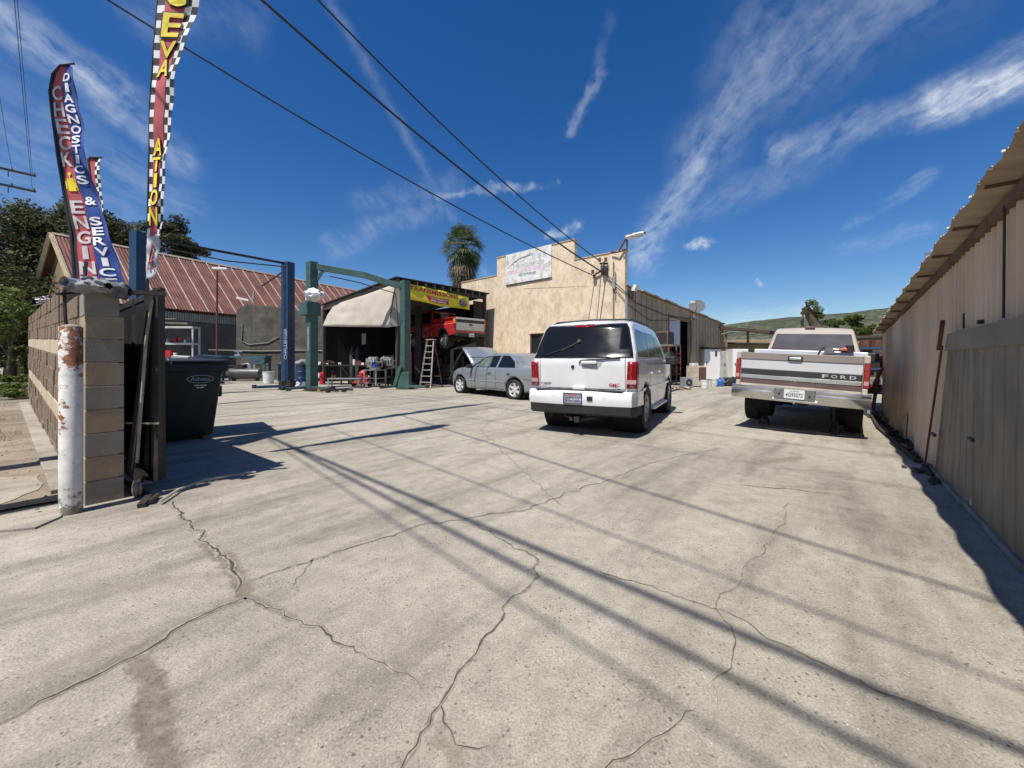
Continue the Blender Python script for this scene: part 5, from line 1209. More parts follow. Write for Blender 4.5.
GLASS = M('tinted_glass', (.008, .009, .011), .05, 0, .1, coat=0, spec=.35); SEAM = M('seam_black', (.015, .015, .015), .8)
REDL = M('tail_red', (.24, .006, .010), .12, 0, .25, 30, coat=.6); REDL2 = M('tail_clear', (.45, .27, .27), .12, 0, .15, 30, coat=.5)

# ---- white SUV
SUVW = M('suv_white', (.68, .68, .675), .28, 0, .03, 2, coat=.8, grime=.22, gcol=(.34, .31, .26), gs=2.2)
hv = Vector((.487, .873, 0)); r0 = Vector((.875, -.485, 0))
rc = Vector((1.545, 7.15, 0))
suv = thing('white_suv', 'white full-size SUV with tinted windows parked in the middle of the yard seen from behind', 'SUV', tuple(rc), math.degrees(math.atan2(-hv.x, hv.y)))
def wsuv(y, z):
    b = interp([(.2, .93), (.45, .965), (.8, .99), (1.08, .985), (1.24, .97), (1.5, .915), (1.86, .83), (1.95, .76)], z)
    return b - (.10 * max(0, (y - 3.1) / .9) ** 2 if y > 3.1 else 0)
c = Car(wsuv, rb=.10, yr=-.35, fb=.22, yf=3.1)
ro = [(-.90, .52), (-.965, .62), (-.99, 1.26), (-.95, 1.33), (-.72, 1.80), (-.62, 1.875), (-.3, 1.905), (1.1, 1.915), (1.75, 1.86), (2.0, 1.74), (2.62, 1.28), (3.0, 1.24), (3.7, 1.12), (3.88, .98), (3.92, .60), (3.85, .36)] + [(3.45, .36)] + arch(2.95, .39, .47, .36)[0:] + [(2.4, .34), (.52, .34)] + arch(0, .39, .47, .36) + [(-.52, .40)]
m = c.shell(ro, .055, .03); m.mats = [SUVW]; m.mi = [0] * len(m.f); body = m.build('body', suv, sharp=42); suv.scale = (.905, .95, .985)
yrs = lambda z: interp([(.52, -.90), (.62, -.965), (1.26, -.99), (1.33, -.95), (1.80, -.72), (1.875, -.62)], z)
def rp(poly, mt, name, off=.006, par=suv, cc=c, yy=yrs):
    m = cc.rear_panel(poly, yy, off); m.mats = [mt]; m.mi = [0] * len(m.f); o = m.build(name, par, sharp=60); q = o.modifiers.new('thick', 'SOLIDIFY'); q.thickness = .006; q.offset = 0; return o
rp([(-.925, 1.285), (.925, 1.285), (.91, 1.34), (.80, 1.75), (.745, 1.83), (-.745, 1.83), (-.80, 1.75), (-.91, 1.34)], GLASS, 'rear_window', .012)
m = MB([M('window_rubber', (.02, .02, .02), .6)]); rim_ = [(-.93, 1.28), (.93, 1.28), (.805, 1.755), (.75, 1.84), (-.75, 1.84), (-.805, 1.755), (-.93, 1.28)]
m.tube([(x, c.bend(yrs(z), x, z) - .008, z) for a, b in zip(rim_, rim_[1:]) for x, z in [(a[0] + (b[0] - a[0]) * k / 5, a[1] + (b[1] - a[1]) * k / 5) for k in range(5)]], .011, 5); m.build('window_seal', suv)
rp([(-.20, 1.80), (.20, 1.80), (.19, 1.835), (-.19, 1.835)], REDL, 'high_brake_light', .022)
for sd in (1, -1):
    m = c.rear_panel([(sd * .82, .79), (sd * .985, .79), (sd * .985, 1.21), (sd * .845, 1.21)], yrs, .022); m.mats = [REDL]; m.mi = [0] * len(m.f)
    tl_ = m.build('tail_light', suv, sharp=60); q = tl_.modifiers.new('thick', 'SOLIDIFY'); q.thickness = .03; q.offset = 0
    m = c.rear_panel([(sd * .83, .86), (sd * .982, .86), (sd * .982, .925), (sd * .835, .925)], yrs, .040); m.mats = [REDL2]; m.mi = [0] * len(m.f); m.build('reverse_lens', tl_)
    m = MB([REDL]); m.hexa([(sd * .975, -.88, .79), (sd * .992, -.78, .81), (sd * .986, -.78, 1.19), (sd * .97, -.88, 1.21), (sd * .998, -.88, .79), (sd * 1.004, -.78, .81), (sd * .998, -.78, 1.19), (sd * .992, -.88, 1.21)]); m.build('side_lens', tl_)
# seams of tailgate
m = MB([SEAM])
for a, b in [((-.80, .74), (-.80, 1.27)), ((.80, .74), (.80, 1.27)), ((-.8, .77), (.8, .77))]:
    m.tube([(a[0] + (b[0] - a[0]) * k / 8, c.bend(yrs(a[1] + (b[1] - a[1]) * k / 8), a[0] + (b[0] - a[0]) * k / 8, 1) - .001, a[1] + (b[1] - a[1]) * k / 8) for k in range(9)], .005, 5)
m.build('tailgate_seam', suv)
# bumper
m = MB([SUVW]); sec = [(-.02, .735), (-.17, .73), (-.20, .70), (-.215, .60), (-.20, .52), (-.04, .505)]
def loft_bumper(m, sec, ycurve, wfull, wrap, n=28, y0=-.93):
    vs = []; k_ = len(sec)
    for i in range(n + 1):
        u = -1 + 2 * i / n; au = abs(u)
        for dy, z in sec:
            if au <= .86: x = u / .86 * (wfull - .06); y = y0 + dy + ycurve * (x / wfull) ** 2
            else:
                t = (au - .86) / .14; an = t * math.pi / 2
                x = math.copysign(wfull - .06 + .06 * math.sin(an) + dy * 0, u); y = y0 + dy + ycurve + (wrap + (-dy)) * (1 - math.cos(an)) if False else y0 + dy * (1 - t) + ycurve + wrap * t * t
            vs.append((x, y, z))
    m.add(vs, [(i * k_ + j, (i + 1) * k_ + j, (i + 1) * k_ + j + 1, i * k_ + j + 1) for i in range(n) for j in range(k_ - 1)], True)
loft_bumper(m, sec, .07, 1.0, .42); bmp_ = m.build('rear_bumper', suv, sharp=50); q = bmp_.modifiers.new('t', 'SOLIDIFY'); q.thickness = .01
m = MB([M('bumper_black', (.022, .022, .022), .7, 0, .3)]); loft_bumper(m, [(-.16, .527), (-.205, .515), (-.19, .38), (-.12, .345), (.1, .345)], .07, .985, .38); m.box(-.8, .8, -1.10, -.95, .742, .756); o = m.build('lower_valance', bmp_, sharp=50)
m = MB([BPLAST]); m.box(.20, .30, -1.16, -1.10, .59, .66); m.lathe([(0.01, 0)], 3) if False else None; m.build('tow_plug', bmp_)
m = MB([SUVW]); m.T = Matrix.Translation((-.42, -1.13, .63)) @ rotm(90, 0, 0); m.lathe([(.001, .012), (.04, .01), (.045, -.02)], 16); m.T = Matrix.Translation((.5, -1.125, .63)) @ rotm(90, 0, 0); m.lathe([(.001, .012), (.04, .01), (.045, -.02)], 16); m.build('bumper_cap', bmp_)
m = MB([DARKST]); m.tube([(-.3, -.9, .30), (.0, -1.02, .27), (.3, -.9, .3)], .03, 8); m.bar((.0, -1.12, .27), (.0, -.7, .29), .09, .09); m.tube([(-.12, -1.08, .27), (-.12, -1.0, .27)], .03, 10); m.tube([(-.6, 0, .3), (-.6, -.85, .28)], .03, 8); m.box(-.55, .55, -.3, 3.2, .26, .5); m.tube([(-.9, 0, .38), (.9, 0, .38)], .06, 10); m.blob((0, 0, .38), (.2, .18, .17), 1, .1); m.box(-.93, .93, .55, 2.4, .36, .5); m.build('underbody', suv)
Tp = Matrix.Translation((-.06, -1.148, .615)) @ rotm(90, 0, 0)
plate(suv, None, Tp, '6WDN684', M('plate_shaded', (.22, .23, .27), .4), M('plate_navy', (.03, .04, .15), .5), 'California', subm=M('plate_red', (.6, .03, .05), .5))  # plate colour darkened to carry the shade it sits in
m = MB([M('plate_frame', (.03, .03, .03), .4)]); m.T = Tp; 
for a in [(-.175, -.09, -.155, .09), (.155, -.09, .175, .09), (-.155, .076, .155, .09), (-.155, -.09, .155, -.076)]: m.box(a[0], a[2], a[1], a[3], -.002, .008)
m.build('plate_frame', suv)
# handle recess and garnish, wiper, badges
yb = lambda x, z: c.bend(yrs(z), x, z)
m = MB([M('grey_scuff', (.40, .41, .41), .6, 0, .2, 12)]); pts_ = [(.02, 1.21), (.10, 1.23), (.30, 1.235), (.42, 1.245), (.40, 1.17), (.34, 1.105), (.24, 1.09), (.12, 1.115), (.02, 1.15)]
mm = c.rear_panel(pts_, yrs, .004); mm.mats = [m.mats[0]]; mm.mi = [0] * len(mm.f); mm.build('handle_recess', suv)
m = MB([SUVW]); m.cbox((.19, yb(.19, 1.19) - .03, 1.20), (.28, .04, .05)); hd = m.build('tailgate_handle', suv, bevel=.012)
m = MB([SEAM]); m.tube([(.0, yb(0, 1.1) - .015, 1.18), (.03, yb(0, 1.12) - .015, 1.23), (.2, yb(.2, 1.15) - .015, 1.245), (.40, yb(.4, 1.18) - .018, 1.25), (.72, yb(.72, 1.26) - .015, 1.268)], .009, 6); m.build('handle_trim', suv)
m = MB([BLACK]); m.T = Matrix.Translation((-.12, yb(-.1, 1.12) - .004, 1.125)) @ rotm(90, 0, 0); m.lathe([(.001, .01), (.03, .01), (.032, -.01)], 16); m.build('lock', suv)
m = MB([BPLAST]); m.cyl((-.04, yb(-.04, 1.55) - .02, 1.55), .03, .03, 12, T=rotm(70, 0, 0)); m.bar((-.04, yb(-.04, 1.55) - .03, 1.55), (-.36, yb(-.36, 1.40) - .035, 1.40), .022, .012, (0, 1, 0)); m.bar((-.12, yb(-.1, 1.49) - .035, 1.49), (-.66, yb(-.66, 1.32) - .035, 1.325), .014, .012, (0, 1, 0)); m.build('rear_wiper', suv)
m = MB([M('badge_black', (.03, .03, .03), .35, .3)]); m.T = Matrix.Translation((-.66, yb(-.66, .84) - .012, .84)) @ rotm(90, 0, 0); m.text('YUKON', (0, 0, 0), .24, .04); m.build('badge', suv)
m = MB([M('badge_red', (.34, .02, .03), .35, .2)]); m.T = Matrix.Translation((.62, yb(.62, .84) - .012, .84)) @ rotm(90, 0, 0); m.text('GMC', (0, 0, 0), .19, .05); m.build('badge', suv)
m = MB([SUVW]); m.cbox((0, -.995, .775), (.24, .05, .07)); m.build('plate_lamp_pod', suv, bevel=.02)
# side glass, seams, mirror
for poly in ([(-.76, 1.29), (.30, 1.29), (.30, 1.74), (-.44, 1.76), (-.60, 1.70)], [(.38, 1.29), (1.20, 1.29), (1.20, 1.745), (.38, 1.75)], [(1.27, 1.29), (2.24, 1.29), (1.72, 1.69), (1.28, 1.725)]):
    for sd in (1, -1): m = c.side_panel(poly, .005, (sd,)); m.mats = [GLASS]; m.mi = [0] * len(m.f); m.build('side_window', suv, sharp=60)
m = MB()
for pts_ in ([(.34, .42), (.34, 1.16)], [(1.23, .36), (1.23, 1.82)], [(2.38, .40), (2.38, 1.12)], [(.34, .42), (.55, .36)], [(.34, 1.16), (.34, 1.8)], [(.1, 1.17), (2.5, 1.17)]):
    q = c.side_line(pts_); m.add(q.v, q.f)
m.mats = [SEAM]; m.mi = [0] * len(m.f); m.build('door_seam', suv)
q = c.side_line([(-.5, .74), (3.4, .74)], .05, .012); q.mats = [SUVW]; q.mi = [0] * len(q.f); q.build('side_moulding', suv)
for y in (.48, 1.4):
    for sd in (1, -1): m = MB([SUVW]); m.cbox((sd * 1.003, y, 1.0), (.03, .17, .035)); m.build('door_handle', suv, bevel=.01)
for sd in (1, -1):
    m = MB([BPLAST]); m.cbox((sd * 1.12, 2.22, 1.23), (.22, .12, .18), rotm(0, 0, sd * -8)); m.cbox((sd * 1.0, 2.25, 1.17), (.14, .06, .05)); m.build('side_mirror', suv, bevel=.03)
    m = MB([SUVW]); m.box(sd * .80 if sd > 0 else -1.03, 1.03 if sd > 0 else -.80, .62, 2.32, .31, .36); m.build('running_board', suv, bevel=.02)
    m = MB([BPLAST]); m.tube([(sd * .74, -.42, 1.88), (sd * .74, -.2, 1.945), (sd * .74, 1.4, 1.955), (sd * .74, 1.75, 1.88)], .018, 8)
    m.build('roof_rail', suv)
    for y in (0, 2.95):
        m = MB([M('arch_black', (.012, .012, .012), .9)]); m.T = Matrix.Translation((sd * .70, y, .39)) @ rotm(0, 90 * sd, 0); m.lathe([(.47, -.25), (.475, .24)], 24); m.lathe([(.47, -.25), (.001, -.25)], 24); m.build('wheel_well', suv)
m = MB([BPLAST]); m.tube([(-.74, -.2, 1.945), (0, -.22, 1.965), (.74, -.2, 1.945)], .016, 8); m.tube([(-.7, 1.1, 1.975), (.7, 1.1, 1.975)], .016, 8); m.build('cross_bar', suv)
for sd in (1, -1):
    for y in (0, 2.95): wheel(suv, (sd * .865, y, .40), .40, .27, sd, .60, 6)

# ---- silver blue sedan with its bonnet up
SEDM = M('sedan_blue_grey', (.26, .285, .305), .3, .35, .05, 2, coat=.6)
rw, fw_ = G(514, 398.3), G(463, 392.6); sh_ = (fw_ - rw).normalized(); rr_ = Vector((sh_.y, -sh_.x, 0))
rw, fw_ = G(516, 399.4), G(461.5, 393.0); sh_ = (fw_ - rw).normalized(); rr_ = Vector((sh_.y, -sh_.x, 0)); ssc = (fw_ - rw).length / 2.6; sc0 = rw + rr_ * .76 * ssc
sed = thing('blue_sedan', 'blue-grey sedan parked with its bonnet raised beside the lift shed', 'car', tuple(sc0), math.degrees(math.atan2(-sh_.x, sh_.y)))
def wsed(y, z):
    b = interp([(.15, .80), (.4, .84), (.75, .85), (.9, .83), (1.0, .78), (1.35, .60), (1.45, .54)], z)
    if y > 2.6: b -= .12 * ((y - 2.6) / .75) ** 2
    if y < -.4: b -= .08 * ((-.4 - y) / .6) ** 2
    return b
sed.scale = (ssc, ssc, 1.02)
c2 = Car(wsed, .10, -.5, .16, 2.7)
so_ = [(-.88, .30), (-.94, .5), (-.93, .78), (-.88, .93), (-.35, .99), (-.28, 1.0), (.28, 1.36), (.65, 1.42), (1.2, 1.42), (1.5, 1.36), (2.15, .98), (2.6, .92), (3.15, .78), (3.32, .65), (3.36, .4), (3.28, .22)] + arch(2.6, .31, .37, .22) + arch(0, .31, .37, .22) + [(-.6, .28)]
m = c2.shell(so_, .045, .02); m.mats = [SEDM]; m.mi = [0] * len(m.f); m.build('body', sed, sharp=42)
for poly in ([(-.02, .96), (.72, .96), (.72, 1.34), (.42, 1.33), (.1, 1.14)], [(.80, .96), (2.0, .96), (1.45, 1.31), (.80, 1.345)]):
    for sd in (1, -1): m = c2.side_panel(poly, .005, (sd,)); m.mats = [GLASS]; m.mi = [0] * len(m.f); m.build('side_window', sed)
GG = M('greenish_glass', (.12, .17, .14), .1, 0, .3, 3); m = c2.side_panel([(1.10, .975), (1.86, .975), (1.45, 1.27), (1.12, 1.30)], .009, (-1,)); m.mats = [GG]; m.mi = [0] * len(m.f); m.build('door_glass', sed)
c2r = lambda z: interp([(.5, -.94), (.93, -.88), (1.0, -.26), (1.36, .29), (1.42, .65)], z)
m = c2.rear_panel([(-.62, 1.03), (.62, 1.03), (.52, 1.34), (-.52, 1.34)], c2r, .006); m.mats = [GLASS]; m.mi = [0] * len(m.f); m.build('rear_window', sed)
fz = lambda z: interp([(.98, 2.15), (1.36, 1.5)], z)
m = MB([GLASS]); m.add([(-.64, 2.13, 1.0), (.64, 2.13, 1.0), (.5, 1.53, 1.36), (-.5, 1.53, 1.36)], [(0, 1, 2, 3)]); o = m.build('windscreen', sed); q = o.modifiers.new('t', 'SOLIDIFY'); q.thickness = .012; q.offset = 0
m = MB()
for pts_ in ([(.76, .28), (.76, .94)], [(1.95, .3), (1.95, .93)], [(-.05, .93), (-.1, .72), (.12, .6)], [(.42, .28), (.76, .28), (1.95, .28)], [(-.88, .62), (-.4, .62)]):
    q = c2.side_line(pts_, .012); m.add(q.v, q.f)
m.mats = [SEAM]; m.mi = [0] * len(m.f); m.build('door_seam', sed)
q = c2.side_line([(.42, .52), (2.1, .52)], .035, .012); q.mats = [M('moulding_pale', (.34, .39, .43), .35, .2)]; q.mi = [0] * len(q.f); q.build('side_moulding', sed)
for y in (.22, 1.05): m = MB([SEDM]); m.cbox((-.87, y, .80), (.03, .15, .03)); m.build('door_handle', sed, bevel=.008)
m = MB([BPLAST]); m.cbox((-.92, 1.92, .98), (.17, .1, .13)); m.build('side_mirror', sed, bevel=.02)
m = MB([REDL]); m.hexa([(-.82, -.93, .62), (-.62, -.955, .62), (-.62, -.93, .62), (-.80, -.9, .62), (-.80, -.92, .84), (-.62, -.945, .84), (-.62, -.92, .84), (-.79, -.89, .84)]); m.build('tail_light', sed)
m = MB([SEDM]); hb, hf = Vector((0, 2.12, .99)), Vector((0, 2.80, 1.66))
for dz in (0, .02): pass
nrm_ = Vector((0, -.75, .66)).normalized(); vs = []
for j in range(7):
    for i in range(9):
        u = i / 8 * 2 - 1; v = j / 6; p = hb.lerp(hf, v); wv = .66 + .02 * v - .08 * v ** 4
        vs.append(p + Vector((u * wv, 0, 0)) + nrm_ * (.05 * (1 - u * u) + .05 * math.sin(v * 3.14)))
m.add(vs, [(j * 9 + i, j * 9 + i + 1, (j + 1) * 9 + i + 1, (j + 1) * 9 + i) for j in range(6) for i in range(8)], True); o = m.build('bonnet', sed, sharp=60); q = o.modifiers.new('t', 'SOLIDIFY'); q.thickness = .025
m = MB([DARKST]); m.box(-.6, .6, 2.2, 3.1, .55, .80); m.tube([(.5, 2.9, .8), (.5, 2.75, 1.65)], .008, 5); m.blob((0, 2.6, .85), (.35, .25, .13), 5, .3); m.build('engine_bay', sed)
m = MB([DARKST]); m.box(-.7, .7, -.5, 3.0, .2, .3); m.build('underbody', sed)
WR = M('wheel_white', (.60, .60, .60), .4, .2, .08)
for sd in (1, -1):
    for y in (0, 2.6):
        wheel(sed, (sd * .75, y, .30), .30, .19, sd, .72, 6, rimmat=WR)
        m = MB([M('arch_black', (.012, .012, .012), .9)]); m.T = Matrix.Translation((sd * .62, y, .31)) @ rotm(0, 90 * sd, 0); m.lathe([(.37, -.2), (.372, .19)], 20); m.lathe([(.37, -.2), (.001, -.2)], 20); m.build('wheel_well', sed)

# ---- pickups: shared builder (bed, cab, tailgate)
def pickup(root, bodym, tailm, half=.9, bedz=1.12, bedl=2.0, cabh=1.66, wb=2.9, over=1.05, r=.34, rearg=None, arch_r=.43, longcab=1.45):
    h = half
    def wp(y, z): return interp([(.3, h - .06), (.55, h - .015), (.85, h), (1.05, h - .02), (1.15, h - .08), (cabh, h - .24)], z) - (.06 * max(0, (y - 3.2)) ** 2 if y > 3.2 else 0)
    cc = Car(wp, .02, -over + .2, .15, wb + .4)
    y0 = -over; y1 = y0 + bedl
    # bed: outer sides with arches, floor, inner sides
    bo = [(y0, .50), (y0, bedz), (y1, bedz), (y1, .45)] + arch(0, r + .02, arch_r, .45) + [(-arch_r - .15, .50)]
    for sd in (1, -1):
        v, f = cc.flat(densify(bo, .12)); m = MB([bodym])
        vs = [Vector((sd * wp(y, z), y, z)) for y, z in v]; vi = [Vector((sd * (wp(y, z) - .05), y, z)) for y, z in v]
        m.add(vs, f, True); m.add(vi, f, True)
        m.box(*sorted((sd * (h - .09), sd * (h - .015))), y0, y1, bedz - .01, bedz + .03)
        m.box(*sorted((sd * (h - .07), sd * (h - .02))), y0 - .006, y0 + .02, .52, bedz)
        m.build('bed_side', root, sharp=40)
    m = MB([DARKST]); m.box(-h + .09, h - .09, y0 + .05, y1 - .01, .62, .66); m.box(-h + .07, h - .07, y1 - .04, y1 - .01, .6, bedz); m.build('bed_floor', root)
    co_ = [(y1 + .02, .45), (y1 + .02, 1.14), (y1 + .10, 1.18), (y1 + .22, cabh - .06), (y1 + .34, cabh), (y1 + longcab - .45, cabh + .01), (y1 + longcab - .2, cabh - .06), (y1 + longcab + .3, 1.16), (y1 + longcab + 1.25, 1.06), (y1 + longcab + 1.38, .9), (y1 + longcab + 1.38, .5), (y1 + longcab + 1.3, .42)] + arch(wb, r + .02, arch_r, .42) + [(wb - arch_r - .1, .42)]
    m = cc.shell(co_, .05, .02); m.mats = [bodym]; m.mi = [0] * len(m.f); m.build('cab', root, sharp=42)
    for sd in (1, -1): m = cc.side_panel([(y1 + .24, 1.16), (y1 + longcab + .12, 1.16), (y1 + longcab - .28, cabh - .1), (y1 + .36, cabh - .09)], .005, (sd,)); m.mats = [GLASS]; m.mi = [0] * len(m.f); m.build('side_window', root)
    cr_ = lambda z: interp([(1.14, y1 + .02), (1.18, y1 + .10), (cabh - .06, y1 + .22), (cabh, y1 + .34)], z)
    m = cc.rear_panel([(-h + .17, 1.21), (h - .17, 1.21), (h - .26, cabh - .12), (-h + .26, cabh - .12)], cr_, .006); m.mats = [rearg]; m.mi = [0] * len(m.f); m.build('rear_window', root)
    q = cc.side_line([(y1 + longcab + .02, .46), (y1 + longcab + .02, 1.1)], .012); q2 = cc.side_line([(y1 + .14, .46), (y1 + .14, 1.12)], .012); q.add(q2.v, q2.f); q.mats = [SEAM]; q.mi = [0] * len(q.f); q.build('door_seam', root)
    for sd in (1, -1):
        for y in (0, wb): m = MB([M('arch_black', (.012, .012, .012), .9)]); m.T = Matrix.Translation((sd * (h - .24), y, r + .02)) @ rotm(0, 90 * sd, 0); m.lathe([(arch_r - .01, -.2), (arch_r - .01, .17)], 20); m.lathe([(arch_r - .01, -.2), (.001, -.2)], 20); m.build('wheel_well', root)
        m = MB([BPLAST]); m.cbox((sd * (h + .1), y1 + longcab - .05, 1.2), (.2, .08, .2)); m.build('side_mirror', root, bevel=.02)
    m = MB([DARKST, RUST]); m.box(-.55, -.47, y0, wb + .6, .42, .54); m.box(.47, .55, y0, wb + .6, .42, .54); m.mat(RUST); m.tube([(-h + .1, 0, r), (h - .1, 0, r)], .045, 10); m.blob((0, 0, r), (.19, .17, .16), 2, .15); m.mat(DARKST); m.tube([(0, .1, r), (0, 2.2, r + .1)], .04, 8); m.tube([(-.4, -.8, .45), (-.35, 1, .4), (-.3, 2, .42)], .035, 8); m.box(-.45, .45, y0 + .25, y0 + .55, .42, .60); m.box(-.35, .3, .9, 2.6, .38, .5)
    for sd in (1, -1): m.bar((sd * .5, -.7, .40), (sd * .5, 0, r - .06), .06, .03); m.bar((sd * .5, .7, .42), (sd * .5, 0, r - .06), .06, .03); m.tube([(sd * .4, .1, r), (sd * .42, .25, .6)], .03, 8)
    m.build('chassis', root)
    return cc, y0, y1
# lifted beige/white truck at right
TRB = M('truck_beige', (.27, .225, .195), .35, .15, .08, 3, coat=.4, grime=.3, gcol=(.2, .16, .12)); TRW = M('truck_white', (.52, .53, .54), .3, 0, .04, 3, coat=.5, grime=.2, gcol=(.4, .36, .3))
BRW = M('truck_brown', (.10, .065, .055), .5, 0, .2, 3); 
tkd = Vector((math.sin(R(41.5)), math.cos(R(41.5)), 0)); tkr = Vector((tkd.y, -tkd.x, 0))
Lc = Vector((3.96, 7.02, 0)); Rc = Lc + tkr * 1.80; tc = (Lc + Rc) / 2 + tkd * 1.05
trk = thing('beige_pickup', 'old beige and white pickup jacked up on stands beside the corrugated building', 'pickup truck', tuple(tc + Vector((0, 0, .165))), -41.5)
trk.rotation_euler = (R(-1.0), R(3.2), R(-41.5))
TCAB = M('truck_cream', (.46, .40, .33), .35, 0, .05, 3, coat=.4, grime=.25, gcol=(.3, .25, .2))
cc, ty0, ty1 = pickup(trk, TCAB, TRB, half=.875, bedz=1.12, bedl=2.1, rearg=M('reflection_grey_glass', (.10, .088, .092), .12, 0, .2, 3), cabh=1.74, wb=3.1, over=1.05, r=.36, arch_r=.44)  # rear glass base colour stands in for greyish reflections
def bandp(z0, z1, mt, name, off=0, xw=.80): m = MB([mt]); m.box(-xw, xw, ty0 - .03 - off, ty0 + .02, z0, z1); return m.build(name, tg, bevel=.004)
tg = thing('tailgate', None, None); tg.parent = trk
for k_ in ('label', 'category'):
    if k_ in tg: del tg[k_]
bandp(1.02, 1.135, TRB, 'top_band', .012); bandp(.855, 1.018, TRW, 'white_band', .0); bandp(.755, .852, M('tailgate_black', (.03, .03, .032), .45, 0, .2), 'black_band', .004); bandp(.69, .752, CHROME, 'chrome_strip', .01); bandp(.60, .688, BRW, 'lower_band', .0); bandp(.565, .598, M('beige_edge', (.42, .36, .3), .4), 'lower_edge', .004)
m = MB([M('letter_silver', (.62, .62, .62), .3, .5)]); m.T = Matrix.Translation((.53, ty0 - .040, .804)) @ rotm(90, 0, 0)
for k, ch in enumerate('FORD'): m.text(ch, (-.165 + k * .11, 0, 0), .075, .052)
m.build('lettering', tg)
m = MB([CHROME]); m.cbox((-.03, ty0 - .055, 1.055), (.17, .03, .05)); m.build('handle', tg, bevel=.012)
m = MB([SEAM]); m.cbox((-.03, ty0 - .044, 1.055), (.20, .01, .075)); m.build('handle_recess', tg)
for sd in (1, -1):
    m = MB([REDL]); m.box(*sorted((sd * .81, sd * .885)), ty0 - .035, ty0 + .08, .66, 1.02); tl_ = m.build('tail_light', trk, bevel=.012)
    m = MB([REDL2]); m.box(*sorted((sd * .82, sd * .875)), ty0 - .040, ty0 - .034, .70, .76); m.build('reverse_lens', tl_)
    m = MB([TCAB]); m.box(*sorted((sd * .81, sd * .88)), ty0 - .03, ty0 + .05, 1.03, 1.145); m.box(*sorted((sd * .81, sd * .87)), ty0 - .028, ty0 + .05, .52, .65); m.build('bed_corner', trk, bevel=.01)
# chrome step bumper with centre pad
m = MB([CHROME]); secb = [(.0, .57), (-.10, .565), (-.13, .54), (-.11, .505), (-.135, .48), (-.125, .40), (-.09, .345), (0, .34)]
vs = []
for i in range(25):
    x = -.92 + 1.84 * i / 24; e_ = .10 * (abs(x) / .92) ** 6
    for dy, z in secb: vs.append((x, ty0 - .05 + dy + e_, z))
m.add(vs, [(i * 8 + j, (i + 1) * 8 + j, (i + 1) * 8 + j + 1, i * 8 + j + 1) for i in range(24) for j in range(7)], True); m.box(-.9, .9, ty0 - .05, ty0 - .03, .40, .55)
bp_ = m.build('rear_bumper', trk, sharp=30)
m = MB([M('bumper_pad', (.13, .13, .125), .6, 0, .4, 12)]); m.box(-.27, .27, ty0 - .195, ty0 - .16, .385, .565); m.build('number_recess', bp_, bevel=.008); m = MB([CHROME]); m.box(-.30, .30, ty0 - .205, ty0 - .15, .365, .385); m.build('step_lip', bp_, bevel=.004)
m = MB([DARKST]); m.cyl((-.2, ty0 - .197, .48), .015, .01, 8, T=rotm(90, 0, 0)); m.cyl((.2, ty0 - .197, .47), .015, .01, 8, T=rotm(90, 0, 0)); m.build('bolt', bp_)
plate(bp_, None, Matrix.Translation((0, ty0 - .198, .482)) @ rotm(90, 0, 0), '4G95072', M('plate_white', (.66, .66, .62), .4), M('plate_dark', (.10, .12, .16), .5), 'CALIFORNIA', w_=.27, h_=.145, subm=M('plate_green', (.05, .3, .2), .5))
# white side rails (toolbox rail) across the bed, third brake light, spot lamp and hose in bed
m = MB([M('rail_white', (.62, .63, .66), .35, .2, .1)]); m.box(-.84, .84, ty1 - .62, ty1 - .10, 1.16, 1.225); m.box(-.87, .87, ty1 - .66, ty1 - .62, 1.14, 1.245); o = m.build('bed_toolbox', trk, bevel=.012)
m = MB([M('brake_lens_dark', (.10, .05, .045), .4)]); m.cbox((-.05, ty1 + .30, 1.755), (.17, .10, .045)); m.build('high_brake_light', trk, bevel=.01)
for sd, y, dz, r_ in ((-1, 0, -.04, .36), (1, 0, -.07, .36), (-1, 3.1, 0, .36), (1, 3.1, 0, .36)):
    wheel(trk, (sd * .735, y, r_ + dz - .10 if y == 0 else r_ - .08), r_, .23, sd, .55, 5, rimmat=GALV)
t = thing('air_tool', 'red and silver tool with curved black handle standing in the truck bed', 'tool', tuple(tc))
mtx = WM(trk); f_ = lambda x, y, z: mtx @ Vector((x, y, z))
m = MB([M('tool_red', (.4, .09, .05), .45, 0, .3, 9)]); m.tube([f_(.47, ty1 - .72, 1.27), f_(.58, ty1 - .72, 1.28), f_(.64, ty1 - .72, 1.29)], [.03, .05, .045], 10); m.build('motor', t, world=True)
m = MB([GALV]); m.tube([f_(.38, ty1 - .72, 1.275), f_(.5, ty1 - .72, 1.27)], .025, 8); m.cbox(f_(.33, ty1 - .72, 1.26), (.11, .1, .12)); m.build('gearbox', t, world=True)
m = MB([BPLAST]); m.tube([f_(.16, ty1 - .75, 1.10), f_(.19, ty1 - .75, 1.22), f_(.25, ty1 - .74, 1.31), f_(.32, ty1 - .73, 1.33)], .016, 8); m.cyl(f_(.62, ty1 - .72, 1.24), .06, .12, 10); m.build('handle', t, world=True)
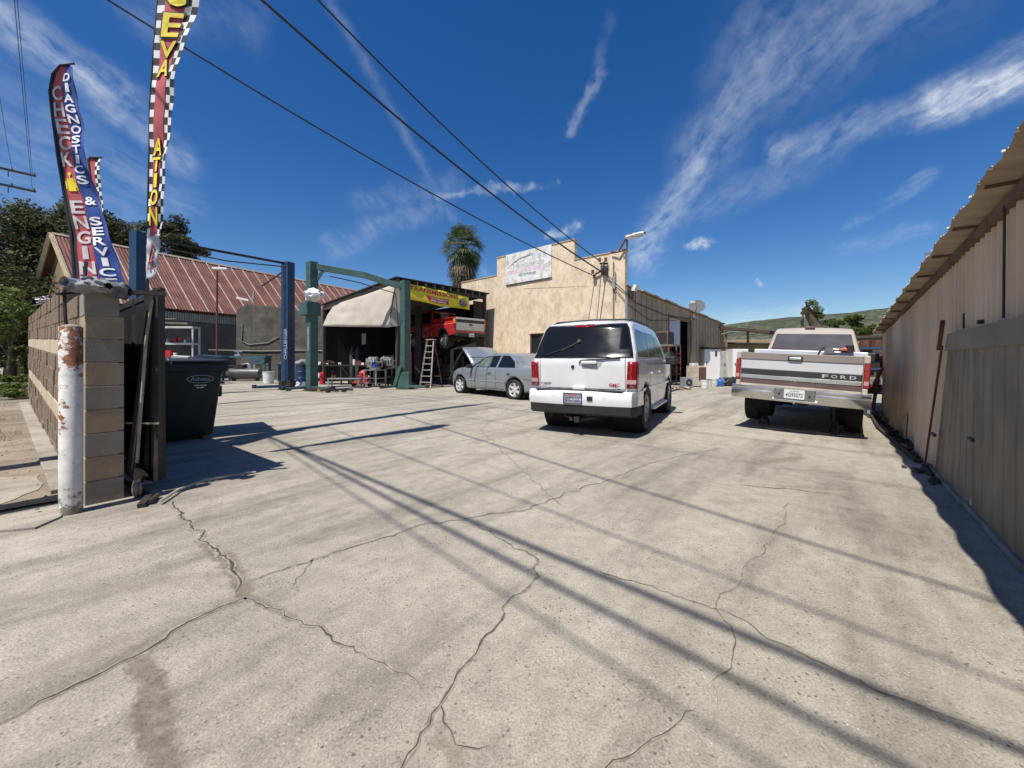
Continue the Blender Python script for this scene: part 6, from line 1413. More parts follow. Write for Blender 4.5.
# jack stands
def jstand(loc, label, rz):
    t = thing('jack_stand', label, 'jack stand', loc, rz); t.scale = (.8, .8, .8); m = MB([M('stand_grey', (.07, .065, .06), .6, .3, .4, 6)])
    for sx_ in (1, -1):
        for sy_ in (1, -1): m.bar((sx_ * .10, sy_ * .10, .0), (sx_ * .03, sy_ * .03, .26), .035, .02)
    for s_ in (1, -1): m.add([(s_ * .10, -.10, .02), (s_ * .10, .10, .02), (s_ * .03, 0, .25), (s_ * .095, -.10, .02), (s_ * .095, .10, .02), (s_ * .025, 0, .25)], [(0, 1, 2), (3, 5, 4), (0, 2, 5, 3), (1, 4, 5, 2)])
    m.build('base', t); m = MB([DARKST]); m.cyl((0, 0, .1), .03, .42, 10); m.box(-.07, .07, -.03, .03, .52, .56); m.build('post', t); return t
j1 = jstand(tuple(G(764, 423.5)), 'left steel jack stand under the rear axle of the beige pickup', -35)
j2 = dup(j1, tuple(G(834, 433)), -50, 'right steel jack stand under the rear axle of the beige pickup, in deep shade')
j1['group'] = j2['group'] = 'jack stands under the beige pickup'

# red pickup on the lift
REDP = M('pickup_red', (.42, .018, .022), .28, 0, .08, 3, coat=.8); SILV = M('tail_silver', (.46, .45, .43), .35, .4, .1, 6)
rdir = Vector((-.69, .724, 0)).normalized(); rrt = Vector((rdir.y, -rdir.x, 0))
RL_ = Vector((-2.61, 18.1, 0)); rcc = RL_ + rrt * .85 + rdir * 1.0
rpk = thing('red_pickup', 'red pickup raised high on the lift inside the shed, tailgate out', 'pickup truck', tuple(rcc + Vector((0, 0, 1.92))), math.degrees(math.atan2(-rdir.x, rdir.y)))
cc3, ry0, ry1 = pickup(rpk, REDP, SILV, half=.92, rearg=GLASS, bedz=1.28, bedl=2.0, cabh=1.82, wb=2.9, over=1.0, r=.36, arch_r=.46, longcab=1.6)
q = cc3.side_line([(p[0], p[1]) for p in arch(0, .38, .47, .45)], .07, .012); q.mats = [BPLAST]; q.mi = [0] * len(q.f); q.build('arch_flare', rpk)
q = cc3.side_line([(ry0 + .1, 1.02), (ry1, 1.0)], .04, .006); q.mats = [M('stripe_pale_red', (.6, .12, .12), .35)]; q.mi = [0] * len(q.f); q.build('pinstripe', rpk)
tg = thing('tailgate', None, None); tg.parent = rpk
for k_ in ('label', 'category'):
    if k_ in tg: del tg[k_]
ty0_ = ty0; 
def bandr(z0, z1, mt, name, off=0): m = MB([mt]); m.box(-.83, .83, ry0 - .03 - off, ry0 + .02, z0, z1); return m.build(name, tg, bevel=.004)
bandr(1.21, 1.30, TRW, 'top_band', .01); bandr(1.06, 1.207, BPLAST, 'black_band', 0); bandr(.70, 1.057, SILV, 'silver_panel', .004); bandr(.60, .697, REDP, 'lower_band')
m = MB([SEAM]); m.cbox((0, ry0 - .045, .98), (.2, .02, .07)); m.build('handle', tg, bevel=.01)
for sd in (1, -1):
    m = MB([M('lens_amber', (.55, .20, .03), .2), REDL]); m.mat(m.mats[1]); m.box(*sorted((sd * .835, sd * .928)), ry0 - .03, ry0 + .1, .80, 1.0); m.mat(m.mats[0]); m.box(*sorted((sd * .835, sd * .928)), ry0 - .03, ry0 + .1, 1.01, 1.24); m.build('tail_light', rpk, bevel=.01)
m = MB([M('bumper_black', (.022, .022, .022), .7)]); m.box(-.90, .90, ry0 - .2, ry0 - .04, .42, .56); m.box(-.2, .2, ry0 - .22, ry0 - .19, .36, .54); m.box(-.80, .80, ry0 - .1, ry0 - .03, .56, .59); bp_ = m.build('rear_bumper', rpk, bevel=.02)
plate(bp_, None, Matrix.Translation((-.1, ry0 - .225, .47)) @ rotm(90, 0, 0), '7L38245', M('plate_white', (.66, .66, .62), .4), M('plate_navy', (.03, .04, .15), .5))
for sd in (1, -1):
    for y in (0, 2.9): wheel(rpk, (sd * .76, y, .20 if y == 0 else .26), .36, .26, sd, .64, 8, style='steel', rimmat=M('rim_polished', (.55, .54, .5), .3, .9), dish=.02)
# lift arms holding it: part of the bay's own red post lift
t = thing('bay_lift', 'shadowed two-post lift holding the red pickup inside the shed', 'vehicle lift', tuple(C0 + D * 1.0 + E * -.4))
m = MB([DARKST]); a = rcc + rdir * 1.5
for s_ in (1, -1):
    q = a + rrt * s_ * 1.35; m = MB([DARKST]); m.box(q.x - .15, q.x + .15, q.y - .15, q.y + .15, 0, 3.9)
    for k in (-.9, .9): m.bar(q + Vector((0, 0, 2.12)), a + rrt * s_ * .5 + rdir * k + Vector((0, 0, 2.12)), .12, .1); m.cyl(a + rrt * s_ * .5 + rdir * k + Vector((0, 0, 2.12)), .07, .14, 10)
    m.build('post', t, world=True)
# ------------------------------------------------------------------ workshop clutter
def stand_thing(name, label, cat, loc, rz=0, group=None): return thing(name, label, cat, tuple(loc), rz, group)
# stepladder
q = G(425, 388.5)
t = stand_thing('stepladder', 'tall aluminium stepladder with red rails standing open at the lift shed', 'ladder', q, -20)
m = MB([M('ladder_rail', (.42, .36, .34), .5, .2, .3, 3)]); H_ = 2.1
for s_ in (1, -1): m.bar((s_ * .27, -.0, 0), (s_ * .17, .42, H_), .035, .07)
m.build('rail', t); m = MB([M('ladder_alu', (.55, .54, .52), .4, .4, .2)])
for k in range(1, 8): f_ = k / 8; x = .27 - .10 * f_; m.box(-x, x, .42 * f_ - .05, .42 * f_ + .05, H_ * f_ - .015, H_ * f_ + .015)
m.box(-.22, .22, .34, .56, H_, H_ + .03); m.build('step', t); m = MB([RUST])
for s_ in (1, -1): m.bar((s_ * .27, 1.0, 0), (s_ * .17, .46, H_), .03, .04)
for z in (.5, 1.3): m.bar((-.24, .98 - z * .25, z), (.24, .98 - z * .25, z), .03, .03)
m.build('rear_frame', t)
t = stand_thing('jack_pole', 'tall red telescopic jack pole beside the stepladder', 'jack', G(410, 388.5)); m = MB([M('jack_red', (.42, .02, .025), .4)]); m.cyl((0, 0, .04), .07, 1.5, 12); m.cyl((0, 0, 0), .2, .05, 12); m.build('cylinder', t); m = MB([CHROME]); m.cyl((0, 0, 1.54), .03, .75, 10); m.cyl((0, 0, 2.28), .08, .04, 10); m.build('piston', t)
# engines on stands
def engine(mb, c, rz, s_=1.0, seed=0):
    rnd = random.Random(seed); mb.T = Matrix.Translation(c) @ rotm(0, 0, rz) @ Matrix.Scale(s_, 4)
    mb.mat(ALU); mb.box(-.32, .32, -.2, .2, -.12, .16); mb.box(-.25, .25, -.13, .13, -.28, -.12)
    mb.box(-.30, .30, -.30, -.10, .14, .30); mb.box(-.30, .30, .10, .30, .14, .30); mb.mat(DARKST); mb.box(-.24, .24, -.09, .09, .16, .30)
    mb.T = mb.T @ rotm(0, 90, 0); mb.lathe([(.001, .37), (.10, .37), (.11, .34), (.11, .32)], 16); mb.lathe([(.001, -.36), (.16, -.36), (.2, -.50), (.12, -.66), (.001, -.66)], 16)
    mb.T = Matrix.Translation(c) @ rotm(0, 0, rz) @ Matrix.Scale(s_, 4); mb.mat(ALU)
    for k in range(4): x = -.24 + k * .16; mb.tube([(x, -.2, .28), (x, -.28, .18), (x, -.3, -.02)], .028, 6); mb.tube([(x, .0, .30), (x, -.1, .38), (x, -.2, .3)], .025, 6)
    for k in range(8): mb.blob((rnd.uniform(-.3, .3), rnd.uniform(-.22, -.1), rnd.uniform(-.05, .33)), rnd.uniform(.03, .06), k + seed, .3, 1)
    mb.T = Matrix()
def eng_stand(name, label, loc, rz, h, seed, mt=None):
    t = stand_thing(name, label, 'engine', loc, rz); m = MB([ALU, DARKST]); engine(m, (0, 0, h + .22), 0, .95, seed); m.build('engine_block', t, bevel=.01)
    m = MB([GALV if seed % 2 else DARKST])
    for x in (-.38, .38):
        for y in (-.28, .28): m.box(x - .025, x + .025, y - .025, y + .025, .06, h)
    for z in (h - .02, h * .5, .16): m.box(-.42, .42, -.31, .31, z - .015, z + .015)
    m.build('trolley', t); m = MB([BLACK])
    for x in (-.38, .38):
        for y in (-.28, .28): m.T = Matrix.Translation((x, y, .04)) @ rotm(90, 0, 0); m.lathe([(.001, -.02), (.04, -.02), (.04, .02), (.001, .02)], 10)
    m.T = Matrix(); m.build('caster', t); return t
eng_stand('engine_on_trolley', 'pale aluminium engine with blue rag on a white-framed trolley at the shed mouth', G(375, 386.5), -30, .78, 3)
eng_stand('engine_on_trolley', 'second aluminium gearbox on a dark trolley beside the braced green post', G(390, 386), -25, .85, 6)
t = MB([M('blue_rag', (.03, .12, .45), .7)]); q = G(376, 387); t.blob((q.x, q.y - .2, 1.0), (.16, .1, .12), 3, .5); tag(t.build('rag'), 'blue rag draped on the aluminium engine', 'rag')
# sun-lit-edge bench, vices, red floor jack, extinguisher inside the bay
t = stand_thing('workbench', 'long dark steel workbench with vices and jars in the shade under the canvas awning', 'workbench', P(345, 360, 19.4) * 1, -12)
t.location = (P(345, 360, 19.6).x, 19.6, 0)
m = MB([DARKST]); m.box(-1.7, 1.7, -.35, .35, .92, .98); 
for x in (-1.6, 0, 1.6):
    for y in (-.3, .3): m.box(x - .03, x + .03, y - .03, y + .03, 0, .92)
m.box(-1.6, 1.6, -.3, .3, .3, .33); m.build('frame', t)
m = MB([ALU, DARKST, WHITEP, RUST]); rnd = random.Random(5)
for k in range(26):
    m.mat(rnd.choice(m.mats)); x, y = rnd.uniform(-1.6, 1.6), rnd.uniform(-.25, .25); z = rnd.choice((.98, .98, .33)); s_ = rnd.uniform(.05, .14)
    if k % 3 == 0: m.cyl((x, y, z), s_ * .7, s_ * rnd.uniform(1.5, 3), 10)
    elif k % 3 == 1: m.box(x - s_, x + s_, y - s_ * .6, y + s_ * .6, z, z + s_ * 1.6)
    else: m.blob((x, y, z + s_ * .6), (s_, s_ * .8, s_ * .7), k, .4, 1)
m.build('parts', t)
t = stand_thing('gas_cylinders', 'pair of dim grey gas cylinders standing behind the shaded workbench', 'gas cylinder', (P(352, 360, 20.6).x, 20.6, 0))
m = MB([M('cyl_grey', (.07, .07, .065), .5, .2)]); 
for x in (0, .3): m.T = Matrix.Translation((x, 0, 0)); m.lathe([(.001, 0), (.12, 0), (.12, 1.6), (.10, 1.72), (.03, 1.8), (.03, 1.92), (.001, 1.92)], 16)
m.build('bottle', t)
t = stand_thing('fire_extinguisher', 'red cylinder tank standing on the floor behind the green post', 'fire extinguisher', G(322.5, 384.5)); m = MB([M('jack_red', (.42, .02, .025), .4)]); m.lathe([(.001, 0), (.13, 0), (.13, .5), (.1, .6), (.03, .64), (.001, .64)], 16); m.build('tank', t); m = MB([BLACK]); m.tube([(0, 0, .64), (.08, 0, .7), (.16, 0, .6), (.17, 0, .3)], .015, 6); m.box(-.05, .08, -.02, .02, .64, .70); m.build('valve', t)
t = stand_thing('floor_jack', 'red trolley jack on low cart beneath the aluminium engines', 'jack', G(362, 386), 10); m = MB([M('jack_red', (.42, .02, .025), .4), DARKST]); m.box(-.4, .4, -.2, .2, .12, .2); m.box(-.15, .25, -.12, .12, .2, .5); m.blob((.05, 0, .6), (.2, .15, .15), 3, .3); m.mat(DARKST); m.bar((-.4, 0, .2), (-.9, 0, .9), .03, .03); m.build('jack_body', t, bevel=.01); m = MB([BLACK])
for x in (-.35, .35):
    for y in (-.22, .22): m.T = Matrix.Translation((x, y, .07)) @ rotm(90, 0, 0); m.lathe([(.001, -.03), (.07, -.03), (.07, .03), (.001, .03)], 12)
m.T = Matrix(); m.build('wheel', t)
t = stand_thing('creeper_trolley', 'low flat grey trolley on casters in front of the workbench', 'trolley', G(345, 387), 5); m = MB([GALV]); m.box(-.7, .7, -.25, .25, .36, .4); m.box(-.68, -.62, -.24, -.18, .05, .36); m.box(.62, .68, -.24, -.18, .05, .36); m.box(-.68, -.62, .18, .24, .05, .36); m.box(.62, .68, .18, .24, .05, .36); m.build('deck', t)
t = stand_thing('notice_sheet', 'small pale notice sheet pinned inside the dark lift shed', 'sign', P(364, 339, 21.5), YR); m = MB([M('notice_grey', (.35, .36, .35), .7)]); m.box(-.22, .22, -.012, 0, -.3, .3); m.build('sheet', t); m = MB([DARKST])
for k in range(5): m.box(-.16, .16, -.016, -.013, .2 - k * .1, .22 - k * .1)
m.build('print', t)
# wheels / parts pile inside the right bay
t = stand_thing('tyre_stack', 'dark heap of stacked tyres in the shade under the red pickup', 'tyres', P(445, 380, 18.6), 0); t.location = (P(448, 360, 19.5).x, 19.5, 0)
for k in range(5):
    m = MB([BLACK]); m.T = Matrix.Translation((.06 * math.sin(k * 2), .05 * math.cos(k * 3), .1 + k * .2)); m.lathe([(.19, -.08), (.3, -.1), (.335, -.06), (.335, .06), (.3, .1), (.19, .08), (.18, 0), (.19, -.08)], 22); m.build('tyre', t)
t = stand_thing('engine_hoist', 'dark engine crane with hanging hook in the shade beyond the stepladder', 'engine hoist', (P(452, 360, 18.0).x, 18.0, 0), 30); m = MB([DARKST]); m.box(-.06, .06, -.06, .06, .1, 1.7); m.bar((0, 0, 1.7), (1.2, 0, 2.0), .09, .09); m.bar((0, 0, .8), (.6, 0, 1.8), .06, .06); m.bar((0, -.4, .1), (1.3, -.45, .08), .08, .08); m.bar((0, .4, .1), (1.3, .45, .08), .08, .08); m.bar((0, -.4, .1), (0, .4, .1), .08, .08); m.build('frame', t); m = MB([GALV]); m.tube([(1.15, 0, 1.95), (1.15, 0, 1.5)], .01, 5); m.build('chain', t)
t = MB([M('shaded_timber', (.05, .04, .032))]); q = P(450, 360, 19.6)
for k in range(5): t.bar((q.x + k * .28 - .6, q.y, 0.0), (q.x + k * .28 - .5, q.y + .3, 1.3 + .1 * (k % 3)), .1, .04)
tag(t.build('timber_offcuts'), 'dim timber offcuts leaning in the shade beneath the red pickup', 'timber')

# left yard: compressor bench, shelf, bins
t = stand_thing('blue_workbench', 'blue steel workbench with vice against the dark back wall beside the dumpster', 'workbench', (P(236, 360, 23.3).x, 23.3, 0), 3)
BB = M('bench_blue', (.05, .11, .15), .6, .1, .3, 4, grime=.5, gcol=(.05, .05, .05), gs=3)
m = MB([BB]); m.box(-2.1, 1.9, -.35, .35, 1.36, 1.46); m.box(1.0, 1.85, -.36, .3, 1.02, 1.35); m.box(-2.0, 1.8, -.3, .3, .86, .9)
for x in (-2.0, -.55, 1.8): m.box(x - .05, x + .05, -.33, -.25, 0, 1.36); m.box(x - .05, x + .05, .25, .33, 0, 1.36)
m.build('frame', t); m = MB([DARKST]); m.box(1.35, 1.5, -.375, -.36, 1.15, 1.18); m.build('drawer_handle', t)
m = MB([GALV, GREYW]); m.box(-.02, .3, -.1, .12, 1.46, 1.58); m.cyl((.13, 0, 1.58), .05, .12, 10); m.bar((-.05, -.05, 1.72), (.35, .05, 1.72), .05, .05); m.build('vice', t)
t = stand_thing('air_compressor', 'grey air compressor tank on its side under the blue workbench', 'compressor', (P(245, 360, 22.6).x, 22.6, 0), 4)
m = MB([M('tank_grey', (.09, .09, .088), .45, .3, .2, 5)]); m.T = Matrix.Translation((0, 0, .44)) @ rotm(0, 90, 0); m.lathe([(.001, -1.0), (.18, -.96), (.29, -.85), (.31, -.7), (.31, .7), (.29, .85), (.18, .96), (.001, 1.0)], 22); m.T = Matrix(); 
m.box(-.7, -.6, -.2, .2, 0, .2); m.box(.6, .7, -.2, .2, 0, .2); m.build('tank', t); m = MB([DARKST, ALU]); m.box(-.5, 0, -.16, .16, .74, .95); m.mat(ALU); m.cyl((.3, 0, .74), .12, .24, 12); m.cyl((.55, 0, .74), .09, .2, 12); m.tube([(-.2, 0, .95), (.1, 0, 1.02), (.3, 0, .95)], .02, 6); m.build('pump', t)
t = bucket(tuple(G(268.5, 383.5)), 'white plastic bucket beside the blue lift post at the back wall', WB, .27, .62)
t = stand_thing('storage_rack', 'white metal storage rack with red bin and parts behind the dumpster', 'shelf', (P(176, 360, 21.5).x, 21.5, 0), 5)
m = MB([M('rack_white', (.50, .51, .50), .5, .1, .2, 4)])
for z in (1.25, 2.1, 3.0): m.box(-1.1, 1.05, -.3, .3, z - .04, z + .06)
for x in (-1.1, 1.0):
    for y in (-.28, .24): m.box(x, x + .07, y, y + .06, 0, 3.05)
m.build('frame', t); m = MB([DARKST, ALU, WHITEP, M('jack_red', (.42, .02, .025), .4), BB]); rnd = random.Random(8)
m.mat(m.mats[3]); m.box(-.95, -.1, -.25, .25, 1.31, 1.75)
for k in range(18):
    m.mat(rnd.choice(m.mats)); x = rnd.uniform(-.95, .9); z = rnd.choice((1.31, 2.16, 2.16, 2.16)); s_ = rnd.uniform(.07, .16)
    m.box(x - s_, x + s_, -.2, .1, z, z + s_ * rnd.uniform(1, 2.4)) if k % 2 else m.cyl((x, -.05, z), s_ * .7, s_ * 2.2, 10)
m.build('stored_parts', t)
t = MB([GREYW]); q = P(170, 330, 20.8); t.bar((q.x - .8, q.y, 3.22), (q.x + 1.0, q.y, 3.16), .18, .08); t.bar((q.x - .9, q.y, 3.38), (q.x + .4, q.y, 3.42), .2, .05); tag(t.build('planks'), 'two loose boards laid on top of the white storage rack', 'boards')
t = MB([DARKST, ALU, BB]); rnd = random.Random(3)
for k in range(34):
    px_ = rnd.uniform(182, 222); Y = rnd.uniform(19, 21.5); q = P(px_, 360, Y); t.mat(rnd.choice(t.mats)); s_ = rnd.uniform(.1, .26); z = rnd.uniform(0, 1.1)
    t.blob((q.x, q.y, z), (s_ * 1.4, s_, s_ * .7), k, .5, 1) if k % 2 else t.cbox((q.x, q.y, z), (s_ * 2.2, s_ * 1.5, s_), rotm(0, rnd.uniform(-20, 20), rnd.uniform(0, 90)))
tag(t.build('parts_heap'), 'heap of dark machine parts between the dumpster and the blue workbench', 'scrap heap')
t = stand_thing('blue_drum', 'blue steel drum between the blue lift post and green post', 'drum', (P(302, 360, 20).x, 20, 0)); m = MB([M('drum_blue', (.012, .035, .10), .5, .1, .25)]); m.lathe([(.001, 0), (.3, 0), (.3, .3), (.315, .32), (.3, .34), (.3, .62), (.315, .64), (.3, .66), (.3, .9), (.001, .9)], 22); m.build('shell', t)
m = MB([GT2]); m.blob((0, 0, 1.05), (.35, .25, .2), 6, .5); m.build('rags', t)
t = stand_thing('blue_bench', 'small blue bench under pale rags at the back wall', 'bench', (P(297, 360, 22.5).x, 22.5, 0)); m = MB([BB]); m.box(-1.0, 1.4, -.3, .3, .98, 1.06); 
for x in (-.95, 1.3): m.box(x - .03, x + .03, -.28, .28, 0, .98)
m.build('frame', t)
t = MB([GT2, WHITEP]); rnd = random.Random(2)
for k in range(12): q = G(rnd.uniform(293, 305), rnd.uniform(386.5, 389)); t.mat(rnd.choice(t.mats)); t.blob((q.x, q.y, .1), (rnd.uniform(.1, .2), .12, .12), k, .5, 1)
tag(t.build('rag_heap'), 'small heap of pale rags between the two lift posts', 'rags')
t = stand_thing('lamp_standard', 'rusty post with a white flood lamp head against the red roof', 'lamp post', (P(217, 360, 19.6).x, 19.6, 0))
m = MB([RUST]); m.tube([(0, 0, 0), (0, 0, CAMZ + (HY - 271) / F * 19.6)], .05, 8); m.build('pole', t); m = MB([WHITEP]); z = CAMZ + (HY - 269) / F * 19.6; m.bar((-.2, 0, z + .03), (.55, 0, z), .2, .1); m.build('lamp_head', t, bevel=.02)
t = stand_thing('wall_lamp', 'small white lamp head standing up at the roof edge of the red-roofed building', 'lamp', P(243, 299, 22.5)); m = MB([WHITEP]); q = P(243, 299, 22.5); m.bar(P(238, 298, 22.5), P(250, 300.5, 22.5), .28, .1); m.build('lamp_head', t, world=True); m = MB([GALV]); m.tube([P(252, 300, 22.5), P(254, 290, 22.5), P(254, 335, 23.5)], .03, 6); m.build('stem', t, world=True)
# junk behind the lifted truck along the beige building
t = stand_thing('steel_rack', 'dark steel rack with blue frame wedged between beige building and pickup', 'rack', P(880, 372, 9.6), -40); t.location = (P(880, 360, 9.8).x, 9.8, 0)
m = MB([M('rack_blue', (.03, .07, .16), .6)]) 
for x in (-.4, .28):
    for y in (-.3, .9): m.box(x - .03, x + .03, y - .03, y + .03, 0, 1.55)
for z in (.4, 1.0, 1.52): m.box(-.43, .31, -.33, .93, z - .02, z + .02)
m.build('frame', t); m = MB([DARKST, RUST, GALV, M('rack_blue_pale', (.2, .32, .45), .5)]); rnd = random.Random(4)
for k in range(26): m.mat(rnd.choice(m.mats)); x, y, z = rnd.uniform(-.35, .25), rnd.uniform(-.25, .8), rnd.choice((.42, 1.02, 1.54)); s_ = rnd.uniform(.05, .14); m.cbox((x, y, z + s_ * .6), (s_ * 2, s_ * 2, s_ * 1.2), rotm(0, 0, rnd.uniform(0, 90))) if k % 2 else m.cyl((x, y, z), s_, s_ * 1.4, 10)
m.build('stored_parts', t)
t = stand_thing('engine_crane', 'red oxide angled crane arm standing between the pickup and the blue rack', 'engine hoist', (P(878, 360, 8.6).x, 8.6, 0), 0)
m = MB([M('crane_red', (.22, .07, .05), .7, 0, .3)]); m.bar((-.12, 0, .1), (.12, .1, 1.0), .05, .05); m.bar((-.1, .1, .5), (.3, .2, 1.05), .04, .04); m.bar((-.2, -.2, .05), (.2, .3, .05), .05, .05); m.build('arm', t)
t = MB([M('blue_tray', (.22, .36, .50), .5)]); q = G(879, 414); t.cbox((q.x, q.y, .05), (.42, .5, .1), rotm(0, 0, -40)); tag(t.build('tray'), 'pale blue tray on the ground beside the lifted pickup', 'tray')
t = stand_thing('dark_lean_to', 'dark lean-to roof over stacked junk at the far end of the beige building', 'lean-to', (P(878, 360, 14).x, 14, 0), -40)
m = MB([M('brown_roof', (.11, .075, .055), .85)]); m.box(-.9, 1.1, -.3, 3, 2.02, 2.1); m.build('roof', t); m = MB([DARKST, GREYW, GALV, RUST]); rnd = random.Random(12)
for x in (-.85, 1.0): m.mat(GREYW); m.box(x - .04, x + .04, -.25, -.17, 0, 2.02)
for k in range(40): m.mat(rnd.choice(m.mats)); s_ = rnd.uniform(.1, .3); m.cbox((rnd.uniform(-.8, 1), rnd.uniform(0, 1.5), rnd.uniform(.1, 1.8)), (s_ * 2, s_, s_), rotm(rnd.uniform(-30, 30), 0, rnd.uniform(0, 90)))
m.build('junk', t)
t = stand_thing('paper_bag', 'crumpled white wrapper pinned on the beige wall end', 'litter', P(893, 335, 8.7)); m = MB([GALV]); m.blob((0, 0, 0), (.06, .05, .12), 2, .6); m.build('wrapper', t)

# ------------------------------------------------------------------ feather flags
BLK = M('flag_black', (.02, .02, .022), .7); FRED = M('flag_red', (.42, .07, .085), .6, 0, .15, 2); FBLUE = M('flag_blue', (.018, .05, .24), .6, 0, .2, 2); FW = M('flag_white', (.72, .72, .72), .6); FY = M('flag_yellow', (.80, .62, .03), .6); FSIL = M('flag_silver', (.50, .49, .50), .6, 0, .25, 8)
def spl(tab, y):
    for a, b in zip(tab, tab[1:]):
        if a[1] <= y <= b[1]:
            t = (y - a[1]) / (b[1] - a[1]); return a[0] + (b[0] - a[0]) * t
    return tab[0][0] if y < tab[0][1] else tab[-1][0]
class Flag:
    def __init__(s, left, right, y0, y1, Y, amp=.03, k=7): s.l, s.r, s.y0, s.y1, s.Y, s.amp, s.k = left, right, y0, y1, Y, amp, k
    def at(s, u, v, off=0):      # v=0 top .. 1 bottom
        y = s.y0 + (s.y1 - s.y0) * v; xl, xr = spl(s.l, y), spl(s.r, y); x = xl + (xr - xl) * u
        d = s.Y + s.amp * (math.sin(s.k * v * 3 + u * 4) + .6 * math.sin(s.k * v * 7.3 + u * 2.1)) * (.3 + .7 * u) - off
        return P(x, y, s.Y) + Vector((0, d - s.Y, 0))
    def grid(s, mat, u0, u1, v0=0, v1=1, nu=6, nv=60, off=0):
        m = MB([mat]); vs = [s.at(u0 + (u1 - u0) * i / nu, v0 + (v1 - v0) * j / nv, off) for j in range(nv + 1) for i in range(nu + 1)]
        m.add(vs, [(j * (nu + 1) + i, j * (nu + 1) + i + 1, (j + 1) * (nu + 1) + i + 1, (j + 1) * (nu + 1) + i) for j in range(nv) for i in range(nu)], True); return m
    def letter(s, m, ch, u0, u1, v0, v1, off=.012, both=True):
        v, f, tw_, th_ = text_geo(ch)
        for o_ in ((off, -off) if both else (off,)): m.add([s.at(u0 + (a.x / tw_ + .5) * (u1 - u0), v0 + (.5 - a.y / th_) * (v1 - v0), o_) for a in v], f)
    def col(s, m, txt, ua, ub, v0, v1, gap=.18, both=True, ratio=None):
        n = len(txt); h = (v1 - v0) / n
        for i, ch in enumerate(txt):
            if ch == ' ': continue
            s_ = .3 if ch == 'I' else 0; s.letter(m, ch, ua + (ub - ua) * s_, ub - (ub - ua) * s_, v0 + h * i, v0 + h * (i + 1 - gap), both=both)
def thick(o, t=.002): q = o.modifiers.new('t', 'SOLIDIFY'); q.thickness = t; q.offset = 0; return o
f1 = thing('feather_flag', 'red and blue feather flag lettered CHECK ENGINE and DIAGNOSTICS & SERVICE behind the block wall', 'flag', (P(110, 360, 4.6).x, 4.6, 0))
L1 = [(60, 64), (53.5, 72), (50, 91), (53, 117), (58.6, 157), (64, 189), (71.5, 232), (76.5, 292)]; R1 = [(70, 64), (74, 68), (77, 103), (83, 126), (87, 166), (99, 200), (112, 240), (126, 292)]
fl1 = Flag(L1, R1, 64, 292, 4.6, .014, 6)
thick(fl1.grid(BLK, -.02, .10, nu=2).build('sleeve', f1, world=True, sharp=90)); thick(fl1.grid(FRED, .10, .52).build('red_panel', f1, world=True, sharp=90)); thick(fl1.grid(FBLUE, .52, 1).build('blue_panel', f1, world=True, sharp=90))
m = MB([FW]); fl1.col(m, 'DIAGNOSTICS & SERVICE', .56, .90, .045, .985); m.build('lettering', f1, world=True)
m = MB([FSIL]); fl1.col(m, 'CHECK', .12, .50, .10, .46, .12); fl1.col(m, 'ENGINE', .14, .50, .60, 1.0, .14); m.build('lettering', f1, world=True)
m = MB([FY])
for u0, u1, v0, v1 in ((.20, .44, .505, .56), (.26, .38, .478, .490), (.30, .34, .490, .505), (.14, .18, .515, .55), (.18, .20, .528, .537), (.44, .47, .52, .545), (.47, .50, .508, .557)):
    m.add([fl1.at(u0, v0, .012), fl1.at(u1, v0, .012), fl1.at(u1, v1, .012), fl1.at(u0, v1, .012)], [(0, 1, 2, 3)])
m.build('engine_symbol', f1, world=True)
m = MB([BPLAST]); pp_ = [P(122, 300, 4.7), P(100, 292, 4.65)] ; m.tube([Vector((P(76, 360, 4.6).x, 4.6, 0)), P(76, 292, 4.6), P(71, 232, 4.6), P(63.5, 189, 4.6), P(58, 157, 4.6), P(52.5, 117, 4.6), P(49.5, 91, 4.6), P(52.5, 74, 4.6), P(60, 65.5, 4.6), P(74, 63.5, 4.6)], [.022, .02, .018, .016, .015, .013, .012, .011, .010, .012], 8); m.build('pole', f1, world=True)
f2 = thing('feather_flag', 'twisted red feather flag with chequered edges and yellow letters beside the blue lift post', 'flag', (P(152, 360, 4.2).x, 4.2, 0))
L2 = [(176, -150), (164, -60), (158.5, 0), (153.7, 55), (150, 110), (150, 146), (148, 226), (147, 236)]; R2 = [(196, -150), (207, -60), (199, 0), (184.7, 44), (174, 84), (168, 146), (163, 204), (160, 228), (160, 236)]
fl2 = Flag(L2, R2, -150, 236, 4.2, .015, 8)
thick(fl2.grid(FRED, .2, .70).build('red_panel', f2, world=True, sharp=90))
for (u0, u1) in ((0, .2), (.70, 1)):
    m = MB([BLK, FW]); nv = 52
    for j in range(nv):
        for i in range(1 if u0 == 0 else 2):
            q_ = 1 if u0 == 0 else 2; a, b = u0 + (u1 - u0) * i / q_, u0 + (u1 - u0) * (i + 1) / q_; v0, v1 = j / nv, (j + 1) / nv; m.mat(m.mats[(i + j) % 2])
            m.add([fl2.at(a, v0), fl2.at(b, v0), fl2.at(b, v1), fl2.at(a, v1)], [(0, 1, 2, 3)])
    thick(m.build('chequered_edge', f2, world=True))
m = MB([BLK]); vv = [(-140, ), ]
lets = [('S', -120, -92), ('M', -88, -60), ('O', -56, -26), ('G', -22, 8), ('E', 14, 38), ('V', 42, 58), ('A', 60, 78), ('A', 138, 156), ('T', 158, 172), ('I', 174, 188), ('O', 190, 206), ('N', 208, 226)]
